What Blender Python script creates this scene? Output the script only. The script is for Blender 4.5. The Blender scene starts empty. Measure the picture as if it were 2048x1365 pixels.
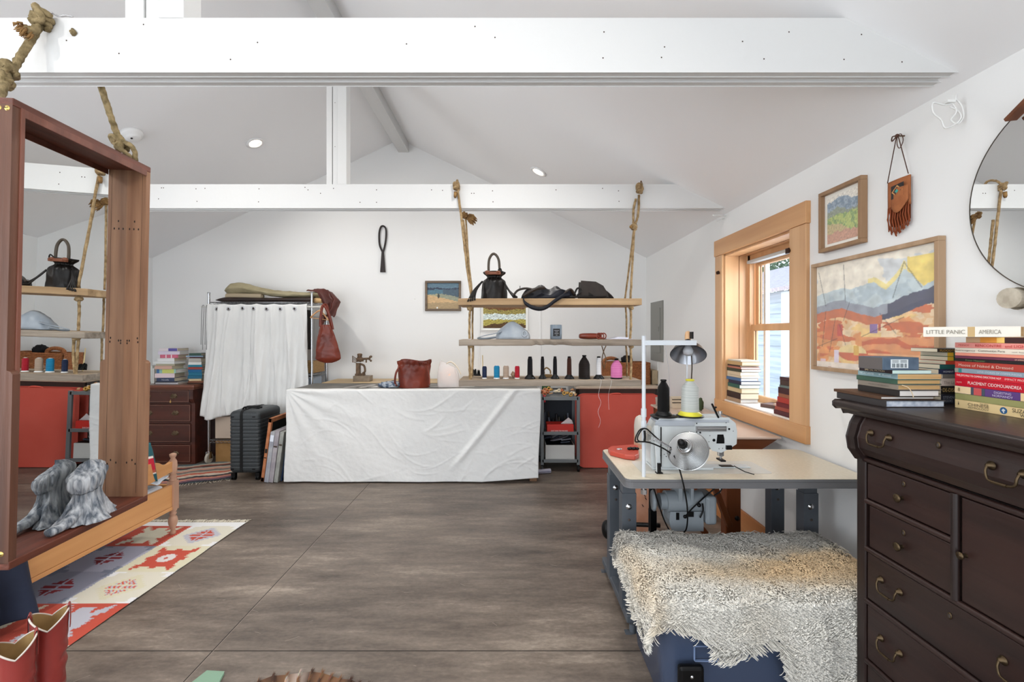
import bpy, math, random
from math import sin, cos, pi, radians, sqrt, exp, floor
from mathutils import Vector, Matrix, noise
random.seed(7)
sc = bpy.context.scene
col = sc.collection
# ---------------------------------------------------------------- camera
F = 900.0; CZ = 1.39
cam_d = bpy.data.cameras.new('camera'); cam = bpy.data.objects.new('camera', cam_d); col.objects.link(cam)
cam_d.sensor_fit = 'HORIZONTAL'; cam_d.sensor_width = 36.0; cam_d.lens = 36.0*F/2048
cam_d.shift_x = 6/2048; cam_d.shift_y = -13.5/2048; cam_d.clip_start = 0.02
cam.location = (0, 0, CZ); cam.rotation_euler = (pi/2, 0, 0)
sc.camera = cam
# ---------------------------------------------------------------- view, world, light
sc.view_settings.view_transform = 'Standard'; sc.view_settings.look = 'None'
sc.view_settings.gamma = 1.0; sc.view_settings.use_curve_mapping = False
sc.view_settings.exposure = 0.33
w = bpy.data.worlds.new('sky'); sc.world = w; w.use_nodes = True
nt = w.node_tree; nt.nodes.clear()
bg = nt.nodes.new('ShaderNodeBackground'); wo = nt.nodes.new('ShaderNodeOutputWorld')
tc = nt.nodes.new('ShaderNodeTexCoord'); sp = nt.nodes.new('ShaderNodeSeparateXYZ'); rp = nt.nodes.new('ShaderNodeValToRGB')
rp.color_ramp.elements[0].position = 0.0; rp.color_ramp.elements[0].color = (0.80, 0.88, 0.95, 1)
rp.color_ramp.elements[1].position = 0.7; rp.color_ramp.elements[1].color = (0.45, 0.65, 0.95, 1)
nt.links.new(tc.outputs['Generated'], sp.inputs[0]); nt.links.new(sp.outputs['Z'], rp.inputs[0])
nt.links.new(rp.outputs[0], bg.inputs[0]); bg.inputs[1].default_value = 1.9
nt.links.new(bg.outputs[0], wo.inputs[0])

def area(name, loc, rot, sx, sy, e, colr=(1, 1, 1), shape='RECTANGLE', spread=180):
    d = bpy.data.lights.new(name, 'AREA'); d.shape = shape; d.size = sx; d.size_y = sy
    d.energy = e; d.color = colr; d.spread = radians(spread)
    o = bpy.data.objects.new(name, d); col.objects.link(o); o.location = loc; o.rotation_euler = rot
    return o
# added fill lamps behind the camera and at left; daylight at the right window
area('fill_rear', (-1.2, -2.75, 1.35), (radians(90), 0, 0), 4.2, 2.2, 58, (0.95, 0.975, 1.0))
area('fill_left', (-4.12, 0.3, 1.25), (radians(90), 0, radians(-90)), 2.2, 1.9, 36, (0.96, 0.98, 1.0))
area('daylight_window', (2.25, 2.96, 1.6), (radians(80), 0, radians(90)), 1.0, 1.2, 26, (0.93, 0.97, 1.0))
# ---------------------------------------------------------------- helpers
def lin(c):
    r = []
    for x in c:
        x = x/255.0
        r.append(x/12.92 if x <= 0.04045 else ((x+0.055)/1.055)**2.4)
    return (r[0], r[1], r[2], 1)

def px(x, y, d):                       # point of the place seen at photo position (x, y) standing d metres in front of the camera
    return Vector(((x-1018)/F*d, d, CZ-(y-669)/F*d))

MC = {}
def mat(name, c, rough=0.6, metal=0.0, c2=None, sc_=6.0, stretch=(1, 1, 1), bump=0.0, bsc=None, detail=4, lo=0.35, hi=0.65, spec=0.5, alpha=None, trans=0.0, ior=1.45, sheen=0.0, coat=0.0, emit=0.0):
    if name in MC: return MC[name]
    m = bpy.data.materials.new(name); m.use_nodes = True; n = m.node_tree; b = n.nodes['Principled BSDF']
    b.inputs['Roughness'].default_value = rough; b.inputs['Metallic'].default_value = metal
    b.inputs['Specular IOR Level'].default_value = spec
    b.inputs['Base Color'].default_value = lin(c)
    b.inputs['IOR'].default_value = ior
    if trans: b.inputs['Transmission Weight'].default_value = trans
    if alpha is not None: b.inputs['Alpha'].default_value = alpha
    if sheen: b.inputs['Sheen Weight'].default_value = sheen
    if coat: b.inputs['Coat Weight'].default_value = coat; b.inputs['Coat Roughness'].default_value = 0.15
    if emit: b.inputs['Emission Color'].default_value = lin(c); b.inputs['Emission Strength'].default_value = emit
    if c2 is not None or bump:
        t = n.nodes.new('ShaderNodeTexCoord'); mp = n.nodes.new('ShaderNodeMapping'); mp.inputs['Scale'].default_value = stretch
        n.links.new(t.outputs['Object'], mp.inputs['Vector'])
    if c2 is not None:
        nz = n.nodes.new('ShaderNodeTexNoise'); nz.inputs['Scale'].default_value = sc_; nz.inputs['Detail'].default_value = detail
        n.links.new(mp.outputs[0], nz.inputs['Vector'])
        r = n.nodes.new('ShaderNodeValToRGB'); r.color_ramp.elements[0].position = lo; r.color_ramp.elements[1].position = hi
        r.color_ramp.elements[0].color = lin(c); r.color_ramp.elements[1].color = lin(c2)
        n.links.new(nz.outputs['Fac'], r.inputs[0]); n.links.new(r.outputs[0], b.inputs['Base Color'])
    if bump:
        nz2 = n.nodes.new('ShaderNodeTexNoise'); nz2.inputs['Scale'].default_value = bsc or sc_; nz2.inputs['Detail'].default_value = 5
        n.links.new(mp.outputs[0], nz2.inputs['Vector'])
        bp = n.nodes.new('ShaderNodeBump'); bp.inputs['Strength'].default_value = bump; bp.inputs['Distance'].default_value = 0.01
        n.links.new(nz2.outputs['Fac'], bp.inputs['Height']); n.links.new(bp.outputs[0], b.inputs['Normal'])
    MC[name] = m
    return m

def wood(name, c, c2, axis='x', scale=14, rough=0.5, bump=0.15, coat=0.0, spec=0.5):
    st = {'x': (0.06, 1, 1), 'y': (1, 0.06, 1), 'z': (1, 1, 0.06)}[axis]
    return mat(name, c, rough, 0, c2, scale, st, bump, scale*2.5, 6, 0.32, 0.68, coat=coat, spec=spec)

def vcmat(name, rough=0.8, bump=0.0, bsc=200, var=0.0):
    if name in MC: return MC[name]
    m = bpy.data.materials.new(name); m.use_nodes = True; n = m.node_tree; b = n.nodes['Principled BSDF']
    b.inputs['Roughness'].default_value = rough
    a = n.nodes.new('ShaderNodeAttribute'); a.attribute_name = 'Col'
    n.links.new(a.outputs['Color'], b.inputs['Base Color'])
    if bump:
        t = n.nodes.new('ShaderNodeTexCoord'); nz2 = n.nodes.new('ShaderNodeTexNoise'); nz2.inputs['Scale'].default_value = bsc
        n.links.new(t.outputs['Object'], nz2.inputs['Vector'])
        bp = n.nodes.new('ShaderNodeBump'); bp.inputs['Strength'].default_value = bump; bp.inputs['Distance'].default_value = 0.004
        n.links.new(nz2.outputs['Fac'], bp.inputs['Height']); n.links.new(bp.outputs[0], b.inputs['Normal'])
    MC[name] = m
    return m

def nz(x, y=0, z=0): return noise.noise(Vector((x, y, z)))
def fbm(x, y=0, z=0, o=4):
    s = 0; a = 1; f = 1
    for i in range(o):
        s += a*noise.noise(Vector((x*f, y*f, z*f))); a *= 0.5; f *= 2.03
    return s

_tc = {}
def glyphs(s):
    if s in _tc: return _tc[s]
    cu = bpy.data.curves.new('t', 'FONT'); cu.body = s; cu.size = 1.0; cu.align_x = 'LEFT'
    o = bpy.data.objects.new('t', cu); col.objects.link(o)
    dg = bpy.context.evaluated_depsgraph_get(); dg.update()
    e = o.evaluated_get(dg); me = e.to_mesh()
    vs = [v.co.copy() for v in me.vertices]; fs = [tuple(p.vertices) for p in me.polygons]
    e.to_mesh_clear(); bpy.data.objects.remove(o); bpy.data.curves.remove(cu)
    _tc[s] = (vs, fs); return _tc[s]

class MB:
    def __init__(s): s.v = []; s.f = []; s.m = []; s.s = []
    def add(s, vs, fs, m=0, sm=False):
        o = len(s.v); s.v.extend(Vector(v) for v in vs)
        for f in fs:
            s.f.append(tuple(i+o for i in f)); s.m.append(m); s.s.append(sm)
        return s
    def box(s, x0, x1, y0, y1, z0, z1, m=0):
        v = [(x0, y0, z0), (x1, y0, z0), (x1, y1, z0), (x0, y1, z0), (x0, y0, z1), (x1, y0, z1), (x1, y1, z1), (x0, y1, z1)]
        return s.add(v, [(0, 3, 2, 1), (4, 5, 6, 7), (0, 1, 5, 4), (1, 2, 6, 5), (2, 3, 7, 6), (3, 0, 4, 7)], m)
    def obox(s, c, size, R=None, m=0):
        R = R or Matrix.Identity(3); c = Vector(c); a, b, d = [k/2 for k in size]
        v = [c+R@Vector(p) for p in [(-a, -b, -d), (a, -b, -d), (a, b, -d), (-a, b, -d), (-a, -b, d), (a, -b, d), (a, b, d), (-a, b, d)]]
        return s.add(v, [(0, 3, 2, 1), (4, 5, 6, 7), (0, 1, 5, 4), (1, 2, 6, 5), (2, 3, 7, 6), (3, 0, 4, 7)], m)
    def beam(s, p0, p1, wd, ht, m=0, up=(0, 0, 1)):         # box from p0 to p1
        p0 = Vector(p0); p1 = Vector(p1); d = (p1-p0); L = d.length; d.normalize()
        up = Vector(up); sd = d.cross(up)
        if sd.length < 1e-4: sd = d.cross(Vector((1, 0, 0)))
        sd.normalize(); u2 = sd.cross(d)
        R = Matrix((sd, d, u2)).transposed()
        return s.obox((p0+p1)/2, (wd, L, ht), R, m)
    def prism(s, pts, a, b, axis='y', m=0):                 # polygon in the two other axes, swept a..b
        n = len(pts)
        def P(p, t):
            return {'y': (p[0], t, p[1]), 'x': (t, p[0], p[1]), 'z': (p[0], p[1], t)}[axis]
        v = [P(p, a) for p in pts]+[P(p, b) for p in pts]
        f = [tuple(range(n)), tuple(range(2*n-1, n-1, -1))]+[(i, (i+1) % n, n+(i+1) % n, n+i) for i in range(n)]
        return s.add(v, f, m)
    def lathe(s, prof, c=(0, 0, 0), seg=20, m=0, R=None, sm=True, wob=None, cap=True):
        R = R or Matrix.Identity(3); c = Vector(c); v = []; n = len(prof)
        for r, z in prof:
            for k in range(seg):
                a = 2*pi*k/seg; rr = r*(wob(a, z) if wob else 1)
                v.append(c+R@Vector((rr*cos(a), rr*sin(a), z)))
        f = []
        for i in range(n-1):
            for k in range(seg):
                k2 = (k+1) % seg
                f.append((i*seg+k, i*seg+k2, (i+1)*seg+k2, (i+1)*seg+k))
        s.add(v, f, m, sm)
        if cap and prof[0][0] > 1e-5: s.add(v[:seg], [tuple(range(seg-1, -1, -1))], m)
        if cap and prof[-1][0] > 1e-5: s.add(v[-seg:], [tuple(range(seg))], m)
        return s
    def cyl(s, p0, p1, r, r1=None, seg=12, m=0, sm=True):
        p0 = Vector(p0); p1 = Vector(p1); d = p1-p0; L = d.length
        R = d.to_track_quat('Z', 'Y').to_matrix()
        return s.lathe([(r, 0), (r if r1 is None else r1, L)], p0, seg, m, R, sm)
    def tube(s, pts, r, seg=8, m=0, closed=False, rope=0, sub=0, flat=1.0, cap=True):
        P = [Vector(p) for p in pts]
        if sub: P = smooth(P, sub, closed)
        n = len(P); v = []; up = None; L = 0
        for i in range(n):
            a = P[(i-1) % n] if (closed or i > 0) else P[i]
            b = P[(i+1) % n] if (closed or i < n-1) else P[i]
            t = (b-a)
            if t.length < 1e-9: t = Vector((0, 0, 1))
            t.normalize()
            if up is None:
                up = Vector((0, 0, 1)) if abs(t.z) < 0.9 else Vector((1, 0, 0))
            sd = t.cross(up)
            if sd.length < 1e-4: sd = t.cross(Vector((0, 1, 0)))
            sd.normalize(); up = sd.cross(t).normalized()
            if i: L += (P[i]-P[i-1]).length
            rr = r[i*(len(r)-1)//max(1, n-1)] if isinstance(r, (list, tuple)) else r
            for k in range(seg):
                a = 2*pi*k/seg; q = rr
                if rope: q = rr*(1+0.16*cos(3*a-L*rope))
                v.append(P[i]+sd*(q*cos(a))+up*(q*sin(a)*flat))
        f = []
        for i in range(n if closed else n-1):
            j = (i+1) % n
            for k in range(seg):
                k2 = (k+1) % seg
                f.append((i*seg+k, i*seg+k2, j*seg+k2, j*seg+k))
        if not closed and cap:
            f.append(tuple(range(seg-1, -1, -1))); f.append(tuple((n-1)*seg+k for k in range(seg)))
        return s.add(v, f, m, True)
    def grid(s, fn, nu, nv, m=0, sm=True, closeu=False):
        v = [fn(i/nu, j/nv) for j in range(nv+1) for i in range(nu+(0 if closeu else 1))]
        W = nu if closeu else nu+1; f = []
        for j in range(nv):
            for i in range(nu):
                i2 = (i+1) % W
                f.append((j*W+i, j*W+i2, (j+1)*W+i2, (j+1)*W+i))
        return s.add(v, f, m, sm)
    def ball(s, c, r, seg=16, rings=10, m=0, R=None, fn=None):
        R = R or Matrix.Identity(3); c = Vector(c)
        if not isinstance(r, (tuple, list)): r = (r, r, r)
        def g(u, t):
            a = 2*pi*u; b = -pi/2+pi*t
            d = Vector((cos(b)*cos(a), cos(b)*sin(a), sin(b))); k = fn(d) if fn else 1
            return c+R@Vector((d.x*r[0]*k, d.y*r[1]*k, d.z*r[2]*k))
        return s.grid(g, seg, rings, m, True, True)
    def text(s, t, size, org, ux, uy, m=0, width=None, center=False):
        vs, fs = glyphs(t)
        if not vs: return s
        ux = Vector(ux).normalized(); uy = Vector(uy).normalized(); org = Vector(org)
        x0 = min(v.x for v in vs); x1 = max(v.x for v in vs); kx = size
        if width: kx = width/(x1-x0)
        off = (x0+x1)/2 if center else x0
        return s.add([org+ux*((v.x-off)*kx)+uy*(v.y*size) for v in vs], fs, m)
    def build(s, name, mats, parent=None, bevel=0, sub=0, solid=0, local=False, smooth_all=None, colors=None, seg=2):
        if not isinstance(mats, (list, tuple)): mats = [mats]
        if parent is not None:
            wl = WL.get(parent.name, Vector((0, 0, 0)))
            org = Vector((0, 0, 0)) if local else wl
            lo = org
            vs = [v-org for v in s.v]
            loc = Vector((0, 0, 0))
        else:
            xs = [v.x for v in s.v]; ys = [v.y for v in s.v]; zs = [v.z for v in s.v]
            lo = Vector(((min(xs)+max(xs))/2, (min(ys)+max(ys))/2, min(zs)))
            vs = [v-lo for v in s.v]; loc = lo
        me = bpy.data.meshes.new(name); me.from_pydata([tuple(v) for v in vs], [], s.f)
        for mt in mats: me.materials.append(mt)
        me.polygons.foreach_set('material_index', s.m)
        sm = s.s if smooth_all is None else [smooth_all]*len(s.f)
        me.polygons.foreach_set('use_smooth', sm)
        if colors is not None:
            at = me.color_attributes.new('Col', 'FLOAT_COLOR', 'POINT')
            flat = []
            for c in colors: flat.extend(c)
            at.data.foreach_set('color', flat)
        me.update()
        o = bpy.data.objects.new(name, me); col.objects.link(o); o.location = loc
        if parent is not None: o.parent = parent
        WL[o.name] = lo
        if bevel:
            b = o.modifiers.new('bevel', 'BEVEL'); b.width = bevel; b.segments = seg; b.limit_method = 'ANGLE'; b.angle_limit = radians(40)
        if solid:
            b = o.modifiers.new('thick', 'SOLIDIFY'); b.thickness = solid; b.offset = 0
        if sub:
            b = o.modifiers.new('sub', 'SUBSURF'); b.levels = sub; b.render_levels = sub
        return o
WL = {}
def smooth(P, k, closed=False):
    n = len(P); out = []
    rng = range(n if closed else n-1)
    for i in rng:
        p0 = P[(i-1) % n] if (closed or i > 0) else P[i]; p1 = P[i]; p2 = P[(i+1) % n]
        p3 = P[(i+2) % n] if (closed or i < n-2) else P[(i+1) % n]
        for j in range(k):
            t = j/k; t2 = t*t; t3 = t2*t
            out.append(0.5*((2*p1)+(p2-p0)*t+(2*p0-5*p1+4*p2-p3)*t2+(3*p1-p0-3*p2+p3)*t3))
    if not closed: out.append(P[-1])
    return out
def tag(o, label, cat, group=None, kind=None):
    o['label'] = label; o['category'] = cat
    if group: o['group'] = group
    if kind: o['kind'] = kind
    return o
def thing(name, label, cat, loc=(0, 0, 0), group=None, rot=None):
    o = bpy.data.objects.new(name, None); col.objects.link(o); o.location = loc; o.empty_display_size = 0.05
    if rot: o.rotation_euler = rot
    WL[o.name] = Vector(loc)
    return tag(o, label, cat, group)
def struct(o): o['kind'] = 'structure'; return o
def Rz(a): return Matrix.Rotation(a, 3, 'Z')
def Rx(a): return Matrix.Rotation(a, 3, 'X')
def Ry(a): return Matrix.Rotation(a, 3, 'Y')
def paint(w_, h_, nu, nv, fn, P, m=0):
    """flat picture: grid with a colour per vertex; fn(u, v) gives sRGB, P(u, v) the place"""
    b = MB(); b.grid(P, nu, nv, m, False); cols = []
    for j in range(nv+1):
        for i in range(nu+1):
            cols.append(lin(fn(i/nu, j/nv)))
    return b, cols
# ================================================================ THE ROOM
XW = 1.61; XL = -4.174; YB = 5.27; YF = -2.9; ZE = 2.285; XR = -1.282; ZR = 3.674
SL = (ZR-ZE)/(XW-XR)
def ceil_z(x): return ZR-SL*abs(x-XR)
WHITE = mat('white_paint', (233, 233, 232), 0.75, bump=0.05, bsc=40)
CEIL = mat('ceiling_paint', (240, 240, 241), 0.85)
def floor_mat():
    m = bpy.data.materials.new('stained_floor'); m.use_nodes = True; n = m.node_tree; b = n.nodes['Principled BSDF']
    t = n.nodes.new('ShaderNodeTexCoord')
    def layer(scale, st, det):
        mp = n.nodes.new('ShaderNodeMapping'); mp.inputs['Scale'].default_value = st
        n.links.new(t.outputs['Object'], mp.inputs[0])
        q = n.nodes.new('ShaderNodeTexNoise'); q.inputs['Scale'].default_value = scale; q.inputs['Detail'].default_value = det
        q.inputs['Roughness'].default_value = 0.65
        n.links.new(mp.outputs[0], q.inputs['Vector']); return q.outputs['Fac']
    a = layer(2.2, (0.45, 1.7, 1), 9); c = layer(16, (0.3, 1.5, 1), 10); d = layer(70, (0.5, 1, 1), 6)
    m1 = n.nodes.new('ShaderNodeMath'); m1.operation = 'MULTIPLY'; m1.inputs[1].default_value = 0.55; n.links.new(a, m1.inputs[0])
    m2 = n.nodes.new('ShaderNodeMath'); m2.operation = 'MULTIPLY_ADD'; m2.inputs[1].default_value = 0.27; n.links.new(c, m2.inputs[0]); n.links.new(m1.outputs[0], m2.inputs[2])
    m3 = n.nodes.new('ShaderNodeMath'); m3.operation = 'MULTIPLY_ADD'; m3.inputs[1].default_value = 0.18; n.links.new(d, m3.inputs[0]); n.links.new(m2.outputs[0], m3.inputs[2])
    r = n.nodes.new('ShaderNodeValToRGB'); e = r.color_ramp.elements
    e[0].position = 0.36; e[0].color = lin((66, 58, 52)); e[1].position = 0.66; e[1].color = lin((164, 150, 136))
    k = e.new(0.47); k.color = lin((100, 89, 80)); k = e.new(0.55); k.color = lin((122, 110, 99))
    n.links.new(m3.outputs[0], r.inputs[0]); n.links.new(r.outputs[0], b.inputs['Base Color'])
    r2 = n.nodes.new('ShaderNodeMapRange'); r2.inputs['To Min'].default_value = 0.33; r2.inputs['To Max'].default_value = 0.6
    n.links.new(c, r2.inputs[0]); n.links.new(r2.outputs[0], b.inputs['Roughness'])
    bp = n.nodes.new('ShaderNodeBump'); bp.inputs['Strength'].default_value = 0.12; bp.inputs['Distance'].default_value = 0.01
    n.links.new(c, bp.inputs['Height']); n.links.new(bp.outputs[0], b.inputs['Normal'])
    return m
b = MB(); b.box(XL-0.2, XW+0.25, YF-0.2, YB+0.1, -0.1, 0)
for x0 in (-1.302,): b.box(x0, x0+0.004, YF, YB, 0, 0.0006, 1); b.box(x0+0.005, x0+0.007, YF, YB, 0, 0.0008, 2)
for y0 in (1.972, 4.20): b.box(XL, XW, y0, y0+0.004, 0, 0.0006, 1)
for k in range(110):                       # scratches in the floor finish
    x = random.uniform(-2.2, 1.4); y = random.uniform(1.3, 4.6); a = random.uniform(-0.8, 0.9); L = random.uniform(0.01, 0.06)
    b.beam((x, y, 0.0002), (x+L*cos(a), y+L*sin(a), 0.0002), 0.0012, 0.0006, 2)
struct(b.build('floor', [floor_mat(), mat('seam_dark', (38, 32, 29), 0.8), mat('seam_light', (158, 146, 134), 0.7)]))
# ceiling slopes
b = MB()
T = 0.12
b.prism([(XR, ZR), (XW+0.3, ZR-SL*(XW+0.3-XR)), (XW+0.3, ZR-SL*(XW+0.3-XR)+T), (XR, ZR+T+0.02)], YF-0.2, YB+0.2, 'y')
b.prism([(XR, ZR), (XR, ZR+T+0.02), (XL-0.3, ZR-SL*(XR-XL+0.3)+T), (XL-0.3, ZR-SL*(XR-XL+0.3))], YF-0.2, YB+0.2, 'y')
struct(b.build('ceiling', CEIL))
# gable wall at the far end
g = [(XL-0.1, 0), (XW+0.1, 0), (XW+0.1, ceil_z(XW+0.1)+0.05), (XR, ZR+0.05), (XL-0.1, ceil_z(XL-0.1)+0.05)]
struct(MB().prism(g, YB, YB+0.12, 'y').build('wall_back', WHITE))
# right wall with the window opening
WY0, WY1, WZ0, WZ1 = 2.548, 3.362, 0.895, 1.985
b = MB()
b.box(XW, XW+0.24, YF, WY0, 0, ZE+0.05); b.box(XW, XW+0.24, WY1, YB+0.1, 0, ZE+0.05)
b.box(XW, XW+0.24, WY0, WY1, 0, WZ0-0.005); b.box(XW, XW+0.24, WY0, WY1, WZ1, ZE+0.05)
struct(b.build('wall_right', WHITE))
# left wall, with an opening added beside the camera for soft light
b = MB()
b.box(XL-0.2, XL, YF, -0.9, 0, ZE+0.05); b.box(XL-0.2, XL, 1.5, YB+0.1, 0, ZE+0.05); b.box(XL-0.2, XL, -0.9, 1.5, 2.15, ZE+0.05)
b.box(XL-0.2, XL, -0.9, 1.5, 0, 0.1)
struct(b.build('wall_left', WHITE))
# wall behind the camera, its wide opening added to let soft light in
b = MB()
b.box(XL-0.1, -3.5, YF-0.12, YF, 0, 2.5); b.box(1.1, XW+0.1, YF-0.12, YF, 0, 2.5)
b.prism([(XL-0.1, 2.5), (XW+0.1, 2.5), (XR, ZR+0.3)], YF-0.12, YF, 'y')
struct(b.build('wall_rear', WHITE))
WOODF = wood('window_fir', (198, 150, 106), (222, 178, 132), 'z', 9, 0.42, 0.05, coat=0.2)
WOODH = wood('window_fir_flat', (192, 140, 92), (218, 168, 118), 'y', 9, 0.42, 0.05, coat=0.2)
GLASS = mat('clear_glass', (255, 255, 255), 0.0, trans=1.0, ior=1.02, spec=0.3)
METAL_D = mat('dark_track', (70, 72, 74), 0.5)
ALU = mat('grey_storm_frame', (190, 196, 198), 0.4)
# window on the right wall: structure with its own parts
wn = bpy.data.objects.new('window_1', None); col.objects.link(wn); wn['kind'] = 'structure'; WL['window_1'] = Vector((0, 0, 0))
b = MB(); b.box(XW-0.022, XW+0.001, 2.408, 2.552, 0.895, 1.985); b.build('casing', WOODF, wn, 0.003)
b = MB(); b.box(XW-0.022, XW+0.001, 3.358, 3.47, 0.895, 1.985); b.build('casing', WOODF, wn, 0.003)
b = MB(); b.box(XW-0.028, XW+0.001, 2.40, 3.475, 1.985, 2.105); b.build('head_casing', WOODH, wn, 0.003)
b = MB(); b.box(XW-0.028, XW+0.001, 2.402, 3.47, 0.80, 0.897); b.build('apron', WOODH, wn, 0.003)
b = MB(); b.box(XW-0.001, XW+0.155, WY1-0.014, WY1, WZ0, WZ1); b.box(XW+0.10, XW+0.104, WY1-0.0155, WY1-0.014, WZ0, WZ1, 1); b.box(XW+0.155, XW+0.24, WY1-0.02, WY1, WZ0, WZ1)
b.box(XW-0.001, XW+0.24, WY0, WY0+0.014, WZ0, WZ1); b.box(XW-0.001, XW+0.24, WY0, WY1, WZ1-0.014, WZ1); b.box(XW+0.10, XW+0.104, WY0+.014, WY1-.014, WZ1-0.0155, WZ1-0.014, 1)
b.box(XW+0.165, XW+0.20, WY1-0.045, WY1-0.02, WZ0, WZ1); b.box(XW+0.165, XW+0.20, WY0+0.014, WY0+0.04, WZ0, WZ1); b.box(XW+0.165, XW+0.20, WY0, WY1, WZ1-0.05, WZ1-0.014)
b.build('jamb', [WOODF, mat('wood_gap', (120, 76, 40), 0.8)], wn)
b = MB(); b.box(XW-0.002, XW+0.26, WY0, WY1, WZ0-0.005, WZ0+0.012); b.build('window_sill', mat('sill_paint', (236, 232, 226), 0.35), wn, 0.002)
def sash(x, z0, z1, nm):
    y0, y1 = WY0+0.03, WY1-0.035; s = 0.045
    b = MB(); b.box(x, x+0.03, y0, y0+s, z0, z1); b.box(x, x+0.03, y1-s, y1, z0, z1); b.box(x, x+0.03, y0+s, y1-s, z0, z0+s); b.box(x, x+0.03, y0+s, y1-s, z1-s, z1)
    o = b.build(nm, WOODF, wn, 0.002)
    b = MB(); b.box(x+0.012, x+0.018, y0+s, y1-s, z0+s, z1-s); b.build('pane', GLASS, o)
sash(XW+0.175, WZ0+0.012, 1.46, 'lower_sash'); sash(XW+0.21, 1.42, WZ1-0.05, 'upper_sash')
b = MB()
for (a, c) in ((WY1-0.10, WY1-0.075), (WY0+0.07, WY0+0.09)): b.box(XW+0.25, XW+0.28, a, c, WZ0, WZ1)
b.box(XW+0.25, XW+0.28, WY0, WY1, WZ1-0.04, WZ1); b.build('storm_frame', ALU, wn)
b = MB(); b.box(XW+0.17, XW+0.205, WY0+0.16, WY0+0.22, 1.462, 1.475); b.build('sash_lock', mat('lock_blue', (44, 56, 96), 0.4), wn, 0.003)
b = MB(); b.box(XW+0.15, XW+0.2, WY0+0.03, WY1-0.03, WZ1-0.075, WZ1-0.052); b.build('blind_rail', ALU, wn, 0.003)
b = MB(); b.cyl((XW-0.03, 2.548, 1.862), (XW+0.02, 2.56, 1.868), 0.012); b.box(XW-0.03, XW-0.015, 2.545, 2.575, 1.85, 1.88)
b.build('latch', mat('dark_iron', (58, 36, 26), 0.5, 0.6), wn, 0.002)
b = MB(); b.cyl((XW-0.035, 3.40, 1.855), (XW-0.02, 3.41, 1.86), 0.012); b.box(XW-0.034, XW-0.02, 3.39, 3.425, 1.845, 1.862)
b.build('latch', MC['dark_iron'], wn, 0.002)
# orange baseboard along the right wall
b = MB(); b.box(XW-0.018, XW, YF, YB, 0, 0.18); struct(b.build('baseboard_right', wood('baseboard_fir', (186, 118, 70), (208, 144, 92), 'y', 10), bevel=0.004))
b = MB(); b.box(XL, XW-0.02, YB-0.012, YB, 0, 0.1); struct(b.build('baseboard_back', WHITE, bevel=0.003))
# thin battens of the closed hatch on the far wall
b = MB()
for x in (-0.36, 0.355): b.box(x, x+0.02, YB-0.008, YB, 0.0, 1.72)
b.box(-0.36, 0.375, YB-0.008, YB, 1.72, 1.74); struct(b.build('trim_1', WHITE, bevel=0.002))

# ---------------------------------------------------------------- beams
BEAM = mat('beam_paint', (211, 211, 210), 0.65, bump=0.12, bsc=18)
NAIL = mat('nail_hole', (70, 58, 50), 0.9)
GAP = mat('beam_gap', (96, 88, 82), 0.9)
def beam_obj(y0, y1, nails, nm, label, ztop, post):
    t = thing('tie_beam', label, 'beam', (XR, y0, 2.307), 'white tie beams')
    z0 = 2.307; w3 = (y1-y0); e = 0.004
    def ends(z): return XR+(ZR-z)/SL
    xr0 = ends(z0); xr1 = ends(ztop); xl0 = 2*XR-xr0; xl1 = 2*XR-xr1
    poly = [(xl0, z0), (xr0, z0), (xr1, ztop), (xl1, ztop)]
    b = MB()
    b.prism(poly, y0, y0+w3*0.33, 'y'); b.prism([(p[0], p[1]+(0.006 if k < 2 else 0)) for k, p in enumerate(poly)], y0+w3*0.33+e*0.4, y0+w3*0.68, 'y'); b.prism(poly, y0+w3*0.68+e*0.3, y1, 'y')
    for (nx, ny) in nails:
        p = px(nx, ny, y0)
        b.lathe([(0.0028*(y0/1.57)**0.5, 0), (0.0, 0.0006)], (p.x, y0-0.0002, p.z), 6, 1, Rx(pi/2), False)
    b.build('beam_boards', [BEAM, NAIL, GAP], t, 0.003)
    # king post up to the ridge, three boards
    (a0, a1, a2, a3) = post
    b = MB()
    for (p0, p1, dy) in ((a0, a1, 0.006), (a1+0.003, a2, 0.012), (a2+0.003, a3, 0.0)):
        b.box(p0, p1, y0+dy, y1-dy*0.5, ztop, ceil_z(min(p0, p1))+0.02 if p1 < XR else ceil_z(p1)+0.01)
    for k, zz in enumerate((ztop+0.28, ztop+0.6)): b.lathe([(0.003, 0), (0, 0.0006)], ((a1+a2)/2, y0+0.0118, zz), 6, 1, Rx(pi/2), False)
    b.build('king_post', [BEAM, NAIL], t, 0.002)
    return t
beam_obj(1.57, 1.66, [(133, 81), (238, 107), (287, 49), (515, 85), (461, 119), (813, 88), (950, 53), (990, 75), (1208, 64), (1329, 94), (1323, 115), (1485, 83), (1578, 64), (1723, 69), (1688, 119), (1804, 124), (1206, 116), (1528, 118)],
         'tie_beam', 'wide white painted tie beam nearest the camera, across the top of the room', 2.492, (-1.345, -1.28, -1.225, -1.135))
beam_obj(3.26, 3.345, [(323, 376), (327, 376), (392, 378), (410, 377), (518, 378), (610, 375), (616, 380), (641, 387), (667, 377), (720, 405), (753, 380), (753, 405), (863, 380), (885, 381), (943, 387), (948, 387), (986, 404), (1112, 380), (1205, 377), (1237, 382), (1238, 403), (985, 382), (317, 398), (394, 403), (517, 404)],
         'tie_beam', 'white painted tie beam farther back, carrying the hanging plank shelves', 2.475, (-1.325, -1.285, -1.245, -1.178))
# ridge board
b = MB(); b.box(-1.292, -1.172, YF, YB, 3.52, 3.665); tag(b.build('ridge_beam', BEAM, bevel=0.003), 'white ridge beam running along the peak of the ceiling', 'beam')
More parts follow.
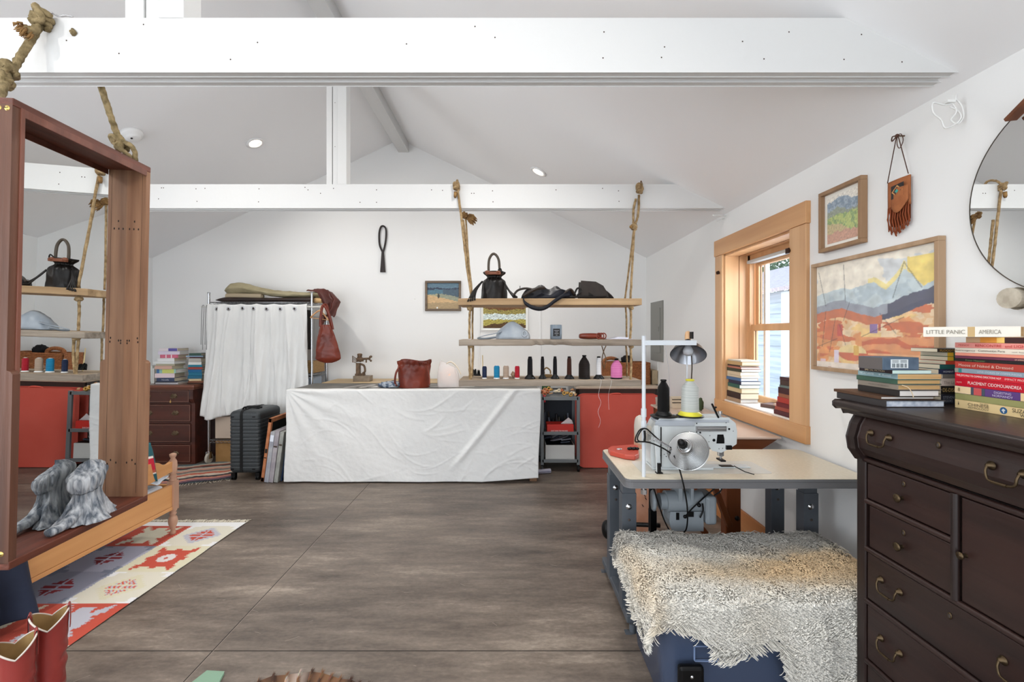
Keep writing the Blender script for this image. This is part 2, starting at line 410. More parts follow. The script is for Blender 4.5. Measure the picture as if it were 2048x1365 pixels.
# recessed lights
LAMP = mat('lamp_glow', (255, 238, 214), 0.5, emit=14)
RING = mat('lamp_ring', (236, 236, 236), 0.4)
def can(x, y, label, on=True, tilt=0):
    z = ceil_z(x)-0.001; sgn = 1 if x > XR else -1
    R = Ry(sgn*math.atan(SL))
    t = thing('recessed_light', label, 'ceiling light', (x, y, z), 'recessed ceiling lights')
    b = MB(); b.lathe([(0.052, 0.002), (0.078, 0.0), (0.08, -0.006), (0.06, -0.012), (0.05, -0.004), (0.05, 0.002)], (x, y, z), 28, 0, R, cap=False); b.build('trim_ring', RING, t)
    b = MB(); b.lathe([(0.0, -0.010), (0.03, -0.009), (0.042, -0.004), (0.044, 0.002), (0.0, 0.002)], (x, y, z), 24, 0, R@Rx(radians(14))); b.build('lamp', LAMP, t)
    d = bpy.data.lights.new('recessed_lamp', 'AREA'); d.shape = 'DISK'; d.size = 0.07; d.energy = 9 if y > 4 else 10.5; d.color = (1.0, 0.965, 0.92); d.spread = radians(165)
    o = bpy.data.objects.new('recessed_lamp', d); col.objects.link(o); o.location = Vector((x, y, z))+R@Vector((0, 0, -0.03)); o.rotation_euler = (R@Rx(0)).to_euler()
can(-2.348, 4.16, 'lit recessed ceiling light on the left slope of the ceiling')
can(0.278, 4.234, 'lit recessed ceiling light on the right slope above the hanging shelves')
for (x, y) in ((-2.348, 2.25), (0.278, 2.3), (-2.348, 0.3), (0.278, 0.3), (-2.348, -1.6), (0.278, -1.6)):  # unseen ceiling lamps, added to brighten the room
    can(x, y, ('added unseen recessed fill light on the %s slope, %s' % ('left' if x < 0 else 'right', 'straight above the camera' if y > 0 else 'behind the camera')) if y < 1 else ('added recessed fill light hidden above the near beam, left slope' if x < 0 else 'added recessed fill light hidden above the near beam, right slope'))
# smoke detector
x, y = -2.865, 3.41; z = ceil_z(x); R = Ry(-math.atan(SL))
t = thing('smoke_detector', 'round white smoke detector on the left ceiling slope', 'smoke detector', (x, y, z))
b = MB(); b.lathe([(0.0, -0.052), (0.035, -0.05), (0.05, -0.042), (0.054, -0.03), (0.072, -0.026), (0.075, 0.0), (0.0, 0.004)], (x, y, z), 28, 0, R); b.build('body', RING, t)
b = MB(); b.lathe([(0.0, -0.056), (0.007, -0.055), (0.008, -0.05), (0, -0.05)], (x+0.0, y-0.02, z), 10, 0, R); b.build('button', mat('black_plastic', (9, 9, 10), 0.42, spec=0.3), t)

# ---------------------------------------------------------------- outside the window
b = MB(); b.box(XW+0.3, 14, -2, 18, -0.4, -0.3); tag(b.build('ground', mat('pale_ground', (222, 226, 232), 0.9)), 'pale ground outside the window', 'ground', kind='stuff')
t = thing('shed', 'weathered grey clapboard shed wall seen through the window', 'shed', (4.6, 8, -0.3))
b = MB()
z = -0.3; k = 0
while z < 2.0:
    b.prism([(4.16-0.0, z), (4.6, z), (4.6, z+0.17), (4.185, z+0.17)], 3.0, 6.45, 'y'); z += 0.168
z = -0.3
while z < 2.0:
    b.prism([(4.16-0.0, z), (4.6, z), (4.6, z+0.17), (4.185, z+0.17)], 6.75, 14, 'y'); z += 0.168
b.build('siding', mat('grey_clapboard', (188, 190, 190), 0.8, c2=(216, 218, 220), sc_=6, stretch=(1, 0.2, 3)), t)
b = MB(); b.box(4.08, 4.6, 6.45, 6.75, -0.3, 2.02); b.build('corner_board', mat('white_trim', (235, 235, 232), 0.6), t)
b = MB(); b.prism([(4.0, 2.03), (7.0, 3.0), (7.0, 3.1), (4.0, 2.09)], 3.0, 14, 'y'); b.build('roof', mat('pink_shingle', (196, 172, 166), 0.9, c2=(222, 204, 198), sc_=20), t)
t = thing('tree', 'leafy green tree beyond the shed roof outside the window', 'tree', (10, 15, -0.3))
b = MB(); b.tube([(10, 15, -0.29), (10.1, 15, 2), (9.9, 15.2, 4), (10.2, 15.4, 6)], 0.2, 10); b.build('trunk', mat('bark', (74, 62, 52), 0.9), t)
b = MB(); rr = random.Random(3)
for k in range(5200):
    d = Vector((rr.gauss(0, 1), rr.gauss(0, 1), rr.gauss(0, 1))).normalized()*rr.uniform(0.55, 1)
    p = Vector((10+d.x*3.0, 15+d.y*3.6, 5.2+d.z*2.7)); s = 0.11
    a = Vector((rr.uniform(-1, 1), rr.uniform(-1, 1), rr.uniform(-1, 1))).normalized(); c = a.cross(Vector((0.3, 0.5, 0.8))).normalized()
    b.add([p-a*s, p-c*s*0.5, p+a*s, p+c*s*0.5], [(0, 1, 2, 3)], 0)
b.build('foliage', mat('leaves', (84, 104, 70), 0.8, c2=(140, 150, 120), sc_=3), t)['kind'] = 'stuff'
# ================================================================ ROPES, HANGING MIRROR, SHELVES
ROPE = mat('rope', (122, 98, 66), 0.95, c2=(172, 146, 108), sc_=40, bump=0.5, bsc=160)
ROPE2 = mat('rope_old', (98, 84, 54), 0.95, c2=(152, 134, 98), sc_=40, bump=0.5, bsc=160)
FRAY = mat('rope_fray', (104, 72, 40), 0.95, c2=(150, 116, 70), sc_=30)
STEEL = mat('bright_steel', (190, 190, 192), 0.3, 0.9)
def knot(b, c, s, r, m=0, rope=240, turns=4, ax=None):
    """a hitch: several rope turns wound round a point"""
    c = Vector(c); R = ax or Matrix.Identity(3); pts = []
    for k in range(turns*14+1):
        a = 2*pi*k/14; t = k/(turns*14)
        pts.append(c+R@Vector((s[0]*cos(a), s[1]*sin(a), s[2]*(t-0.5)*2+0.18*s[2]*sin(a*0.5))))
    b.tube(pts, r, 9, m, rope=rope)
    pts = [c+R@Vector(p) for p in [(-s[0]*0.2, -s[1]*1.15, -s[2]*1.2), (s[0]*1.0, -s[1]*0.9, -s[2]*0.3), (s[0]*0.5, -s[1]*1.25, s[2]*0.6), (-s[0]*0.6, -s[1]*1.1, s[2]*1.15), (-s[0]*1.2, 0, s[2]*0.7), (-s[0]*0.8, s[1]*0.9, 0)]]
    b.tube(pts, r, 9, m, rope=rope, sub=6)
def fray(b, p, d, L, r, n, m):
    p = Vector(p); d = Vector(d).normalized(); rr = random.Random(n)
    for k in range(n):
        q = Vector((rr.gauss(0, 1), rr.gauss(0, 1), rr.gauss(0, 1)))*0.28
        e = (d+q).normalized()
        b.tube([p+q*r*1.2, p+e*L*0.5*rr.uniform(.7, 1.1)+q*r, p+e*L*rr.uniform(.7, 1.1)+Vector((0, 0, -L*0.15))], [r*0.25, r*0.18, r*0.08], 4, m)
# ---- rope of the big mirror
RR = 0.0098
a = px(84, 42, 1.55)
b = MB()
b.tube([a, px(62, 80, 1.53), px(38, 118, 1.50), px(22, 146, 1.47)], 0.0115, 10, 0, rope=230, sub=7)
knot(b, px(84, 38, 1.55), (0.023, 0.02, 0.022), 0.0105, 0, 230, 3, Ry(0.5))
b.tube([px(78, 52, 1.54), px(64, 62, 1.52), px(50, 58, 1.51)], 0.012, 10, 0, rope=230, sub=5)
fray(b, px(52, 57, 1.51), (-1, -0.1, -0.1), 0.03, 0.02, 26, 1)
fray(b, px(56, 62, 1.51), (-0.8, -0.1, -0.9), 0.025, 0.018, 18, 1)
knot(b, px(14, 142, 1.46), (0.019, 0.017, 0.018), 0.0105, 0, 230, 3, Ry(-0.4))
knot(b, px(12, 162, 1.44), (0.016, 0.015, 0.012), 0.010, 0, 230, 2, Ry(0.9))
b.tube([px(14, 150, 1.45), px(4, 182, 1.40), px(-10, 215, 1.34)], 0.012, 10, 0, rope=230, sub=6)
tag(b.build('rope', [ROPE2, FRAY]), 'knotted old rope in front of the near beam, holding the near end of the mirror', 'rope', 'ropes holding the mirror')
b = MB()
b.tube([px(150, 66, 1.675), px(176, 120, 1.675), px(199, 166, 1.675), px(222, 235, 1.70), px(236, 275, 1.715)], 0.0105, 10, 0, rope=230, sub=7)
knot(b, px(240, 288, 1.72), (0.014, 0.014, 0.026), 0.0095, 0, 230, 4, Ry(-0.5))
b.tube([px(236, 282, 1.71), px(256, 288, 1.71), px(268, 300, 1.72), px(271, 322, 1.73)], 0.0085, 9, 0, rope=230, sub=6)
b.tube([px(230, 288, 1.71), px(246, 302, 1.70), px(258, 312, 1.71), px(262, 322, 1.73)], 0.0085, 9, 0, rope=230, sub=6)
b.tube([px(150, 66, 1.675), px(150, 60, 1.60), px(146, 66, 1.562)], 0.0095, 9, 0, rope=230, sub=5)
tag(b.build('rope', [ROPE2, FRAY]), 'rope behind the near beam, tied to the far end of the big mirror', 'rope', 'ropes holding the mirror')
b = MB()
b.tube([px(101, 27, 1.56), px(112, 30, 1.58), px(122, 33, 1.585), px(136, 31, 1.585), px(145, 34, 1.59)], 0.0022, 6, 0, sub=5)
b.tube([px(104, 25, 1.56), px(116, 33, 1.58), px(128, 30, 1.585), px(142, 33, 1.59), px(146, 34, 1.6)], 0.0022, 6, 0, sub=5)
tag(b.build('hook_wire', STEEL), 'twisted metal wire hook on top of the near beam at the rope knot', 'hook')

# ---- big mirror: local frame, x towards the room (front), y along the frame (away from the camera), z up
CED = wood('cedar_dark', (72, 44, 31), (104, 66, 48), 'z', 22, 0.5, 0.25)
CEDF = wood('cedar_front', (96, 54, 42), (122, 74, 58), 'z', 22, 0.45, 0.2)
CEDI = wood('cedar_inner', (126, 88, 64), (164, 122, 92), 'z', 30, 0.55, 0.2)
CEDH = wood('cedar_flat', (80, 42, 30), (116, 62, 46), 'y', 24, 0.45, 0.25)
KNOTM = mat('wood_knot', (34, 20, 14), 0.8)
BRASS = mat('brass_screw', (206, 178, 104), 0.35, 0.9)
th = radians(3.9); al = radians(1.2)
mir = thing('hanging_mirror', 'large rectangular mirror in a deep red-brown wooden box frame, hung by ropes', 'mirror', (-1.512, 1.535, 0.745))
mir.rotation_euler = (Matrix.Rotation(th, 4, 'Z')@Matrix.Rotation(al, 4, 'Y')).to_euler()
FX = 0.070; Y0, Y1 = -0.255, 0.235; H = 1.295; ZS = 0.545
def sideprof():
    return [(-0.06, 0), (FX+0.016, 0), (FX+0.016, ZS-0.012), (FX+0.010, ZS-0.004), (FX, ZS), (FX, H), (-0.06, H)]
b = MB(); b.prism(sideprof(), Y0-0.022, Y0, 'y')
for k, (xx, zz, rx, rz) in enumerate([(0.035, 0.95, 0.003, 0.014), (0.02, 0.8, 0.004, 0.006), (0.045, 0.66, 0.003, 0.005), (0.032, 1.05, 0.003, 0.007), (0.035, 0.38, 0.004, 0.006)]):
    b.ball((xx, Y0-0.022, zz), (rx, 0.0006, rz), 10, 6, 1)
b.build('side_board', [CED, KNOTM], mir, 0.003, local=True)
b = MB(); b.prism(sideprof(), Y1, Y1+0.022, 'y')
for (xx, zz) in ((0.028, 1.06), (0.03, 1.09), (0.045, 1.06), (0.02, 0.62), (0.05, 0.63), (0.052, 0.615), (0.012, 0.61), (0.02, 0.14), (0.04, 0.15), (0.052, 0.135), (0.012, 1.06), (0.012, 0.62)):
    b.ball((xx, Y1, zz), (0.0026, 0.0006, 0.0045), 8, 5, 1)
b.box(0.0565, 0.0572, Y1-0.0004, Y1+0.0005, 0.02, H-0.02, 1)
b.build('side_board', [CEDI, KNOTM], mir, 0.003, local=True)
b = MB(); b.box(-0.06, FX+0.002, Y0-0.022, Y1+0.022, H-0.004, H+0.018); b.build('top_board', CEDH, mir, 0.003, local=True)
b = MB(); b.box(-0.06, FX+0.018, Y0-0.022, Y1+0.022, -0.018, 0.006); b.build('bottom_board', CEDH, mir, 0.003, local=True)
b = MB(); b.box(FX-0.004, FX+0.004, Y0, Y0+0.012, 0.0, H); b.box(FX-0.0, FX+0.003, Y0, Y1, H-0.024, H); b.build('front_lip', CEDF, mir, 0.002, local=True)
b = MB(); b.box(-0.008, 0.0, Y0+0.0, Y1-0.0, 0.004, H-0.004); b.build('mirror_glass', mat('mirror_silver', (236, 238, 238), 0.0, 1.0), mir, local=True)
b = MB(); b.box(-0.03, -0.01, Y0, Y1, 0.0, H); b.build('backing_board', CED, mir, local=True)
for (xx, zz) in ((FX-0.014, H-0.012), (FX-0.036, H-0.012), (FX-0.004, 0.028), (FX-0.034, 0.028)):
    b = MB(); b.lathe([(0.0, 0.0035), (0.004, 0.003), (0.0075, 0.0)], (xx, Y0-0.022, zz), 14, 0, Rx(pi/2)); b.box(xx-0.005, xx+0.005, Y0-0.0262, Y0-0.025, zz-0.0008, zz+0.0008, 1)
    b.build('screw', [BRASS, KNOTM], mir, local=True)
# driftwood root on the ledge of the mirror
DRIFT = mat('driftwood', (88, 96, 106), 0.9, c2=(190, 193, 197), sc_=60, stretch=(1, 1, 0.14), bump=1.0, bsc=80, detail=10, lo=0.36, hi=0.62)
t = thing('driftwood_stump', 'silver-grey driftwood root standing on the lower ledge of the hanging mirror', 'driftwood', (-1.40, 1.55, 0.753))
b = MB(); c0 = Vector((-1.455, 1.555, 0.755))
def stump(u, v):
    a = 2*pi*u; z = v*0.182
    r = 0.048+0.036*exp(-v*4.2)-0.010*exp(-((v-0.5)/0.18)**2)+0.012*exp(-((v-0.8)/0.15)**2)
    if v > 0.9: r *= sqrt(max(0.0, 1-((v-0.9)/0.1)**2))*0.9+0.1*(1-v)*10*0.1
    flare = 1+0.42*exp(-v*4)*max(0, cos(3*a+0.6))+0.07*sin(9*a+6*v)+0.05*sin(17*a-9*v)+0.16*fbm(cos(a)*3.5, sin(a)*3.5, z*14)
    cl = Vector((r*flare*cos(a)*0.62, r*flare*sin(a)*1.02, z+(0.018*cos(a-2.2) if v > 0.6 else 0)))
    return c0+cl
b.grid(stump, 72, 44, 0, True, True)
b.build('stump', DRIFT, t)
b = MB(); b.tube([c0+Vector((0.0, -0.02, 0.06)), c0+Vector((0.006, -0.06, 0.03)), c0+Vector((0.012, -0.105, 0.013)), c0+Vector((0.012, -0.15, 0.012))], [0.024, 0.02, 0.016, 0.008], 14, 0, sub=6, flat=0.8); b.build('root_spur', DRIFT, t)

# ---- round mirror on the right wall
t = thing('round_mirror', 'round frameless mirror with a thin dark rim hanging on the right wall', 'mirror', (XW-0.03, 1.235, 1.815))
Ry90 = Ry(-pi/2)
b = MB(); b.lathe([(0.0, 0.012), (0.317, 0.012), (0.317, 0.0), (0.0, 0.0)], (XW-0.008, 1.235, 1.815), 96, 0, Ry90, False); b.build('mirror_glass', MC['mirror_silver'], t)
b = MB(); b.lathe([(0.317, -0.002), (0.3195, -0.002), (0.3195, 0.013), (0.317, 0.013)], (XW-0.008, 1.235, 1.815), 96, 0, Ry90, cap=False); b.build('rim', mat('rim_metal', (130, 124, 114), 0.35, 0.8), t)
LEA = mat('strap_leather', (96, 54, 32), 0.5, c2=(120, 70, 44), sc_=20)
b = MB(); b.beam(px(2020, 240, 1.405), px(2075, 185, 1.32), 0.012, 0.034, 0, (1, 0, 0)); b.build('leather_strap', LEA, t, 0.002)
b = MB(); c = px(2040, 590, 1.415)
b.grid(lambda u, v: Vector((XW-0.045+0.045*v, 1.415+0.035*cos(pi*u*2)-0.03, 1.500+0.032*sin(pi*u*2)*(1.1-0.3*v))), 20, 2, 0, True, True)
b.prism([(1.425+0.036*cos(2*pi*k/18)-0.02, 1.503+0.032*sin(2*pi*k/18)) for k in range(18)], XW-0.05, XW-0.001, 'x', 0)
tag(b.build('wood_peg', mat('pale_log', (168, 158, 142), 0.9, c2=(196, 188, 172), sc_=30, bump=0.4)), 'sawn pale log block fixed under the round mirror', 'wood block')

# ---- hanging plank shelves
PLK = wood('plank_grey', (112, 100, 88), (160, 148, 134), 'x', 26, 0.85, 0.5)
PLKY = wood('plank_yellow', (140, 112, 80), (190, 160, 122), 'x', 16, 0.75, 0.3)
PLKT = wood('plank_top', (132, 112, 90), (182, 164, 142), 'x', 20, 0.85, 0.4)
sh = thing('hanging_shelf', 'three thick rough planks hung one above another by ropes from the far beam', 'shelf', (0.3, 3.38, 1.02))
SY0, SY1 = 3.20, 3.52
def plank(z0, z1, x0, x1, mf, mt, chip=False):
    b = MB(); n = 40
    def top(u, v):
        x = x0+(x1-x0)*u; y = SY0+(SY1-SY0)*v
        return Vector((x, y, z1+0.0012*fbm(x*8, y*20)))
    rows = []
    for i in range(n+1):
        x = x0+(x1-x0)*i/n; w_ = 0.004*fbm(x*6, z0*9)
        dz = 0.0015*fbm(x*12, 3)
        cx = 0
        if chip and 0.42 < i/n < 0.62: cx = 0.010*abs(sin(i*2.1))+0.004
        rows.append([(x, SY0+w_+cx, z0+dz+cx*0.6), (x, SY1-w_, z0), (x, SY1-w_, z1), (x, SY0+w_, z1+dz)])
    v = [p for r in rows for p in r]; f = []; fm = []
    for i in range(n):
        for k in range(4):
            k2 = (k+1) % 4
            f.append((i*4+k, i*4+k2, (i+1)*4+k2, (i+1)*4+k)); fm.append(1 if k == 2 else 0)
    f.append((3, 2, 1, 0)); f.append((n*4, n*4+1, n*4+2, n*4+3)); fm += [0, 0]
    o = len(b.v); b.v += [Vector(p) for p in v]; b.f += f; b.m += fm; b.s += [False]*len(f)
    return b.build('shelf_plank', [mf, mt], sh, 0.003)
plank(1.5985, 1.6455, -0.363, 0.945, PLKY, PLKY)
plank(1.308, 1.352, -0.357, 0.942, PLK, PLKT, True)
plank(1.020, 1.064, -0.357, 0.942, PLK, PLKT)
def rope(lst, label, extra=None, r=0.0085, m=ROPE):
    b = MB()
    for pts in lst: b.tube(pts, r, 9, 0, rope=260, sub=8)
    if extra: extra(b)
    o = b.build('rope', [m, FRAY]); tag(o, label, 'rope', 'ropes of the hanging shelf'); return o
yf = 3.245
def ex1(b):
    knot(b, px(913, 374, yf), (0.016, 0.016, 0.02), 0.0095, 0)
    b.tube([px(911, 384, yf-0.01), px(910, 396, yf-0.01)], [0.012, 0.007], 7, 1, sub=3)
    knot(b, px(930, 432, 3.37), (0.014, 0.014, 0.016), 0.0085, 1)
    fray(b, px(938, 434, 3.36), (1, 0, -0.5), 0.06, 0.03, 34, 1)
    for (x_, z_) in ((940, 618), (941, 692)): knot(b, px(x_, z_, yf), (0.013, 0.013, 0.009), 0.008, 0, turns=2)
    b.tube([px(913, 372, yf), px(914, 362, 3.29), px(916, 366, 3.36), px(922, 400, 3.37), px(930, 430, 3.37)], 0.008, 8, 0, rope=260, sub=6)
rope([[px(915, 378, yf), px(922, 430, yf), px(931, 510, yf), px(943, 597, yf)], [px(926, 440, yf+.02), px(935, 510, yf+.015), px(945, 597, yf+.01)],
      [px(941, 611, yf), px(939, 640, yf), px(939, 678, yf)], [px(938, 690, yf), px(939, 730, yf), px(940, 762, yf)], [px(946, 690, yf), px(945, 730, yf), px(941, 760, yf)]],
     'thick doubled rope at the left end of the hanging shelves, with a frayed knot', ex1)
def ex2(b):
    knot(b, px(1279, 378, yf), (0.016, 0.016, 0.028), 0.009, 0, turns=5)
    b.tube([px(1281, 366, yf), px(1282, 362, 3.26), px(1284, 366, 3.34)], 0.0035, 6, 1, sub=4)
    knot(b, px(1268, 455, yf), (0.014, 0.014, 0.014), 0.0085, 0)
    b.ball(px(1262, 454, yf-.01), 0.012, 10, 6, 1)
    for (x_, z_) in ((1262, 616), (1262, 693)): knot(b, px(x_, z_, yf), (0.011, 0.011, 0.009), 0.0075, 0, turns=2)
rope([[px(1278, 390, yf), px(1276, 430, yf), px(1269, 458, yf), px(1265, 520, yf), px(1261, 598, yf)],
      [px(1272, 398, yf), px(1267, 420, yf), px(1267, 450, yf)],
      [px(1261, 611, yf), px(1262, 650, yf), px(1260, 678, yf)], [px(1261, 692, yf), px(1262, 720, yf), px(1261, 762, yf)]],
     'rope at the front right corner of the hanging shelves', ex2)
rope([[px(1268, 458, 3.26), px(1259, 530, 3.36), px(1250, 599, 3.47)], [px(1251, 611, 3.47), px(1253, 640, 3.47), px(1253, 680, 3.47)], [px(1252, 690, 3.47), px(1254, 720, 3.47), px(1254, 754, 3.47)]],
     'thinner rope at the rear right corner of the hanging shelves', None, 0.007)
rope([[px(931, 430, 3.38), px(938, 530, 3.43), px(945, 599, 3.47)], [px(946, 611, 3.47), px(945, 640, 3.47), px(945, 680, 3.47)], [px(946, 690, 3.47), px(945, 720, 3.47), px(945, 754, 3.47)]],
     'thinner rope at the rear left corner of the hanging shelves', None, 0.007)

# ---------------------------------------------------------------- thread spools
BLK = mat('black_plastic', (22, 22, 24), 0.4)
def thread(nm, c, c2):
    return mat('thread_'+nm, c, 0.6, spec=0.3, c2=c2, sc_=3, stretch=(1, 1, 90), bump=0.6, bsc=120, lo=0.4, hi=0.6)
def spool(x, y, z, kind, mt, label, h, r, base=BLK, grp='thread spools on the lowest shelf'):
    t = thing('thread_spool', label, 'thread spool', (x, y, z), grp)
    if kind == 'small':
        b = MB(); b.lathe([(r*1.12, 0), (r*1.15, 0.004), (r*0.9, 0.006), (r*0.9, 0.01)], (x, y, z), 20); b.build('base', base, t)
        b = MB(); b.lathe([(r*0.55, h-0.003), (r*0.6, h), (r*0.3, h+0.002)], (x, y, z), 20); b.build('cap', base, t)
        b = MB(); b.lathe([(r*0.95, 0.008), (r, 0.012), (r, h*0.86), (r*0.86, h*0.95), (r*0.55, h)], (x, y, z), 24, 0, None, True, None); b.build('thread', mt, t)
    elif kind == 'thin':
        b = MB(); b.lathe([(r*2.2, 0), (r*2.25, 0.004), (r*1.05, 0.03), (r*0.95, 0.034)], (x, y, z), 24); b.build('base', base, t)
        b = MB(); b.lathe([(r*0.7, h-0.006), (r*0.75, h+0.008), (r*0.4, h+0.01), (0, h+0.01)], (x, y, z), 16); b.build('cap', base, t)
        b = MB(); b.lathe([(r*1.05, 0.028), (r*1.05, 0.04), (r*0.95, h*0.9), (r*0.75, h)], (x, y, z), 24); b.build('thread', mt, t)
    else:
        b = MB(); b.lathe([(r*1.0, 0), (r*1.08, 0.003), (r*1.0, 0.008), (r*0.9, 0.01)], (x, y, z), 24); b.build('base', base, t)
        b = MB(); b.lathe([(r*0.28, h-0.012), (r*0.3, h+0.004), (r*0.4, h+0.006), (r*0.36, h+0.014), (0, h+0.014)], (x, y, z), 16); b.build('cap', base, t)
        b = MB(); b.lathe([(r*0.92, 0.006), (r, 0.014), (r*0.98, h*0.66), (r*0.8, h*0.8), (r*0.34, h*0.985), (r*0.3, h)], (x, y, z), 28); b.build('thread', mt, t)
    return t
ys = 3.29; zs = 1.0655; q = ys/F
def sx(p): return (p-1018)*q
WPL = mat('white_plastic', (228, 228, 226), 0.4)
spool(sx(969), ys, zs, 'small', thread('navy', (22, 32, 58), (34, 48, 80)), 'small navy blue thread spool, leftmost on the lowest hanging shelf', 0.092, 0.0165, WPL)
spool(sx(993.5), ys, zs, 'small', thread('teal', (18, 116, 160), (38, 140, 182)), 'small teal blue thread spool on the lowest hanging shelf', 0.096, 0.021, WPL)
spool(sx(1012), ys, zs, 'small', thread('beige', (164, 142, 124), (186, 166, 148)), 'small beige thread spool on the lowest hanging shelf', 0.096, 0.021, WPL)
spool(sx(1034.5), ys, zs, 'small', thread('red', (156, 20, 36), (182, 34, 52)), 'small red thread spool on the lowest hanging shelf', 0.094, 0.0175, WPL)
spool(sx(1060), ys, zs, 'thin', thread('black', (7, 7, 10), (17, 17, 22)), 'tall black thread cone beside the small red spool', 0.152, 0.0185)
spool(sx(1085), ys, zs, 'thin', thread('charcoal', (17, 14, 16), (32, 27, 29)), 'slim charcoal thread tube, second tall cone from the left', 0.152, 0.0135)
spool(sx(1110), ys, zs, 'thin', thread('black', (7, 7, 10), (17, 17, 22)), 'slim black thread tube just left of the brown one', 0.153, 0.0145)
spool(sx(1138.5), ys, zs, 'thin', thread('brown', (50, 24, 15), (74, 38, 25)), 'slim dark brown thread tube on a black foot', 0.153, 0.0165)
spool(sx(1168.5), ys, zs, 'cone', thread('espresso', (17, 11, 10), (34, 25, 22)), 'wide espresso brown thread cone, fattest of the dark spools', 0.158, 0.041)
spool(sx(1197.5), ys, zs, 'thin', thread('white', (222, 222, 224), (240, 240, 242)), 'slim white thread tube on a black foot', 0.153, 0.018)
spool(sx(1233), ys, zs, 'cone', thread('pink', (222, 112, 176), (240, 146, 200)), 'bright pink thread cone at the right end of the lowest shelf', 0.134, 0.041)
b = MB(); b.tube([(sx(1197), 3.26, zs+0.004), (sx(1197), 3.19, zs-0.01), px(1197, 790, 3.19), px(1202, 806, 3.19), px(1196, 824, 3.19), px(1201, 842, 3.19), px(1197, 856, 3.19)], 0.0009, 5, 0, sub=5)
tag(b.build('loose_thread', mat('thread_white', (222, 222, 224))), 'long white thread trailing down in front of the red case from the slim white spool', 'thread')
b = MB(); b.tube([(sx(1216), 3.27, zs+0.004), (sx(1217), 3.19, zs-0.01), px(1217, 790, 3.19), px(1218, 820, 3.19)], 0.0008, 5, 0, sub=5)
tag(b.build('loose_thread', mat('thread_white', (222, 222, 224))), 'shorter thread trailing down in front of the red case from the pink cone', 'thread')
# little things on the lowest shelf
b = MB(); p = px(966, 752, 3.42); b.cyl((p.x, 3.42, zs), (p.x-0.004, 3.43, zs+0.165), 0.0045, 0.0035, 8); tag(b.build('wooden_stick', mat('pale_wood', (226, 202, 150), 0.6)), 'thin pale wooden stick standing behind the navy spool', 'stick')
b = MB(); rr = random.Random(5)
for k in range(9):
    b.tube([px(948+k*1.6, 752, 3.36)+Vector((0, 0, 0.0)), px(947+k*1.6+rr.uniform(-3, 3), 744-rr.uniform(0, 5), 3.36), px(950+k*1.4, 752, 3.33)], 0.004, 6, 0, sub=3)
tag(b.build('hair_clip', BLK), 'small black tangle of clips behind the rope, left of the navy spool', 'clip')
b = MB(); b.tube([px(1089, 748, 3.42), px(1088, 741, 3.42), px(1093, 736, 3.42), px(1100, 741, 3.42), px(1101, 748, 3.42)], 0.006, 8, 0, sub=5); b.box(px(1086, 0, 3.42).x, px(1104, 0, 3.42).x, 3.40, 3.44, zs, zs+0.02, 0)
tag(b.build('brass_tag', mat('old_brass', (150, 118, 74), 0.5, 0.4), bevel=0.003), 'small brass-coloured trinket behind the slim black tubes', 'trinket')
b = MB(); b.ball((px(1026, 0, 3.38).x, 3.38, zs+0.022), (0.016, 0.016, 0.022), 12, 8, 0, None, lambda d: 1+0.2*sin(9*d.z+4*d.x)); tag(b.build('shell', mat('shell', (206, 170, 140), 0.5)), 'small tan shell between the beige and the red spool', 'shell')

# ---------------------------------------------------------------- middle shelf
z2 = 1.3535
# silver-grey bag lying down, strap to the left
t = thing('shoulder_bag', 'pale silver-grey leather shoulder bag lying on the middle hanging shelf', 'bag', px(1025, 680, 3.3), )
SILV = mat('silver_leather', (134, 143, 153), 0.4, c2=(160, 167, 174), sc_=8, bump=0.25, bsc=14)
b = MB(); c = px(1026, 662, 3.30); c.z = z2+0.002
def sbag(u, v):
    a = pi*v; ph = 2*pi*u
    x = -cos(a)*0.126; s = sin(a)**0.55; hh = 0.125*(1-0.28*((x-0.0)/0.126)**2)
    h2 = hh*(0.78+0.25*exp(-((x+0.01)/0.07)**2))
    zz = max(0, sin(ph))*h2*s; yy = cos(ph)*0.085*s
    w_ = 0.006*fbm(x*20, zz*20, yy*20)
    return c+Vector((x, yy+w_, zz+w_*(1 if zz > 0.01 else 0)))
b.grid(sbag, 40, 30, 0, True, True); b.build('bag_body', SILV, t)
b = MB(); b.tube([px(1002, 664, 3.24), px(988, 668, 3.23), px(972, 671, 3.23), px(956, 676, 3.25), px(970, 678, 3.26), px(990, 675, 3.27), px(1004, 674, 3.25)], 0.010, 8, 0, sub=6, flat=0.35); b.build('strap', SILV, t)
b = MB(); p = px(1049, 668, 3.22); b.tube([p+Vector((0.017*cos(k*pi/8), -0.0, 0.020*sin(k*pi/8))) for k in range(16)], 0.006, 8, 0, closed=True); b.build('ring_tab', SILV, t)
# candle jar
t = thing('candle_jar', 'grey candle jar with a small black label on the middle hanging shelf', 'candle', (sx(1112), ys, z2))
R0 = 0.0425; x, y = sx(1112), ys
b = MB(); b.lathe([(R0*0.92, 0), (R0, 0.004), (R0, 0.104), (R0*0.94, 0.106), (R0*0.92, 0.09), (0, 0.088)], (x, y, z2), 32); b.build('jar', mat('grey_glaze', (116, 128, 140), 0.3), t)
b = MB()
b.grid(lambda u, v: Vector((x+(R0+0.0006)*sin(-0.62+1.24*u), y-(R0+0.0006)*cos(-0.62+1.24*u), z2+0.022+0.055*v)), 12, 2, 0)
b.build('label', mat('black_label', (24, 24, 28), 0.6), t)
b = MB()
for k, wd in enumerate((0.012, 0.03, 0.02, 0.034)): b.box(x-wd/2, x+wd/2, y-R0-0.0022, y-R0-0.0012, z2+0.03+0.011*k, z2+0.032+0.011*k)
b.build('label_print', mat('label_white', (180, 182, 186), 0.6), t)
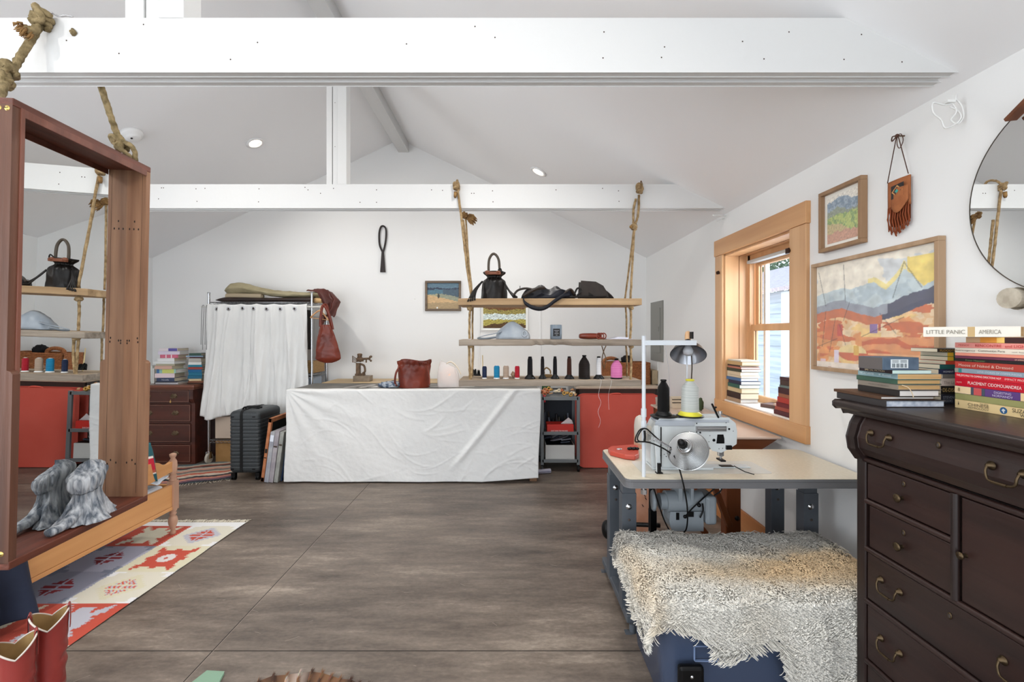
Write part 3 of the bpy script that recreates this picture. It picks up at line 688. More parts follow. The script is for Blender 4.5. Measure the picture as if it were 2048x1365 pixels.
# brown leather key pouch
t = thing('key_pouch', 'glossy red-brown leather pouch with a ring on the middle hanging shelf', 'pouch', (sx(1184), ys, z2))
REDL = mat('red_leather', (104, 42, 28), 0.35, c2=(128, 54, 36), sc_=10, bump=0.15)
b = MB(); x = sx(1180)
b.grid(lambda u, v: Vector((x-cos(pi*v)*0.08, ys+0.035*cos(2*pi*u)*(sin(pi*v)**0.3), z2+0.023+0.022*sin(2*pi*u)*(sin(pi*v)**0.3))), 20, 20, 0, True, True); b.build('pouch', REDL, t)
b = MB()
for k in range(3): b.tube([(sx(1206-k*5)+0.018*cos(a*pi/8), ys-0.02-0.006*k, z2+0.024+0.020*sin(a*pi/8)) for a in range(16)], 0.0045, 7, 0, closed=True)
b.build('ring', REDL, t)
b = MB(); b.box(sx(1214)*1.0, sx(1268), 3.30, 3.44, z2, z2+0.004); b.prism([(sx(1225), z2+0.004), (sx(1240), z2+0.018), (sx(1262), z2+0.012), (sx(1266), z2+0.004)], 3.34, 3.44, 'y')
tag(b.build('crumpled_paper', mat('pale_paper', (214, 214, 224), 0.8, bump=0.5, bsc=20)), 'pale crumpled paper lying at the right end of the middle shelf', 'paper')

# ---------------------------------------------------------------- top shelf bags
z1 = 1.647
BLKL = mat('black_leather', (11, 9, 9), 0.38, spec=0.35, c2=(24, 18, 15), sc_=6, bump=0.35, bsc=16)
BRNL = mat('dark_brown_leather', (34, 25, 19), 0.42, c2=(46, 34, 26), sc_=8, bump=0.35, bsc=18)
t = thing('bucket_bag', 'black leather drawstring bucket bag with an upright handle on the top hanging shelf', 'handbag', (sx(988), 3.34, z1))
cx_, cy_ = sx(988), 3.34
b = MB()
def bk(u, v):
    a = 2*pi*u; z = v*0.205
    rx_ = 0.098-0.022*v-0.034*exp(-((v-0.80)/0.10)**2)+0.004*exp(-((v-0.97)/0.05)**2)
    fold = 1+0.06*sin(7*a)*min(1, v*1.6)+0.10*sin(13*a)*exp(-((v-0.78)/0.12)**2)+0.05*fbm(cos(a)*2, sin(a)*2, z*12)
    return Vector((cx_+rx_*fold*cos(a), cy_+rx_*0.82*fold*sin(a), z1+0.001+z))
b.grid(bk, 72, 30, 0, True, True); b.add([bk(k/72, 0) for k in range(72)], [tuple(range(71, -1, -1))], 0)
b.build('bag_body', BLKL, t)
b = MB(); b.tube([(cx_-0.040, cy_-0.02, z1+0.19), (cx_-0.041, cy_-0.02, z1+0.25), (cx_-0.035, cy_-0.02, z1+0.30), (cx_-0.012, cy_-0.02, z1+0.334), (cx_+0.012, cy_-0.02, z1+0.330), (cx_+0.034, cy_-0.02, z1+0.29), (cx_+0.040, cy_-0.02, z1+0.22), (cx_+0.04, cy_-0.02, z1+0.19)], 0.0095, 10, 0, sub=6); b.build('handle', mat('olive_leather', (66, 56, 44), 0.45), t)
b = MB(); b.box(cx_-0.06, cx_+0.05, cy_-0.07, cy_-0.045, z1+0.178, z1+0.20); b.ball((cx_-0.048, cy_-0.06, z1+0.195), (0.02, 0.016, 0.014)); b.ball((cx_+0.03, cy_-0.06, z1+0.195), (0.018, 0.016, 0.012)); b.build('brown_trim', mat('tan_trim', (112, 62, 38), 0.5), t, 0.003)
b = MB()
for k in range(7): b.tube([(cx_-0.085, cy_-0.05, z1+0.13), (cx_-0.125-0.003*k, cy_-0.10, z1+0.06), (cx_-0.135-0.008*k+0.01*(k % 2), cy_-0.145, z1-0.012-0.002*k)], 0.006, 6, 0, sub=4)
for k in range(4): b.tube([(cx_+0.075, cy_-0.04, z1+0.12), (cx_+0.11, cy_-0.07, z1+0.06), (cx_+0.145+0.008*k, cy_-0.09, z1+0.008)], 0.007, 6, 0, sub=4)
b.build('tassel', BLKL, t)
b = MB()
b.tube([(cx_+0.03, cy_-0.05, z1+0.21), (cx_+0.045, cy_-0.055, z1+0.225), (cx_+0.055, cy_-0.05, z1+0.205), (cx_+0.04, cy_-0.05, z1+0.195)], 0.0045, 6, 0, sub=5); b.build('drawstring_knot', BLKL, t)
# crumpled black backpack with straps
t = thing('crumpled_backpack', 'collapsed black leather backpack with a strap hanging over the top hanging shelf', 'backpack', (sx(1090), 3.33, z1))
BL2 = mat('black_vinyl', (9, 9, 12), 0.5, spec=0.3, c2=(20, 23, 34), sc_=5, bump=0.3, bsc=22)
b = MB(); x0_ = sx(1042); x1_ = sx(1152)
def cb(u, v):
    x = x0_+(x1_-x0_)*v; s = sin(pi*min(1, max(0, v)))**0.4; a = 2*pi*u
    hgt = (0.088+0.014*sin(v*9+0.6)+0.012*sin(v*21))*s
    zz = max(0.0, sin(a))*hgt*(1+0.25*sin(3*a+8*v)); yy = cos(a)*0.09*s
    return Vector((x, 3.33+yy, z1+0.001+zz))
b.grid(cb, 36, 60, 0, True, True); b.build('bag_body', BL2, t)
b = MB()
b.tube([px(1028, 590, 3.24), px(1036, 581, 3.24), px(1052, 577, 3.24), px(1068, 580, 3.24)], 0.008, 8, 0, sub=6)
b.tube([px(1046, 592, 3.19), px(1062, 583, 3.19), px(1076, 577, 3.2), px(1088, 576, 3.22)], 0.016, 8, 0, sub=6, flat=0.7)
b.tube([px(1126, 592, 3.22), px(1134, 582, 3.22), px(1142, 580, 3.24), px(1150, 592, 3.26)], 0.012, 8, 0, sub=6, flat=0.6)
b.tube([px(1040, 572, 3.25), px(1040, 580, 3.25)], 0.003, 6, 0)
b.build('handle', BRNL, t)
def ribbon(b, pts, wd, nrm=(0, 0, 1), m=0):
    P = smooth([Vector(p) for p in pts], 8); n = Vector(nrm)
    v = []
    for p in P: v += [p-n*wd/2, p+n*wd/2]
    b.add(v, [(2*i, 2*i+2, 2*i+3, 2*i+1) for i in range(len(P)-1)], m, True)
b = MB(); ribbon(b, [px(1046, 596, 3.185), px(1050, 606, 3.18), px(1064, 615, 3.178), px(1080, 618, 3.178), px(1094, 614, 3.178), px(1110, 602, 3.18), px(1126, 592, 3.185), px(1140, 590, 3.2)], 0.03)
b.build('strap', BL2, t, solid=0.004)
# dark flap purse
t = thing('flap_purse', 'dark brown stiff flap purse at the right of the top hanging shelf', 'purse', (sx(1190), 3.34, z1))
b = MB(); b.prism([(sx(1161), z1+0.001), (sx(1163), z1+0.125), (sx(1190), z1+0.118), (sx(1204), z1+0.09), (sx(1213), z1+0.035), (sx(1214), z1+0.001)], 3.27, 3.37, 'y'); b.build('flap', mat('brown_suede', (38, 31, 28), 0.7, c2=(48, 40, 35), sc_=20, bump=0.2), t, 0.008)
b = MB(); b.grid(lambda u, v: Vector((sx(1176)+0.20*v, 3.32+0.055*cos(2*pi*u)*(1-v)**0.35, z1+0.003+max(0, sin(2*pi*u))*0.115*(1-v**1.8)**0.8)), 24, 24, 0, True, True); b.build('bag_body', BLKL, t)
b = MB(); b.tube([px(1148, 590, 3.25), px(1155, 577, 3.25), px(1162, 582, 3.25), px(1154, 592, 3.25)], 0.007, 7, 0, sub=6); b.tube([px(1134, 595, 3.24), px(1160, 594, 3.24), px(1190, 595, 3.24), px(1214, 594, 3.25)], 0.008, 7, 0, sub=5); b.build('strap', BLKL, t)
# ================================================================ THE FAR LEFT: chest of drawers, rack, suitcase, canvases, bench
MAH = wood('mahogany', (58, 26, 19), (84, 40, 29), 'x', 16, 0.32, 0.05, coat=0.3)
MAHL = wood('mahogany_top', (96, 54, 38), (118, 70, 52), 'x', 16, 0.3, 0.05, coat=0.3)
MAHE = mat('drawer_edge', (128, 90, 76), 0.5)
OBR = mat('antique_brass', (108, 92, 72), 0.4, 0.8)
DY = 4.81; dx0, dx1 = -4.04, -3.36; dz = 0.852
t = thing('chest_of_drawers', 'red-brown mahogany chest of drawers with brass pulls, left of the wire rack', 'chest of drawers', (-3.7, 5.03, 0))
b = MB(); b.box(dx0, dx1, DY+0.012, 5.25, 0.0, 0.80); b.box(dx1-0.035, dx1+0.006, DY-0.004, DY+0.03, 0.0, 0.655); b.box(dx0-0.006, dx0+0.035, DY-0.004, DY+0.03, 0.0, 0.655)
b.prism([(DY-0.03, 0.81), (DY-0.03, 0.70), (DY-0.004, 0.655), (DY+0.03, 0.655), (DY+0.03, 0.81)], dx1-0.035, dx1+0.006, 'x'); b.prism([(DY-0.03, 0.81), (DY-0.03, 0.70), (DY-0.004, 0.655), (DY+0.03, 0.655), (DY+0.03, 0.81)], dx0-0.006, dx0+0.035, 'x')
for z in (0.0, 0.215, 0.435, 0.645): b.box(dx0, dx1, DY, DY+0.02, z, z+0.018)
b.build('carcass', MAH, t, 0.004)
b = MB(); b.box(dx0-0.03, dx1+0.03, DY-0.06, 5.26, 0.822, dz); b.box(dx0-0.02, dx1+0.02, DY-0.045, 5.25, 0.800, 0.822); b.build('top', MAHL, t, 0.006)
def bail_oval(p, t, s=1.0, plate=True):
    b = MB(); x, y, z = p
    b.lathe([(0.034*s, 0), (0.035*s, 0.002), (0.02*s, 0.005), (0, 0.006)], (x, y, z), 18, 0, Rx(pi/2), False, lambda a, q: (1+0.14*cos(6*a))*(0.62+0.38*abs(cos(a))))
    b.tube([(x-0.028*s, y-0.006, z+0.004), (x-0.026*s, y-0.018, z-0.008), (x, y-0.022, z-0.017), (x+0.026*s, y-0.018, z-0.008), (x+0.028*s, y-0.006, z+0.004)], 0.0032*s, 6, 0, sub=5)
    return b.build('handle', OBR, t)
for k, (z0, z1_) in enumerate(((0.665, 0.798), (0.457, 0.640), (0.237, 0.430), (0.022, 0.210))):
    yy = DY-0.028 if k == 0 else DY-0.006
    b = MB(); b.box(dx0+0.04, dx1-0.04, yy, DY+0.02, z0, z1_)
    fr = 0.005
    for (a0, a1, c0, c1) in ((dx0+0.046, dx1-0.046, z0+0.006, z0+0.006+fr), (dx0+0.046, dx1-0.046, z1_-0.006-fr, z1_-0.006), (dx0+0.046, dx0+0.046+fr, z0+0.006, z1_-0.006), (dx1-0.046-fr, dx1-0.046, z0+0.006, z1_-0.006)):
        b.box(a0, a1, yy-0.002, yy, c0, c1, 1)
    d = b.build('drawer', [MAH, MAHE], t, 0.003)
    for hx in (-3.84, -3.56): bail_oval((hx, yy, (z0+z1_)/2), d)
    b = MB(); b.lathe([(0.004, 0), (0.005, 0.002), (0, 0.002)], (-3.70, yy, z1_-0.03), 10, 0, Rx(pi/2)); b.build('keyhole', OBR, d)
    if k == 0:
        b = MB(); b.tube([(-3.58, yy-0.02, 0.70), (-3.58, yy-0.022, 0.685)], 0.002, 5); b.ball((-3.58, yy-0.024, 0.675), (0.008, 0.006, 0.014)); b.build('key_tassel', mat('gold_tassel', (190, 150, 90), 0.7), d)
# striped flat-woven rug in front of the chest
def rug2(u, v):
    s = v*1.0+0.02*sin(40*u); c = [(92, 108, 112), (190, 178, 160), (150, 84, 68), (60, 56, 58), (188, 176, 160), (206, 150, 128), (110, 110, 108), (180, 160, 140), (196, 98, 76), (214, 196, 176), (46, 48, 54), (196, 130, 110), (120, 84, 96), (40, 46, 56)]
    j = abs(((u*9) % 1)-0.5)*2
    k = int((s*1.0+0.05*j*(1 if 0.2 < v < 0.7 else 0.1))*len(c)) % len(c)
    return c[k]
ya, yb_ = 3.98, 4.80
def P2(u, v): return Vector((-3.95+u*1.30-0.38*(1-v)*0.0, yb_-(yb_-ya)*v, 0.004+0.002*sin(u*9+v*4)))
R_ = Rz(radians(24))
def P2r(u, v):
    p = Vector((-1.1+1.9*u, -0.36+0.72*(1-v), 0.005+0.0015*sin(9*u)))
    q = R_@p; return Vector((-3.52+q.x, 4.33+q.y, 0.005))
b, cs = paint(1, 1, 110, 60, rug2, P2r)
n0 = len(b.v)
for k in range(80):
    p = P2r(k/80, 1.0); e = p+R_@Vector((random.uniform(-.01, .01), -random.uniform(0.02, 0.05), 0)); e2 = p+R_@Vector((random.uniform(-.02, .02), -random.uniform(0.05, 0.07), 0))
    b.tube([p, Vector((e.x, e.y, 0.006)), Vector((e2.x, e2.y, 0.003))], 0.0025, 4, 0)
cs += [lin((196, 186, 168))]*(len(b.v)-n0)
tag(b.build('striped_rug', vcmat('rug_weave2', 0.95, 0.3, 160), colors=cs), 'dark striped flat-woven rug lying before the mahogany chest and the rack', 'rug')

# wire rack
CHR = mat('chrome', (196, 198, 202), 0.22, 1.0)
t = thing('wire_rack', 'chrome wire shelving rack on casters against the far wall', 'wire rack', (-2.68, 5.04, 0))
rx0, rx1, ry0, ry1 = -3.235, -2.125, 4.85, 5.24
for (x, y) in ((rx0, ry0), (rx1, ry0), (rx0, ry1), (rx1, ry1)):
    b = MB(); b.cyl((x, y, 0.11), (x, y, 1.835), 0.0125, seg=12); b.lathe([(0.015, 0), (0.015, 0.012), (0, 0.014)], (x, y, 1.83), 12); b.build('post', CHR, t)
    b = MB(); b.cyl((x-0.012, y, 0.055), (x+0.012, y, 0.055), 0.054, seg=20); cst = b.build('caster', mat('caster_rubber', (186, 180, 168), 0.5), t, 0.004)
    b = MB(); b.prism([(y-0.03, 0.03+0.02), (y+0.03, 0.05), (y+0.018, 0.125), (y-0.018, 0.125)], x-0.019, x-0.015, 'x'); b.prism([(y-0.03, 0.05), (y+0.03, 0.05), (y+0.018, 0.125), (y-0.018, 0.125)], x+0.015, x+0.019, 'x'); b.box(x-0.019, x+0.019, y-0.018, y+0.018, 0.12, 0.126); b.build('fork', CHR, cst)
def wire_shelf(z):
    b = MB()
    for dz_ in (0, -0.028):
        b.tube([(rx0, ry0, z+dz_), (rx1, ry0, z+dz_)], 0.003, 6); b.tube([(rx0, ry1, z+dz_), (rx1, ry1, z+dz_)], 0.003, 6)
        b.tube([(rx0, ry0, z+dz_), (rx0, ry1, z+dz_)], 0.003, 6); b.tube([(rx1, ry0, z+dz_), (rx1, ry1, z+dz_)], 0.003, 6)
    zz = []
    for k in range(57): zz.append((rx0+(rx1-rx0)*k/56, ry0, z-0.028*(k % 2)))
    b.tube(zz, 0.0022, 5)
    for k in range(1, 44): b.tube([(rx0+(rx1-rx0)*k/44, ry0, z+0.003), (rx0+(rx1-rx0)*k/44, ry1, z+0.003)], 0.0018, 4)
    for k in (1, 2): b.tube([(rx0, ry0+(ry1-ry0)*k/3, z-0.003), (rx1, ry0+(ry1-ry0)*k/3, z-0.003)], 0.003, 5)
    b.build('wire_shelf', CHR, t)
for z in (1.735, 0.95, 0.245): wire_shelf(z)
b = MB(); b.tube([(rx0-0.07, ry0-0.03, 1.683), (rx1+0.15, ry0-0.03, 1.683)], 0.006, 8); b.box(rx1+0.12, rx1+0.16, ry0-0.05, ry0+0.01, 1.60, 1.69); b.build('hanging_rod', mat('cream_metal', (226, 224, 216), 0.4), t, 0.003)
# curtain
def cur(u, v):
    xt = -3.205+u*(1.055); xb = -3.30+u*1.16
    x = xt+(xb-xt)*v**1.1
    z = 1.715-0.012*abs(sin(u*pi*6))-v*(1.715-(0.505+0.06*u+0.03*sin(u*5+1)-0.05*exp(-((u-0.12)/0.1)**2)))
    amp = 0.014+0.046*v**0.6
    y = 4.785-0.005+amp*(0.75*abs(sin(u*23+1.2*sin(v*2+u*3)))**0.7+0.5*sin(u*17+2+0.8*v)+0.35*abs(sin(u*47+v*3))+0.2*fbm(u*14, v*5)-0.5)
    if u < 0.45: x += 0.03*sin(pi*v)*sin(u*20)
    return Vector((x, y, z))
CLO = mat('white_cotton', (226, 226, 224), 0.9, bump=0.15, bsc=60)
b = MB(); b.grid(cur, 180, 60, 0, True)
ct = b.build('curtain', CLO, None, solid=0.003); tag(ct, 'long white cotton curtain hanging by grommets across the wire rack', 'curtain')
for k, u in enumerate((0.10, 0.22, 0.35, 0.47, 0.60, 0.73, 0.88)):
    p = cur(u, 0.028); bb = MB(); bb.lathe([(0.012, -0.004), (0.021, -0.004), (0.022, 0.0), (0.021, 0.004), (0.012, 0.004), (0.012, -0.004)], (p.x, p.y-0.003, p.z-0.012), 18, 0, Rx(pi/2), cap=False); bb.lathe([(0.0, 0.003), (0.0122, 0.003)], (p.x, p.y-0.003, p.z-0.012), 18, 1, Rx(pi/2), cap=False)
    bb.build('grommet', [CHR, mat('dark_hole', (70, 62, 58), 0.9)], ct)
# things on the rack top
OLV = mat('olive_canvas', (146, 136, 106), 0.85, c2=(164, 154, 124), sc_=8, bump=0.4, bsc=30)
b = MB()
def olive(u, v):
    x = -3.15+1.18*v; a = 2*pi*u
    h = 0.036+0.026*exp(-((v-0.12)/0.13)**2); zc = 1.85+0.052*exp(-((v-0.18)/0.2)**2)-0.045*exp(-((v-0.8)/0.5)**2)*0.6
    s = min(1, v*12)**0.5*min(1, (1-v)*10)**0.5; s = max(s, 0.05)
    return Vector((x, 5.0+0.11*cos(a)*s+0.01*fbm(v*6, a), zc+h*sin(a)*s*(1+0.18*sin(3*a+7*v))+0.006*fbm(v*14, cos(a)*2, sin(a)*2)))
b.grid(olive, 40, 70, 0, True, True); tag(b.build('canvas_roll', OLV), 'rumpled olive canvas cloth heaped on top of the wire rack', 'cloth')
b = MB(); b.cyl((-3.09, 4.93, 1.805), (-2.70, 4.93, 1.805), 0.034, seg=24); b.cyl((-3.08, 4.93, 1.805), (-2.69, 4.93, 1.805), 0.02, seg=24); tag(b.build('canvas_tube', mat('khaki_roll', (160, 146, 122), 0.8)), 'short khaki roll under the olive canvas on the rack', 'fabric roll')
b = MB(); b.grid(lambda u, v: Vector((-3.22+1.10*v, 4.945+0.08*cos(2*pi*u)*min(1, v*14+0.1), 1.765+(0.030+0.006*sin(v*8))*sin(2*pi*u)*min(1, v*8+0.1))), 24, 40, 0, True, True)
b.add([b.v[-24+k] for k in range(24)], [tuple(range(24))], 0)
tag(b.build('hide_roll', mat('espresso_hide', (34, 24, 22), 0.5, c2=(46, 32, 26), sc_=6)), 'long dark brown leather hide rolled along the top of the wire rack', 'leather hide')
b = MB(); b.cyl((-2.20, 4.93, 1.765), (-2.03, 4.90, 1.755), 0.028, seg=20); tag(b.build('cardboard_tube', mat('kraft', (196, 160, 112), 0.8)), 'end of a tan cardboard tube on the right of the rack top', 'tube')
RB = mat('redbrown_hide', (70, 30, 24), 0.5, c2=(90, 40, 31), sc_=5, bump=0.4, bsc=14)
b = MB()
def hide(u, v):
    x = -2.20+0.14*u+0.20*min(1, v*1.8)*(1-0.30*max(0, v-0.6)); z = 1.86+0.03*sin(3*u)-0.03*v-max(0, v-0.28)*0.47*(1-0.30*u+0.25*(u-0.5)**2)
    return Vector((x+0.012*fbm(v*6, u*4), 4.88+0.20*u*(1-v)-0.03*v+0.018*sin(u*11+v*5), z+0.02*fbm(u*5, v*4)))
b.grid(hide, 24, 30, 0, True); tag(b.build('hanging_hide', RB, solid=0.004), 'red-brown leather hide drooping over the right end of the rack', 'leather hide')
# leather bag hung on the rod end
t = thing('hanging_bag', 'red-brown leather hobo bag hanging from the right end of the rack', 'handbag', (-1.90, 4.72, 1.10))
REDB = mat('cognac_leather', (96, 34, 20), 0.36, c2=(124, 48, 28), sc_=6, bump=0.25, bsc=16)
b = MB(); cxx = (652-1018)/F*4.72
def hb(u, v):
    a = 2*pi*u; z = 1.09+0.40*v
    w_ = 0.135*(1-0.62*v**1.6)*(min(1, (v+0.01)*9)**0.5)
    return Vector((cxx+0.02*(1-v)+w_*cos(a)*(1+0.05*sin(5*a+4*v)), 4.72+0.045*sin(a)*(min(1, (v+0.01)*9)**0.5)+0.01*fbm(v*6, cos(a)*2), z-0.0*cos(a)))
b.grid(hb, 40, 26, 0, True, True); b.build('bag_body', REDB, t)
b = MB(); ribbon(b, [(cxx-0.05, 4.70, 1.47), (cxx-0.045, 4.70, 1.58), (cxx-0.028, 4.71, 1.69), (cxx+0.0, 4.73, 1.70), (cxx+0.02, 4.74, 1.60), (cxx+0.05, 4.74, 1.46)], 0.026, (1, 0.2, 0)); ribbon(b, [(cxx-0.005, 4.69, 1.69), (cxx+0.03, 4.70, 1.62), (cxx+0.055, 4.71, 1.53), (cxx+0.07, 4.72, 1.44)], 0.03, (1, 0, 0)); b.build('strap', REDB, t, solid=0.005)
b = MB(); b.tube([px(621, 636, 4.74), px(630, 627, 4.74), px(640, 622, 4.74), px(650, 632, 4.74), px(657, 641, 4.74)], 0.008, 7, 0, sub=5); b.tube([px(621, 636, 4.74), px(640, 638, 4.74), px(657, 641, 4.74)], 0.004, 6); b.tube([px(640, 622, 4.74), px(641, 614, 4.78), px(645, 610, 4.80), px(648, 614, 4.81)], 0.002, 6, 0, sub=4)
tag(b.build('coat_hanger', mat('blond_wood', (206, 156, 108), 0.5)), 'blond wooden coat hanger behind the red-brown leather bag', 'coat hanger')
b = MB()
for (xa, w_) in ((403, 0.04), (411, 0.03)): b.tube([px(xa-1, 690, 4.80), px(xa, 640, 4.80), px(xa+1, 616, 4.80), px(xa+3, 611, 4.80), px(xa+5, 616, 4.80), px(xa+3, 660, 4.81), px(xa+2, 700, 4.81)], 0.0035, 6, 0, sub=5)
tag(b.build('cord_loop', mat('grey_cord', (150, 150, 150), 0.6)), 'thin grey cord looped over the left end of the rack rod', 'cord')
# contents seen beside the curtain
CARD = mat('cardboard', (150, 112, 66), 0.85, c2=(164, 126, 78), sc_=10)
b = MB(); b.box(-3.19, -2.68, 4.89, 5.2, 0.0, 0.235); tag(b.build('cardboard_box', CARD, bevel=0.004), 'brown cardboard box on the floor under the wire rack', 'box')
b = MB(); b.box(-3.18, -2.70, 4.87, 5.2, 0.262, 0.49); b.box(-3.19, -2.69, 4.86, 5.21, 0.49, 0.50); b.lathe([(0.012, 0), (0.012, 0.003), (0, 0.004)], (-2.97, 4.87, 0.46), 10, 1, Rx(pi/2))
tag(b.build('storage_bin', [mat('beige_plastic', (196, 178, 160), 0.5), MC['dark_hole']], bevel=0.01), 'pale beige storage bin on the bottom shelf of the rack', 'storage bin')
WICK = mat('wicker', (136, 80, 44), 0.6, c2=(178, 114, 68), sc_=60, stretch=(1, 1, 2.2), bump=1.0, bsc=70)
b = MB(); b.box(-2.42, -2.13, 4.90, 5.2, 0.965, 1.09)
tag(b.build('wicker_basket', mat('pale_wicker', (160, 124, 78), 0.7, c2=(196, 160, 110), sc_=70, stretch=(1, 1, 2), bump=1.0, bsc=70), bevel=0.006), 'pale wicker basket on the rack shelf below the red-brown bag', 'basket')
b = MB()
for k in range(6):
    x = -2.52+0.055*k
    b.grid(lambda u, v: Vector((x+0.02*sin(2*pi*u), 5.02+0.13*cos(2*pi*u), 1.22+0.44*v)), 14, 2, 0, True, True)
    b.build('garment', mat('garment_%d' % k, [(46, 26, 24), (30, 44, 42), (24, 24, 28), (54, 24, 26), (90, 96, 90), (30, 26, 24)][k], 0.9), None)
    o = col.objects[-1]; tag(o, ['dark maroon garment hanging in the rack behind the curtain', 'dark green garment hanging in the rack behind the curtain', 'black garment hanging in the rack behind the curtain', 'wine red garment hanging in the rack behind the curtain', 'grey green garment hanging in the rack beside the bag', 'dark brown garment hanging at the right end of the rack'][k], 'garment', 'garments hanging in the rack')
    b = MB()
b = MB(); b.box(-2.40, -2.14, 4.92, 5.15, 0.62, 0.92); tag(b.build('plastic_bin', mat('blue_grey_plastic', (176, 190, 206), 0.4), bevel=0.01), 'pale blue-grey plastic bin in the rack, beyond the end of the bench', 'storage bin')

# suitcase
t = thing('suitcase', 'dark charcoal ribbed hard-shell suitcase standing on wheels left of the bench', 'suitcase', (-2.51, 4.46, 0))
SHL = mat('shell_charcoal', (50, 54, 57), 0.42, c2=(56, 60, 62), sc_=60, bump=0.08, bsc=200)
x0, x1, y0, y1, z0, z1_ = -2.655, -2.365, 4.262, 4.675, 0.065, 0.665
b = MB()
def rr_poly(x0, x1, y0, y1, r, n=6):
    P = []
    for (cx, cy, a0) in ((x1-r, y1-r, 0), (x0+r, y1-r, 90), (x0+r, y0+r, 180), (x1-r, y0+r, 270)):
        for k in range(n+1): a = radians(a0+90*k/n); P.append((cx+r*cos(a), cy+r*sin(a)))
    return P
lv = []; N = 70
for k in range(N+1):
    f_ = k/N; z = z0+(z1_-z0)*f_
    e = 0
    r_ = 0.045
    if z-z0 < r_: e = r_-sqrt(max(0, r_**2-(r_-(z-z0))**2))
    if z1_-z < r_: e = r_-sqrt(max(0, r_**2-(r_-(z1_-z))**2))
    rib = 0.0028 if (0.10 < f_ < 0.86 and (k % 4 == 0)) else 0
    P = rr_poly(x0+e+rib, x1-e-rib, y0+e+rib, y1-e-rib, 0.035)
    lv.append([(p[0], p[1], z) for p in P])
n = len(lv[0]); V = [p for l in lv for p in l]; Fc = []
for k in range(N):
    for j in range(n): Fc.append((k*n+j, k*n+(j+1) % n, (k+1)*n+(j+1) % n, (k+1)*n+j))
Fc.append(tuple(range(n-1, -1, -1))); Fc.append(tuple(range(N*n, N*n+n)))
b.add(V, Fc, 0, False); b.build('shell', SHL, t)
b = MB()
xm = -2.535
for (ya, yb2) in ((y0-0.002, y0+0.012),): b.box(xm-0.014, xm+0.014, ya, yb2, z0+0.02, z1_-0.04)
b.grid(lambda u, v: Vector((xm-0.014+0.028*u, (y0+0.043)-0.045*cos(pi/2*v)+0.0, z1_-0.045+0.047*sin(pi/2*v))), 1, 8, 0)
b.box(xm-0.014, xm+0.014, y0+0.04, y1-0.04, z1_-0.002, z1_+0.003)
b.build('strap', mat('black_webbing', (14, 14, 15), 0.8), t)
b = MB()
for q in (0.0, 1.0): b.tube([(xm-0.04, y0+0.09+0.05*q, z1_), (xm-0.01, y0+0.08+0.04*q, z1_+0.022), (xm+0.05, y0+0.10+0.06*q, z1_+0.016), (xm+0.10, y0+0.13+0.05*q, z1_+0.004)], 0.008, 7, 0, sub=5)
b.build('buckle', BLK, t)
for (xx, zz) in ((x0+0.035, 0.60), (x1-0.055, 0.60), (x0+0.035, 0.105), (x1-0.055, 0.105)):
    b = MB(); b.box(xx-0.012, xx+0.016, y0-0.001, y0+0.01, zz, zz+0.012); b.build('latch_mark', BLK, t)
for (xx, yy) in ((x0+0.03, y0+0.035), (x1-0.03, y0+0.035), (x0+0.03, y1-0.035), (x1-0.03, y1-0.035)):
    b = MB(); b.cyl((xx-0.016, yy, 0.024), (xx-0.004, yy, 0.024), 0.024, seg=16); b.cyl((xx+0.004, yy, 0.024), (xx+0.016, yy, 0.024), 0.024, seg=16); b.box(xx-0.02, xx+0.02, yy-0.018, yy+0.018, 0.03, 0.07); b.cyl((xx-0.016, yy, 0.024), (xx+0.016, yy, 0.024), 0.006)
    b.build('wheel', BLK, t, 0.002)
# canvases leaning beside the bench
def slab(nm, label, cat, xb, th_, h, y0, y1, lean, m, grp='canvases leaning beside the suitcase', stripe=None, frame=False):
    R = Ry(radians(lean)); c = Vector((xb, 0, 0))
    b = MB()
    if frame:
        for (ya, yb3, za, zb) in ((y0, y0+0.03, 0, h), (y1-0.03, y1, 0, h), (y0, y1, h-0.04, h), (y0, y1, 0, 0.04)):
            b.add([c+R@Vector(p) for p in [(0, ya, za), (th_, ya, za), (th_, yb3, za), (0, yb3, za), (0, ya, zb), (th_, ya, zb), (th_, yb3, zb), (0, yb3, zb)]], [(0, 3, 2, 1), (4, 5, 6, 7), (0, 1, 5, 4), (1, 2, 6, 5), (2, 3, 7, 6), (3, 0, 4, 7)])
        b.add([c+R@Vector(p) for p in [(0.002, y0+.02, 0.02), (0.006, y0+.02, 0.02), (0.006, y1-.02, 0.02), (0.002, y1-.02, 0.02), (0.002, y0+.02, h-.02), (0.006, y0+.02, h-.02), (0.006, y1-.02, h-.02), (0.002, y1-.02, h-.02)]], [(0, 3, 2, 1), (4, 5, 6, 7), (0, 1, 5, 4), (1, 2, 6, 5), (2, 3, 7, 6), (3, 0, 4, 7)], 1)
    else:
        b.add([c+R@Vector(p) for p in [(0, y0, 0), (th_, y0, 0), (th_, y1, 0), (0, y1, 0), (0, y0, h), (th_, y0, h), (th_, y1, h), (0, y1, h)]], [(0, 3, 2, 1), (4, 5, 6, 7), (0, 1, 5, 4), (1, 2, 6, 5), (2, 3, 7, 6), (3, 0, 4, 7)])
    if stripe:
        for (ya, za, zb) in stripe: b.add([c+R@Vector(p) for p in [(0.004, y0-0.0006, za), (th_-0.004, y0-0.0006, za), (th_-0.004, y0-0.0006, zb), (0.004, y0-0.0006, zb)]], [(0, 1, 2, 3)], 1)
    zmin = min(v.z for v in b.v)
    for v in b.v: v.z -= zmin-0.001
    return tag(b.build(nm, m, bevel=0.002), label, cat, grp)
RUS = mat('rust_wood', (168, 98, 58), 0.7, c2=(196, 132, 92), sc_=12, bump=0.3)
GRYC = mat('grey_canvas', (150, 152, 162), 0.8, c2=(176, 176, 178), sc_=14, bump=0.3)
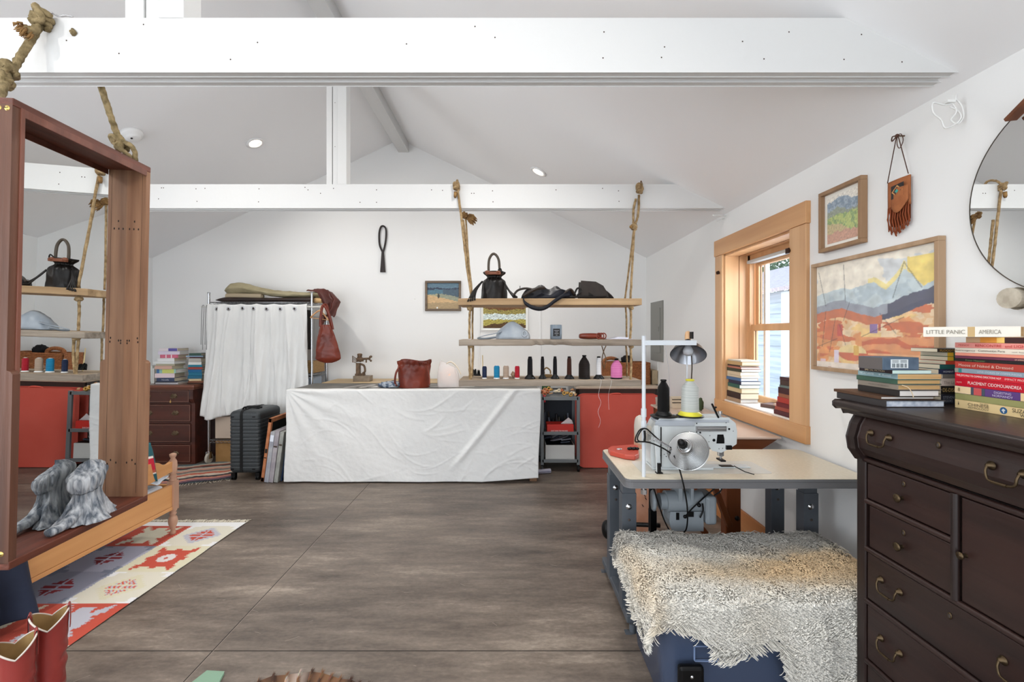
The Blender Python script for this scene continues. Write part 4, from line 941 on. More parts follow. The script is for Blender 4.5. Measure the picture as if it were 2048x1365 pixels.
slab('stretcher_frame', 'tall rust-brown wooden stretcher frame leaning against the charcoal suitcase', 'picture frame', -2.338, 0.028, 0.60, 4.235, 4.74, 7.5, [RUS, mat('green_black', (24, 30, 26), 0.9)], frame=True, stripe=[(0, 0.27, 0.31), (0, 0.22, 0.23)])
slab('canvas', 'grey stretched canvas with a white sticker, leftmost of the three pale ones', 'canvas', -2.292, 0.040, 0.475, 4.21, 4.55, 7.5, [GRYC, mat('sticker_white', (225, 230, 240), 0.6)], stripe=[(0, 0.385, 0.445)])
slab('canvas', 'lavender grey stretched canvas, middle of the three pale ones', 'canvas', -2.247, 0.040, 0.485, 4.205, 4.55, 7.5, [mat('lav_canvas', (148, 142, 148), 0.8, c2=(172, 166, 170), sc_=14, bump=0.3), NAIL], stripe=[(0, 0.33, 0.345)])
slab('canvas', 'greenish grey stretched canvas, rightmost of the three pale ones', 'canvas', -2.202, 0.036, 0.475, 4.21, 4.56, 7.5, [mat('sage_canvas', (142, 144, 138), 0.8, c2=(166, 166, 160), sc_=14, bump=0.3), NAIL], stripe=[(0, 0.345, 0.36)])
slab('canvas', 'small pink-edged canvas standing behind the pale ones', 'canvas', -2.215, 0.03, 0.54, 4.60, 4.83, 7.5, [mat('pink_edge', (196, 138, 116), 0.7), NAIL])
slab('blue_canvas', 'deep blue painted panel leaning between the pale canvases and the bench', 'canvas', -2.158, 0.012, 0.46, 4.25, 4.60, 8.5, [mat('deep_blue', (24, 56, 92), 0.6, c2=(30, 34, 50), sc_=5), NAIL])

# ---- work bench with its white sheet
BX0, BX1, BY0, BY1, BZ = -2.07, 0.28, 4.22, 4.79, 0.868
t = thing('work_bench', 'long work bench with a worn grey top, covered in front by a white sheet', 'work bench', (-0.9, 4.5, 0))
GTOP = mat('grey_bench_top', (96, 94, 90), 0.6, c2=(118, 114, 108), sc_=5, bump=0.1)
LET = mat('stencil_white', (196, 190, 184), 0.7)
b = MB(); b.box(BX0, BX1, BY0, BY1, BZ-0.035, BZ)
o = b.build('bench_top', GTOP, t, 0.003)
b = MB()
ux = Vector((1, 0, 0))
zt = BZ+0.0012
def quad(x0, y0, x1, y1, sk=0.12):
    b.add([(x0, y0, zt), (x1, y0, zt), (x1+sk, y1, zt), (x0+sk, y1, zt)], [(0, 1, 2, 3)])
for (xa, xb4) in ((-1.62, -1.59), (-1.50, -1.46), (-1.40, -1.26), (-1.16, -1.13), (-1.08, -1.05), (-1.0, -0.97)): quad(xa, 4.38, xb4, 4.66)
quad(-1.54, 4.63, -1.30, 4.67); quad(-1.60, 4.38, -1.36, 4.41); quad(-1.08, 4.62, -0.72, 4.66)
b.add([(-0.86, 4.50, zt), (-0.60, 4.42, zt), (-0.10-0.25, 4.47, zt), (-0.32, 4.55, zt), (-0.55, 4.60, zt)], [(0, 1, 2, 3, 4)])
b.build('stencil_marks', LET, o)
for (x, y) in ((BX0+0.05, BY0+0.07), (BX1-0.05, BY0+0.07), (BX0+0.05, BY1-0.05), (BX1-0.05, BY1-0.05)):
    b = MB(); b.box(x-0.035, x+0.035, y-0.035, y+0.035, 0, BZ-0.035); b.build('leg', wood('leg_pine', (120, 86, 60), (150, 112, 80), 'z', 14), t, 0.003)
b = MB(); b.box(-2.0, 0.30, 4.80, 5.25, 0.845, 0.872)
for x in (-1.9, 0.26): b.box(x-0.02, x+0.02, 4.84, 5.2, 0, 0.845)
tag(b.build('plywood_ledge', wood('plywood', (184, 158, 122), (206, 182, 146), 'x', 12, 0.7), bevel=0.002), 'bare plywood ledge behind the work bench along the far wall', 'ledge')
# white sheet in front
rr = random.Random(11)
creases = []
for k in range(60):
    creases.append((rr.random(), rr.random(), rr.uniform(-0.8, 0.7), rr.uniform(0.06, 0.34), rr.uniform(0.0015, 0.0055), rr.uniform(0.005, 0.014)))
def crease(u, v):
    s = 0
    X = u*2.36; Zv = v*0.87
    for (a, c, ang, L, amp, wd) in creases:
        dx = X-a*2.36; dy = Zv-c*0.87
        q = dx*cos(ang)+dy*sin(ang); p = -dx*sin(ang)+dy*cos(ang)+0.06*sin(q*7+a*9)
        if abs(q) < L: s += amp*exp(-(p/wd)**2)*(1-(q/L)**2)
    # pull folds fanning out of the top left corner
    r = sqrt(X*X+Zv*Zv)+1e-6; an = math.atan2(Zv, X)
    s += 0.012*exp(-r/0.75)*sin(an*17+1.5*r)*min(1, r*6)
    # long diagonal fold near the right end
    d = (X-(2.12-0.75*Zv))
    s += 0.022*exp(-(d/0.035)**2)*(1 if Zv < 0.62 else max(0, 1-(Zv-0.62)*6))
    return s
def sheet(u, v):
    # v 0 top .. 1 bottom
    X0 = BX0-0.012+0.018*sin(v*5)*v; X1 = BX1+0.006-0.0*v+0.012*sin(v*4+1)
    x = X0+(X1-X0)*u
    zb = 0.012+0.035*max(0, u-0.78)/0.22
    if v < 0.04:
        f_ = v/0.04
        return Vector((x, BY0+0.07*(1-f_)-0.010*f_, BZ+0.003+0.002*sin(40*u)*(1-f_)))
    q = (v-0.04)/0.96
    z = BZ+0.001-q*(BZ-zb)
    y = BY0-0.014-0.010*q-crease(u, q)-0.004*fbm(x*5, z*5)-0.0022*fbm(x*22, z*22)-0.008*sin(u*21+q*3)*q*0.6
    return Vector((x, y, z))
b = MB(); b.grid(sheet, 260, 120, 0, True)
tag(b.build('white_sheet', CLO, solid=0.002), 'crumpled white cotton sheet hanging down the front of the work bench', 'cloth')
# things on the bench
t = thing('arbor_tool', 'old rusty iron bench tool on a small wooden block, on the plywood ledge', 'tool', px(722, 762, 4.95))
IRON = mat('rusty_iron', (84, 66, 50), 0.6, 0.5, c2=(116, 94, 74), sc_=20, bump=0.4)
yt = 4.95
p = px(725, 762, yt); zb = 0.873
b = MB(); b.box(px(709, 0, yt).x, px(742, 0, yt).x, 4.90, 5.02, zb, zb+0.062); b.build('wood_block', wood('oak_block', (110, 96, 80), (140, 124, 104), 'y', 16), t, 0.003)
b = MB()
x_ = px(716, 0, yt).x
b.box(x_-0.018, x_+0.022, 4.93, 4.98, zb+0.06, zb+0.20); b.box(x_-0.025, x_+0.07, 4.92, 4.99, zb+0.06, zb+0.085)
b.tube([(x_+0.02, 4.955, zb+0.19), (x_+0.065, 4.955, zb+0.17), (x_+0.075, 4.955, zb+0.11), (x_+0.05, 4.955, zb+0.085)], 0.012, 8, 0, sub=5)
b.ball((x_+0.018, 4.955, zb+0.24), (0.045, 0.03, 0.032), 14, 10, 0, None, lambda d: 1+0.12*sin(8*d.z)+0.1*sin(9*d.x))
b.lathe([(0.018, 0), (0.022, 0.02), (0.028, 0.05), (0.02, 0.06), (0, 0.062)], (x_+0.018, 4.955, zb+0.245), 14)
b.cyl((x_+0.05, 4.955, zb+0.245), (x_+0.125, 4.955, zb+0.25), 0.012); b.cyl((x_+0.125, 4.955, zb+0.23), (x_+0.130, 4.955, zb+0.275), 0.009); b.ball((x_+0.14, 4.955, zb+0.27), 0.014); b.ball((x_+0.14, 4.955, zb+0.225), 0.012)
for q in range(5): b.tube([(x_-0.01, 4.94, zb+0.20+0.012*q), (x_-0.05, 4.93, zb+0.215+0.015*q)], 0.004, 6); b.ball((x_-0.052, 4.93, zb+0.215+0.015*q), 0.007, 8, 6)
b.cyl((x_+0.09, 4.955, zb+0.245), (x_+0.09, 4.95, zb+0.205), 0.008)
b.build('iron_body', IRON, t, 0.002)
t = thing('leather_bucket_bag', 'red-brown leather drawstring bag with gathered top standing on the bench', 'handbag', px(828, 773, 4.42))
cx = px(827, 0, 4.42).x; cy = 4.44; bz = BZ+0.002
b = MB()
def lb(u, v):
    a = 2*pi*u; r = 0.148+0.014*v-0.012*exp(-((v-0.84)/0.07)**2)
    g_ = 1+0.05*sin(8*a+1)*v*v+0.07*sin(15*a)*exp(-((v-0.86)/0.1)**2)+0.03*fbm(cos(a)*2, sin(a)*2, v*3)
    return Vector((cx+r*g_*cos(a), cy+r*0.72*g_*sin(a), bz+v*0.262+0.010*sin(3*a+1)*v**4))
b.grid(lb, 72, 30, 0, True, True); b.add([lb(k/72, 0) for k in range(72)], [tuple(range(71, -1, -1))], 0); b.build('bag_body', REDB, t)
b = MB(); b.lathe([(0.152, 0), (0.156, 0.006), (0.154, 0.012)], (cx, cy, bz-0.001), 48, 0, Matrix.Diagonal((1, 0.72, 1)), cap=False); b.build('welt', REDB, t)
b = MB()
for k in range(5): b.tube([(cx+0.04+0.015*k, cy-0.10, bz+0.24), (cx+0.05+0.02*k, cy-0.115, bz+0.265-0.005*k), (cx+0.07+0.02*k, cy-0.11, bz+0.235)], 0.006, 6, 0, sub=4)
b.tube([(cx-0.12, cy-0.07, bz+0.21), (cx-0.15, cy-0.10, bz+0.15), (cx-0.165, cy-0.09, bz+0.06), (cx-0.15, cy-0.08, bz+0.02)], 0.010, 7, 0, sub=5)
b.tube([(cx+0.14, cy-0.06, bz+0.21), (cx+0.165, cy-0.08, bz+0.12), (cx+0.17, cy-0.09, bz+0.03)], 0.006, 7, 0, sub=5)
b.build('drawstring', REDB, t)
b = MB(); c = px(782, 768, 4.42); c.z = BZ+0.028
b.ball(c, (0.115, 0.08, 0.034), 40, 20, 0, None, lambda d: 1+0.35*fbm(d.x*4, d.y*4, d.z*4))
tag(b.build('blue_rag', mat('blue_patterned_cloth', (78, 92, 112), 0.9, c2=(172, 178, 186), sc_=28, lo=0.45, hi=0.55)), 'crumpled blue and white patterned cloth beside the leather bag on the bench', 'cloth')
t = thing('clear_bag', 'milky clear plastic bag holding peach coloured scraps on the bench', 'bag', px(898, 770, 4.42))
cx = px(897, 0, 4.42).x; cy = 4.46
b = MB()
def pb(u, v):
    a = 2*pi*u; rx = 0.108*(1-0.35*v**3); sq = (abs(cos(a))**6+abs(sin(a))**6)**(-1/6)
    return Vector((cx-0.01*v+rx*cos(a)*sq*(1+0.04*sin(5*a+6*v)), cy+0.05*sin(a)*sq*(1-0.55*v), BZ+0.002+v*(0.225+0.04*cos(a+pi))))
b.grid(pb, 40, 22, 0, True, True); b.add([pb(k/40, 0) for k in range(40)], [tuple(range(39, -1, -1))], 0)
b.build('bag_film', mat('milky_plastic', (238, 230, 226), 0.35, alpha=0.55, bump=0.3, bsc=14), t)
b = MB(); b.ball((cx-0.01, cy, BZ+0.10), (0.085, 0.035, 0.085), 24, 16, 0, None, lambda d: 1+0.2*fbm(d.x*3, d.y*3, d.z*3)); b.build('peach_filling', mat('peach_scraps', (244, 206, 184), 0.8, c2=(252, 240, 232), sc_=14), t)
b = MB(); ribbon(b, [(cx-0.02, cy-0.05, BZ+0.235), (cx+0.03, cy-0.06, BZ+0.25), (cx+0.09, cy-0.07, BZ+0.20), (cx+0.125, cy-0.06, BZ+0.13)], 0.014, (0.3, -0.4, 1)); b.build('handle', mat('cream_handle', (236, 222, 200), 0.5), t, solid=0.003)

# far wall pictures
def seascape(u, v):
    n = 0.03*fbm(u*5, v*5)+0.03*fbm(u*18, v*18)
    y = v+n; hz = 0.56-0.28*u*0.6+0.02*sin(u*9)
    if y > 0.80+0.02*sin(u*7): c = (96, 122, 138)
    elif y > 0.74: c = (58, 66, 84)
    elif y > 0.56-0.10*u+0.12*(0.5-abs(u-0.5)): c = (84, 118, 134) if u < 0.5 else (78, 96, 110)
    elif y > 0.56-0.28*u: c = (146, 150, 130) if u > 0.3 else (170, 164, 132)
    else: c = (200, 168, 126) if y > 0.25 else (168, 146, 112)
    if (u-0.36)**2*6+(y-0.5)**2 < 0.006: c = (70, 72, 66)
    if (u-0.32)**2*3+(v-0.06)**2 < 0.0016: c = (235, 235, 230)
    k = 1+0.12*fbm(u*12, v*30)
    return tuple(max(0, min(255, q*k)) for q in c)
def framed(nm, label, x0, x1, z0, z1_, fw, fm, fn, y=None, mount=0, nu=90, nvv=70):
    t = thing(nm, label, 'picture', ((x0+x1)/2, YB-0.02, z0))
    b = MB()
    for (a0, a1, c0, c1) in ((x0, x1, z0, z0+fw), (x0, x1, z1_-fw, z1_), (x0, x0+fw, z0+fw, z1_-fw), (x1-fw, x1, z0+fw, z1_-fw)): b.box(a0, a1, YB-0.025, YB-0.001, c0, c1)
    b.build('frame', fm, t, 0.003)
    i = fw*0.8+mount
    if mount:
        b = MB(); b.box(x0+fw*0.8, x1-fw*0.8, YB-0.010, YB-0.002, z0+fw*0.8, z1_-fw*0.8); b.build('mount', mat('mount_white', (236, 236, 232), 0.8), t)
    b, cs = paint(1, 1, nu, nvv, fn, lambda u, v: Vector((x0+i+(x1-x0-2*i)*u, YB-0.0115, z0+i+(z1_-z0-2*i)*v)))
    b.build('artwork', vcmat('artwork_paint', 0.7), t, colors=cs)
    return t
def bx(p): return (p-1018)/F*(YB-0.02)
def bz_(p): return CZ-(p-669)/F*(YB-0.02)
framed('framed_seascape', 'small blue and sand coloured seascape in a dark weathered frame on the far wall', bx(850), bx(922), bz_(622.5), bz_(562), 0.026, wood('weathered_frame', (86, 72, 60), (122, 104, 86), 'x', 20, 0.6), seascape)
def landscape(u, v):
    n = 0.05*fbm(u*6, v*6)+0.03*fbm(u*22, v*22); y = v+n
    if y > 0.9: c = (236, 226, 206)
    elif y > 0.62+0.16*abs(u-0.5): c = (110, 72, 40)
    elif y > 0.5: c = (150, 138, 74)
    elif y > 0.30: c = (206, 218, 214)
    elif y > 0.16-0.1*abs(u-0.6)*2+0.05: c = (172, 160, 80)
    else: c = (86, 60, 30)
    if ((u-0.5)/0.22)**2+((v-0.9)/0.16)**2 < 1+3*n: c = (150, 66, 62)
    k = 1+0.35*fbm(u*26, v*26)
    return tuple(max(0, min(255, q*k)) for q in c)
framed('landscape_print', 'autumn river landscape print with white border, half behind the hanging shelves', bx(962), bx(1056), bz_(661), bz_(596), 0.004, mat('mount_white', (236, 236, 232), 0.8), landscape, mount=0.022)
b = MB(); p = [bx(765), YB-0.015]
pts = [(765, 505), (759, 490), (758, 468), (761, 455), (766, 452), (771, 457), (772, 470), (770, 488), (766, 505)]
b.tube([Vector((bx(a), YB-0.014, bz_(c))) for a, c in pts], 0.0105, 9, 0, sub=6)
b.grid(lambda u, v: Vector((bx(765.5)+(0.014+0.018*v)*cos(2*pi*u), YB-0.018+0.010*sin(2*pi*u), bz_(502)-v*0.25)), 16, 10, 0, True, True)
b.add([Vector((bx(765.5)+0.032*cos(2*pi*k/16), YB-0.018+0.01*sin(2*pi*k/16), bz_(502)-0.25)) for k in range(16)], [tuple(range(16))], 0)
tag(b.build('leather_loop', mat('black_strap', (34, 24, 24), 0.5)), 'black leather looped strap hanging alone on the far wall', 'strap')
b = MB(); b.ball((bx(829), YB-0.003, bz_(598)), 0.006, 8, 6); tag(b.build('wall_hook', WHITE), 'tiny nail head in the far wall left of the seascape', 'nail')
# electrical panel on the right wall
t = thing('electrical_panel', 'grey metal electrical panel on the right wall near the far corner', 'electrical panel', (XW-0.01, 4.88, 1.1))
GP = mat('panel_grey', (138, 138, 132), 0.5)
b = MB(); b.box(XW-0.012, XW-0.001, 4.685, 5.08, 1.10, 1.745); b.build('cover', GP, t, 0.002)
b = MB(); b.box(XW-0.018, XW-0.012, 4.755, 4.93, 1.19, 1.67); d = b.build('door', GP, t, 0.002)
b = MB(); b.box(XW-0.024, XW-0.018, 4.775, 4.79, 1.42, 1.47); b.build('latch', GP, d, 0.001)
b = MB(); b.box(XW-0.006, XW-0.001, 4.86, 4.87, 0.9, 1.10); tag(b.build('wire', WHITE), 'thin white cable cover running below the electrical panel', 'cable')

# ---- metal cart
t = thing('metal_cart', 'grey three-tier metal cart between the bench and the red case', 'cart', (0.51, 4.7, 0))
GM = mat('cart_grey', (120, 124, 126), 0.45, 0.3)
cx0, cx1, cy0, cy1 = 0.335, 0.70, 4.55, 4.90
for (x, y) in ((cx0, cy0), (cx1, cy0), (cx0, cy1), (cx1, cy1)):
    b = MB(); b.box(x-0.016, x+0.016, y-0.012, y+0.012, 0.07, 0.76); b.build('post', GM, t, 0.002)
    b = MB(); b.cyl((x-0.01, y, 0.032), (x+0.01, y, 0.032), 0.031, seg=16); b.box(x-0.012, x+0.012, y-0.01, y+0.01, 0.045, 0.075); b.build('caster', BLK, t)
for z in (0.105, 0.385, 0.735):
    b = MB(); b.box(cx0, cx1, cy0, cy1, z, z+0.006); b.box(cx0, cx1, cy0-0.012, cy0-0.006, z-0.012, z+0.022); b.box(cx0, cx1, cy1+0.006, cy1+0.012, z-0.012, z+0.022); b.build('tray', GM, t, 0.002)
b = MB(); b.box(0.37, 0.665, 4.56, 4.86, 0.114, 0.265); b.box(0.38, 0.655, 4.57, 4.85, 0.265, 0.268, 1)
tag(b.build('white_bin', [mat('bin_white', (212, 212, 208), 0.6), BLK], bevel=0.003), 'white cardboard bin on the bottom tier of the cart', 'bin')
b = MB(); b.box(cx0+0.016, cx1-0.016, cy1-0.006, cy1-0.002, 0.11, 0.73); b.build('back_panel', mat('navy_panel', (34, 40, 50), 0.6), t)
t2 = thing('shoe_box', 'bright red box with white lettering on the middle tier of the cart', 'box', (0.49, 4.6, 0.392))
b = MB(); b.box(0.385, 0.655, 4.555, 4.72, 0.392, 0.475); b.build('box_body', mat('bright_red', (214, 52, 42), 0.5), t2, 0.003)
b = MB(); b.text('HART SHOE TOE MACHINE', 0.02, (0.425, 4.5535, 0.405), (1, 0, 0), (0, 0, 1), 0, 0.17); b.build('lettering', mat('print_white', (240, 236, 232), 0.6), t2)
b = MB(); b.add([(0.53, 4.60, 0.476), (0.655, 4.60, 0.476), (0.65, 4.64, 0.50), (0.61, 4.62, 0.535), (0.57, 4.65, 0.49)], [(0, 1, 2), (0, 2, 3), (0, 3, 4)]); tag(b.build('tissue_paper', mat('tissue', (224, 218, 220), 0.8), solid=0.002), 'pointed piece of white tissue paper on the red box', 'paper')
rr = random.Random(9)
for k in range(16):
    x = rr.uniform(0.36, 0.63); y = rr.uniform(4.73, 4.86); h = rr.uniform(0.09, 0.20); r = rr.uniform(0.009, 0.017)
    b = MB(); b.cyl((x, y, 0.392), (x+rr.uniform(-.02, .02), y, 0.392+h), r, r*0.6, 10)
    tag(b.build('tool_handle', mat('tool_%d' % (k % 4), [(34, 32, 34), (60, 54, 48), (86, 96, 108), (44, 40, 30)][k % 4], 0.45)), ['black', 'dark brown', 'blue-grey', 'olive black'][k % 4]+' hand tool standing upright in the middle tier of the cart', 'tool', 'hand tools in the cart')
for k in range(12):
    x = rr.uniform(0.40, 0.63); y = rr.uniform(4.62, 4.8); a = rr.uniform(-1, 1)
    b = MB(); b.beam((x-0.05*cos(a), y, 0.275+0.004*k), (x+0.05*cos(a), y+0.05*sin(a), 0.29+0.005*k), 0.03, 0.012)
    tag(b.build('scrap', mat('scrap_%d' % (k % 3), [(56, 62, 76), (150, 150, 160), (96, 92, 100)][k % 3], 0.7), bevel=0.002), ['dark slate', 'pale grey', 'mid grey'][k % 3]+' leather scrap heaped in the white bin of the cart', 'leather scrap', 'scraps in the white bin')
for k in range(26):
    x = rr.uniform(0.345, 0.69); y = rr.uniform(4.56, 4.86); a = rr.uniform(-1.5, 1.5); z = 0.752+0.0035*k*0.5
    b = MB()
    if k % 3 == 0: b.lathe([(0.010, -0.012), (0.020, -0.012), (0.020, 0.012), (0.010, 0.012), (0.010, -0.012)], (x, y, z+0.014), 14, 0, Rx(1.2)@Rz(a), cap=False)
    elif k % 3 == 1: b.beam((x-0.035*cos(a), y-0.02, z+0.01), (x+0.035*cos(a), y+0.02*sin(a), z+0.022), 0.022, 0.008)
    else: b.ball((x, y, z+0.014), (0.028, 0.016, 0.013), 12, 8, 0, Rz(a), lambda d: 1+0.3*sin(5*d.x+3*d.z))
    c = ['gold', 'tan', 'cream', 'orange tan'][k % 4]
    c = c+' '+['ring', 'strip', 'nugget'][k % 3]
    tag(b.build('fitting', mat('fit_%d' % (k % 4), [(204, 160, 84), (186, 138, 96), (232, 216, 186), (190, 110, 70)][k % 4], 0.4, 0.4 if k % 4 == 0 else 0), bevel=0.002 if k % 3 == 1 else 0), c+' fitting among the small bits in the top tray of the cart', 'fitting', c+' fittings in the top cart tray')
b = MB(); b.box(0.345, 0.37, 4.54, 4.60, 0.70, 0.77); tag(b.build('red_pouch', mat('crimson', (170, 30, 44), 0.6), bevel=0.006), 'small crimson pouch squeezed between the sheet and the top of the cart', 'pouch')
b = MB(); b.box(0.36, 0.62, 4.88, 4.95, 0.79, 0.80); b.box(0.36, 0.45, 4.88, 4.93, 0.80, 0.83, 1); tag(b.build('green_box', [BLK, mat('dark_green', (40, 90, 52), 0.6)], bevel=0.003), 'small green box glimpsed under the lowest hanging shelf', 'box')
b = MB(); b.cyl((0.28, 4.47, 0.024), (0.415, 4.50, 0.024), 0.023, seg=16); b.box(0.28, 0.41, 4.50, 4.56, 0.001, 0.02)
tag(b.build('rolled_magazine', mat('magazine', (120, 118, 140), 0.5, c2=(196, 194, 204), sc_=18, stretch=(0.2, 1, 3))), 'rolled grey magazine on the floor at the corner of the white sheet', 'magazine')

# ---- red case, side table, wicker basket
t = thing('side_table', 'worn beige-topped table behind the red case', 'table', (1.15, 5.0, 0))
b = MB(); b.box(0.70, 1.585, 4.72, 5.25, 0.815, 0.845); b.box(0.675, 0.72, 4.70, 5.25, 0.85, 0.865); b.build('table_top', mat('beige_top', (186, 168, 148), 0.6, c2=(204, 188, 168), sc_=6), t, 0.012)
b = MB(); b.box(0.75, 1.56, 4.78, 4.80, 0.745, 0.815); b.build('apron', mat('dark_apron', (74, 62, 56), 0.7), t)
for (x, y) in ((0.79, 4.82), (1.54, 4.82), (0.79, 5.2), (1.54, 5.2)):
    b = MB(); b.box(x-0.02, x+0.02, y-0.02, y+0.02, 0, 0.815); b.build('leg', MC['dark_apron'], t, 0.003)
RC = mat('red_case', (214, 94, 79), 0.55, c2=(208, 86, 71), sc_=3, bump=0.05, bsc=300)
t = thing('red_case', 'large coral red soft-cornered case standing on the floor by the right wall', 'case', (1.14, 4.7, 0))
b = MB(); P = rr_poly(0.722, 1.575, 0.03, 0.742, 0.07, 8); P = [(p[0], p[1]) for p in P]
b.prism(P, 4.655, 4.77, 'y'); b.build('case_body', RC, t, 0.022, seg=4, smooth_all=False)
b = MB(); b.tube([(1.06, 4.71, 0.735), (1.07, 4.71, 0.762), (1.16, 4.71, 0.766), (1.175, 4.71, 0.735)], 0.010, 8, 0, sub=5); b.build('handle', RC, t)
for x in (0.85, 1.45):
    b = MB(); b.box(x-0.03, x+0.03, 4.68, 4.75, 0.0, 0.034); b.build('foot', BLK, t)
t = thing('wicker_tray', 'orange-brown wicker basket tray on the side table behind the thread spools', 'basket', (1.2, 4.97, 0.846))
xa, xb5, ya5, yb5 = px(1205, 0, 4.85).x, px(1301, 0, 4.85).x, 4.85, 5.12
b = MB()
for (a0, a1, c0, c1) in ((xa, xb5, ya5, ya5+0.015), (xa, xb5, yb5-0.015, yb5), (xa, xa+0.015, ya5, yb5), (xb5-0.015, xb5, ya5, yb5)): b.box(a0, a1, c0, c1, 0.847, 1.085)
b.box(xa, xb5, ya5, yb5, 0.847, 0.86)
for z in [0.85+0.016*k for k in range(15)]:
    b.tube([(xa, ya5-0.001, z), (xb5, ya5-0.001, z)], 0.006, 6)
b.build('basket_body', WICK, t, 0.003)
b = MB()
for k in range(16): a = pi*k/15; b.ball((xa+0.10+0.075*cos(a), ya5+0.05, 1.09+0.04*sin(a)), (0.02, 0.02, 0.02), 10, 6)
b.build('woven_handle', WICK, t)
b = MB(); b.ball((px(1255, 0, 4.95).x, 4.98, 1.10), (0.06, 0.06, 0.055), 20, 12, 0, None, lambda d: 1+0.3*fbm(d.x*3, d.y*3, d.z*3)); tag(b.build('black_cloth', mat('black_cloth', (18, 18, 22), 0.9)), 'bunched black cloth inside the orange-brown wicker basket', 'cloth')
b = MB(); b.box(px(1302, 0, 4.9).x, px(1319, 0, 4.9).x, 4.86, 5.1, 0.847, 1.0); tag(b.build('kraft_box', mat('kraft_old', (150, 134, 108), 0.8, c2=(176, 158, 130), sc_=12), bevel=0.003), 'small plain kraft box beside the wicker basket, against the right wall', 'box')
b = MB(); b.tube([px(1203, 690, 3.5), px(1207, 704, 3.5), px(1212, 720, 3.5), px(1208, 738, 3.5)], 0.004, 6, 0, sub=5); b.tube([px(1212, 692, 3.5), px(1207, 704, 3.5), px(1204, 722, 3.5), px(1208, 736, 3.5)], 0.004, 6, 0, sub=5)
tag(b.build('leather_thong', mat('cord_brown', (116, 92, 64), 0.7)), 'thin brown leather cord dangling from the middle shelf behind the white spool', 'cord')
# ================================================================ SEWING TABLE
TZ = 0.757; TX0, TX1, TY0, TY1 = 0.512, 1.588, 1.965, 2.475
GST = mat('grey_steel_paint', (72, 77, 84), 0.45, c2=(82, 87, 93), sc_=8)
GED = mat('grey_edge', (104, 104, 106), 0.5)
TTOP = mat('cream_laminate', (206, 196, 174), 0.3, c2=(216, 206, 186), sc_=70, detail=8)
t = thing('sewing_table', 'cream topped industrial sewing table on grey steel legs under the window', 'sewing table', (1.05, 2.22, 0))
b = MB(); P = rr_poly(TX0, TX1, TY0, TY1, 0.03, 6); b.prism(P, TZ-0.012, TZ, 'z'); o = b.build('table_top', TTOP, t)
b = MB(); P = rr_poly(TX0-0.002, TX1+0.002, TY0-0.002, TY1+0.002, 0.032, 6); b.prism(P, TZ-0.040, TZ-0.0125, 'z'); P2_ = rr_poly(TX0-0.003, TX1+0.003, TY0-0.003, TY1+0.003, 0.033, 6)
n = len(P2_); b.add([(p[0], p[1], z) for z in (TZ-0.034, TZ-0.0015) for p in P2_], [(i, (i+1) % n, n+(i+1) % n, n+i) for i in range(n)], 0)
b.build('edge_band', GED, t, 0.003)
def leg_h(x, nm='leg'):
    for (y, up) in ((2.18, 0), (2.45, 0)):
        b = MB(); w_ = 0.062
        b.box(x, x+w_, y-0.002, y+0.002, 0.42, TZ-0.045); b.box(x, x+0.004, y, y+0.05, 0.42, TZ-0.045); b.box(x+w_-0.004, x+w_, y, y+0.05, 0.42, TZ-0.045)
        b.box(x-0.004, x+w_+0.004, y-0.006, y-0.002, 0.06, 0.62); b.box(x-0.004, x, y-0.004, y+0.056, 0.06, 0.62); b.box(x+w_, x+w_+0.004, y-0.004, y+0.056, 0.06, 0.62)
        l = b.build('leg', GST, t, 0.0015)
        b = MB(); b.lathe([(0.0, 0.008), (0.008, 0.007), (0.013, 0.002), (0.015, 0.0)], (x+w_*0.48, y-0.006, 0.555), 14, 0, Rx(pi/2)); b.build('bolt', CHR, l)
        b = MB(); b.lathe([(0.0, 0.003), (0.006, 0.002), (0.007, 0)], (x+w_*0.5, y-0.006, 0.492), 12, 1, Rx(pi/2)); b.build('bolt', [CHR, MC['dark_hole']], l)
    b = MB(); b.box(x, x+0.055, 2.10, 2.66, 0.04, 0.075); b.box(x, x+0.055, 2.12, 2.60, TZ-0.05, TZ-0.042) ; b.build('foot_rail', GST, t, 0.004)
    for y in (2.10, 2.64):
        b = MB(); b.cyl((x+0.027, y, 0.0), (x+0.027, y, 0.04), 0.016); b.box(x-0.01, x+0.02, y-0.02, y+0.01, 0.0, 0.006); b.build('foot', GST, t)
leg_h(0.55); leg_h(1.43)
b = MB(); b.box(0.58, 1.46, 2.55, 2.58, 0.09, 0.13); b.build('cross_rail', GST, t, 0.003)
b = MB(); b.box(0.80, 1.15, 2.30, 2.55, 0.14, 0.16); b.build('treadle', GST, t, 0.004)
# slot and cover plate in the table top
b = MB(); b.prism(rr_poly(0.605, 1.20, 2.04, 2.24, 0.02, 4), TZ+0.0002, TZ+0.0012, 'z'); b.build('machine_bed_plate', mat('bed_plate', (200, 198, 190), 0.35), o)
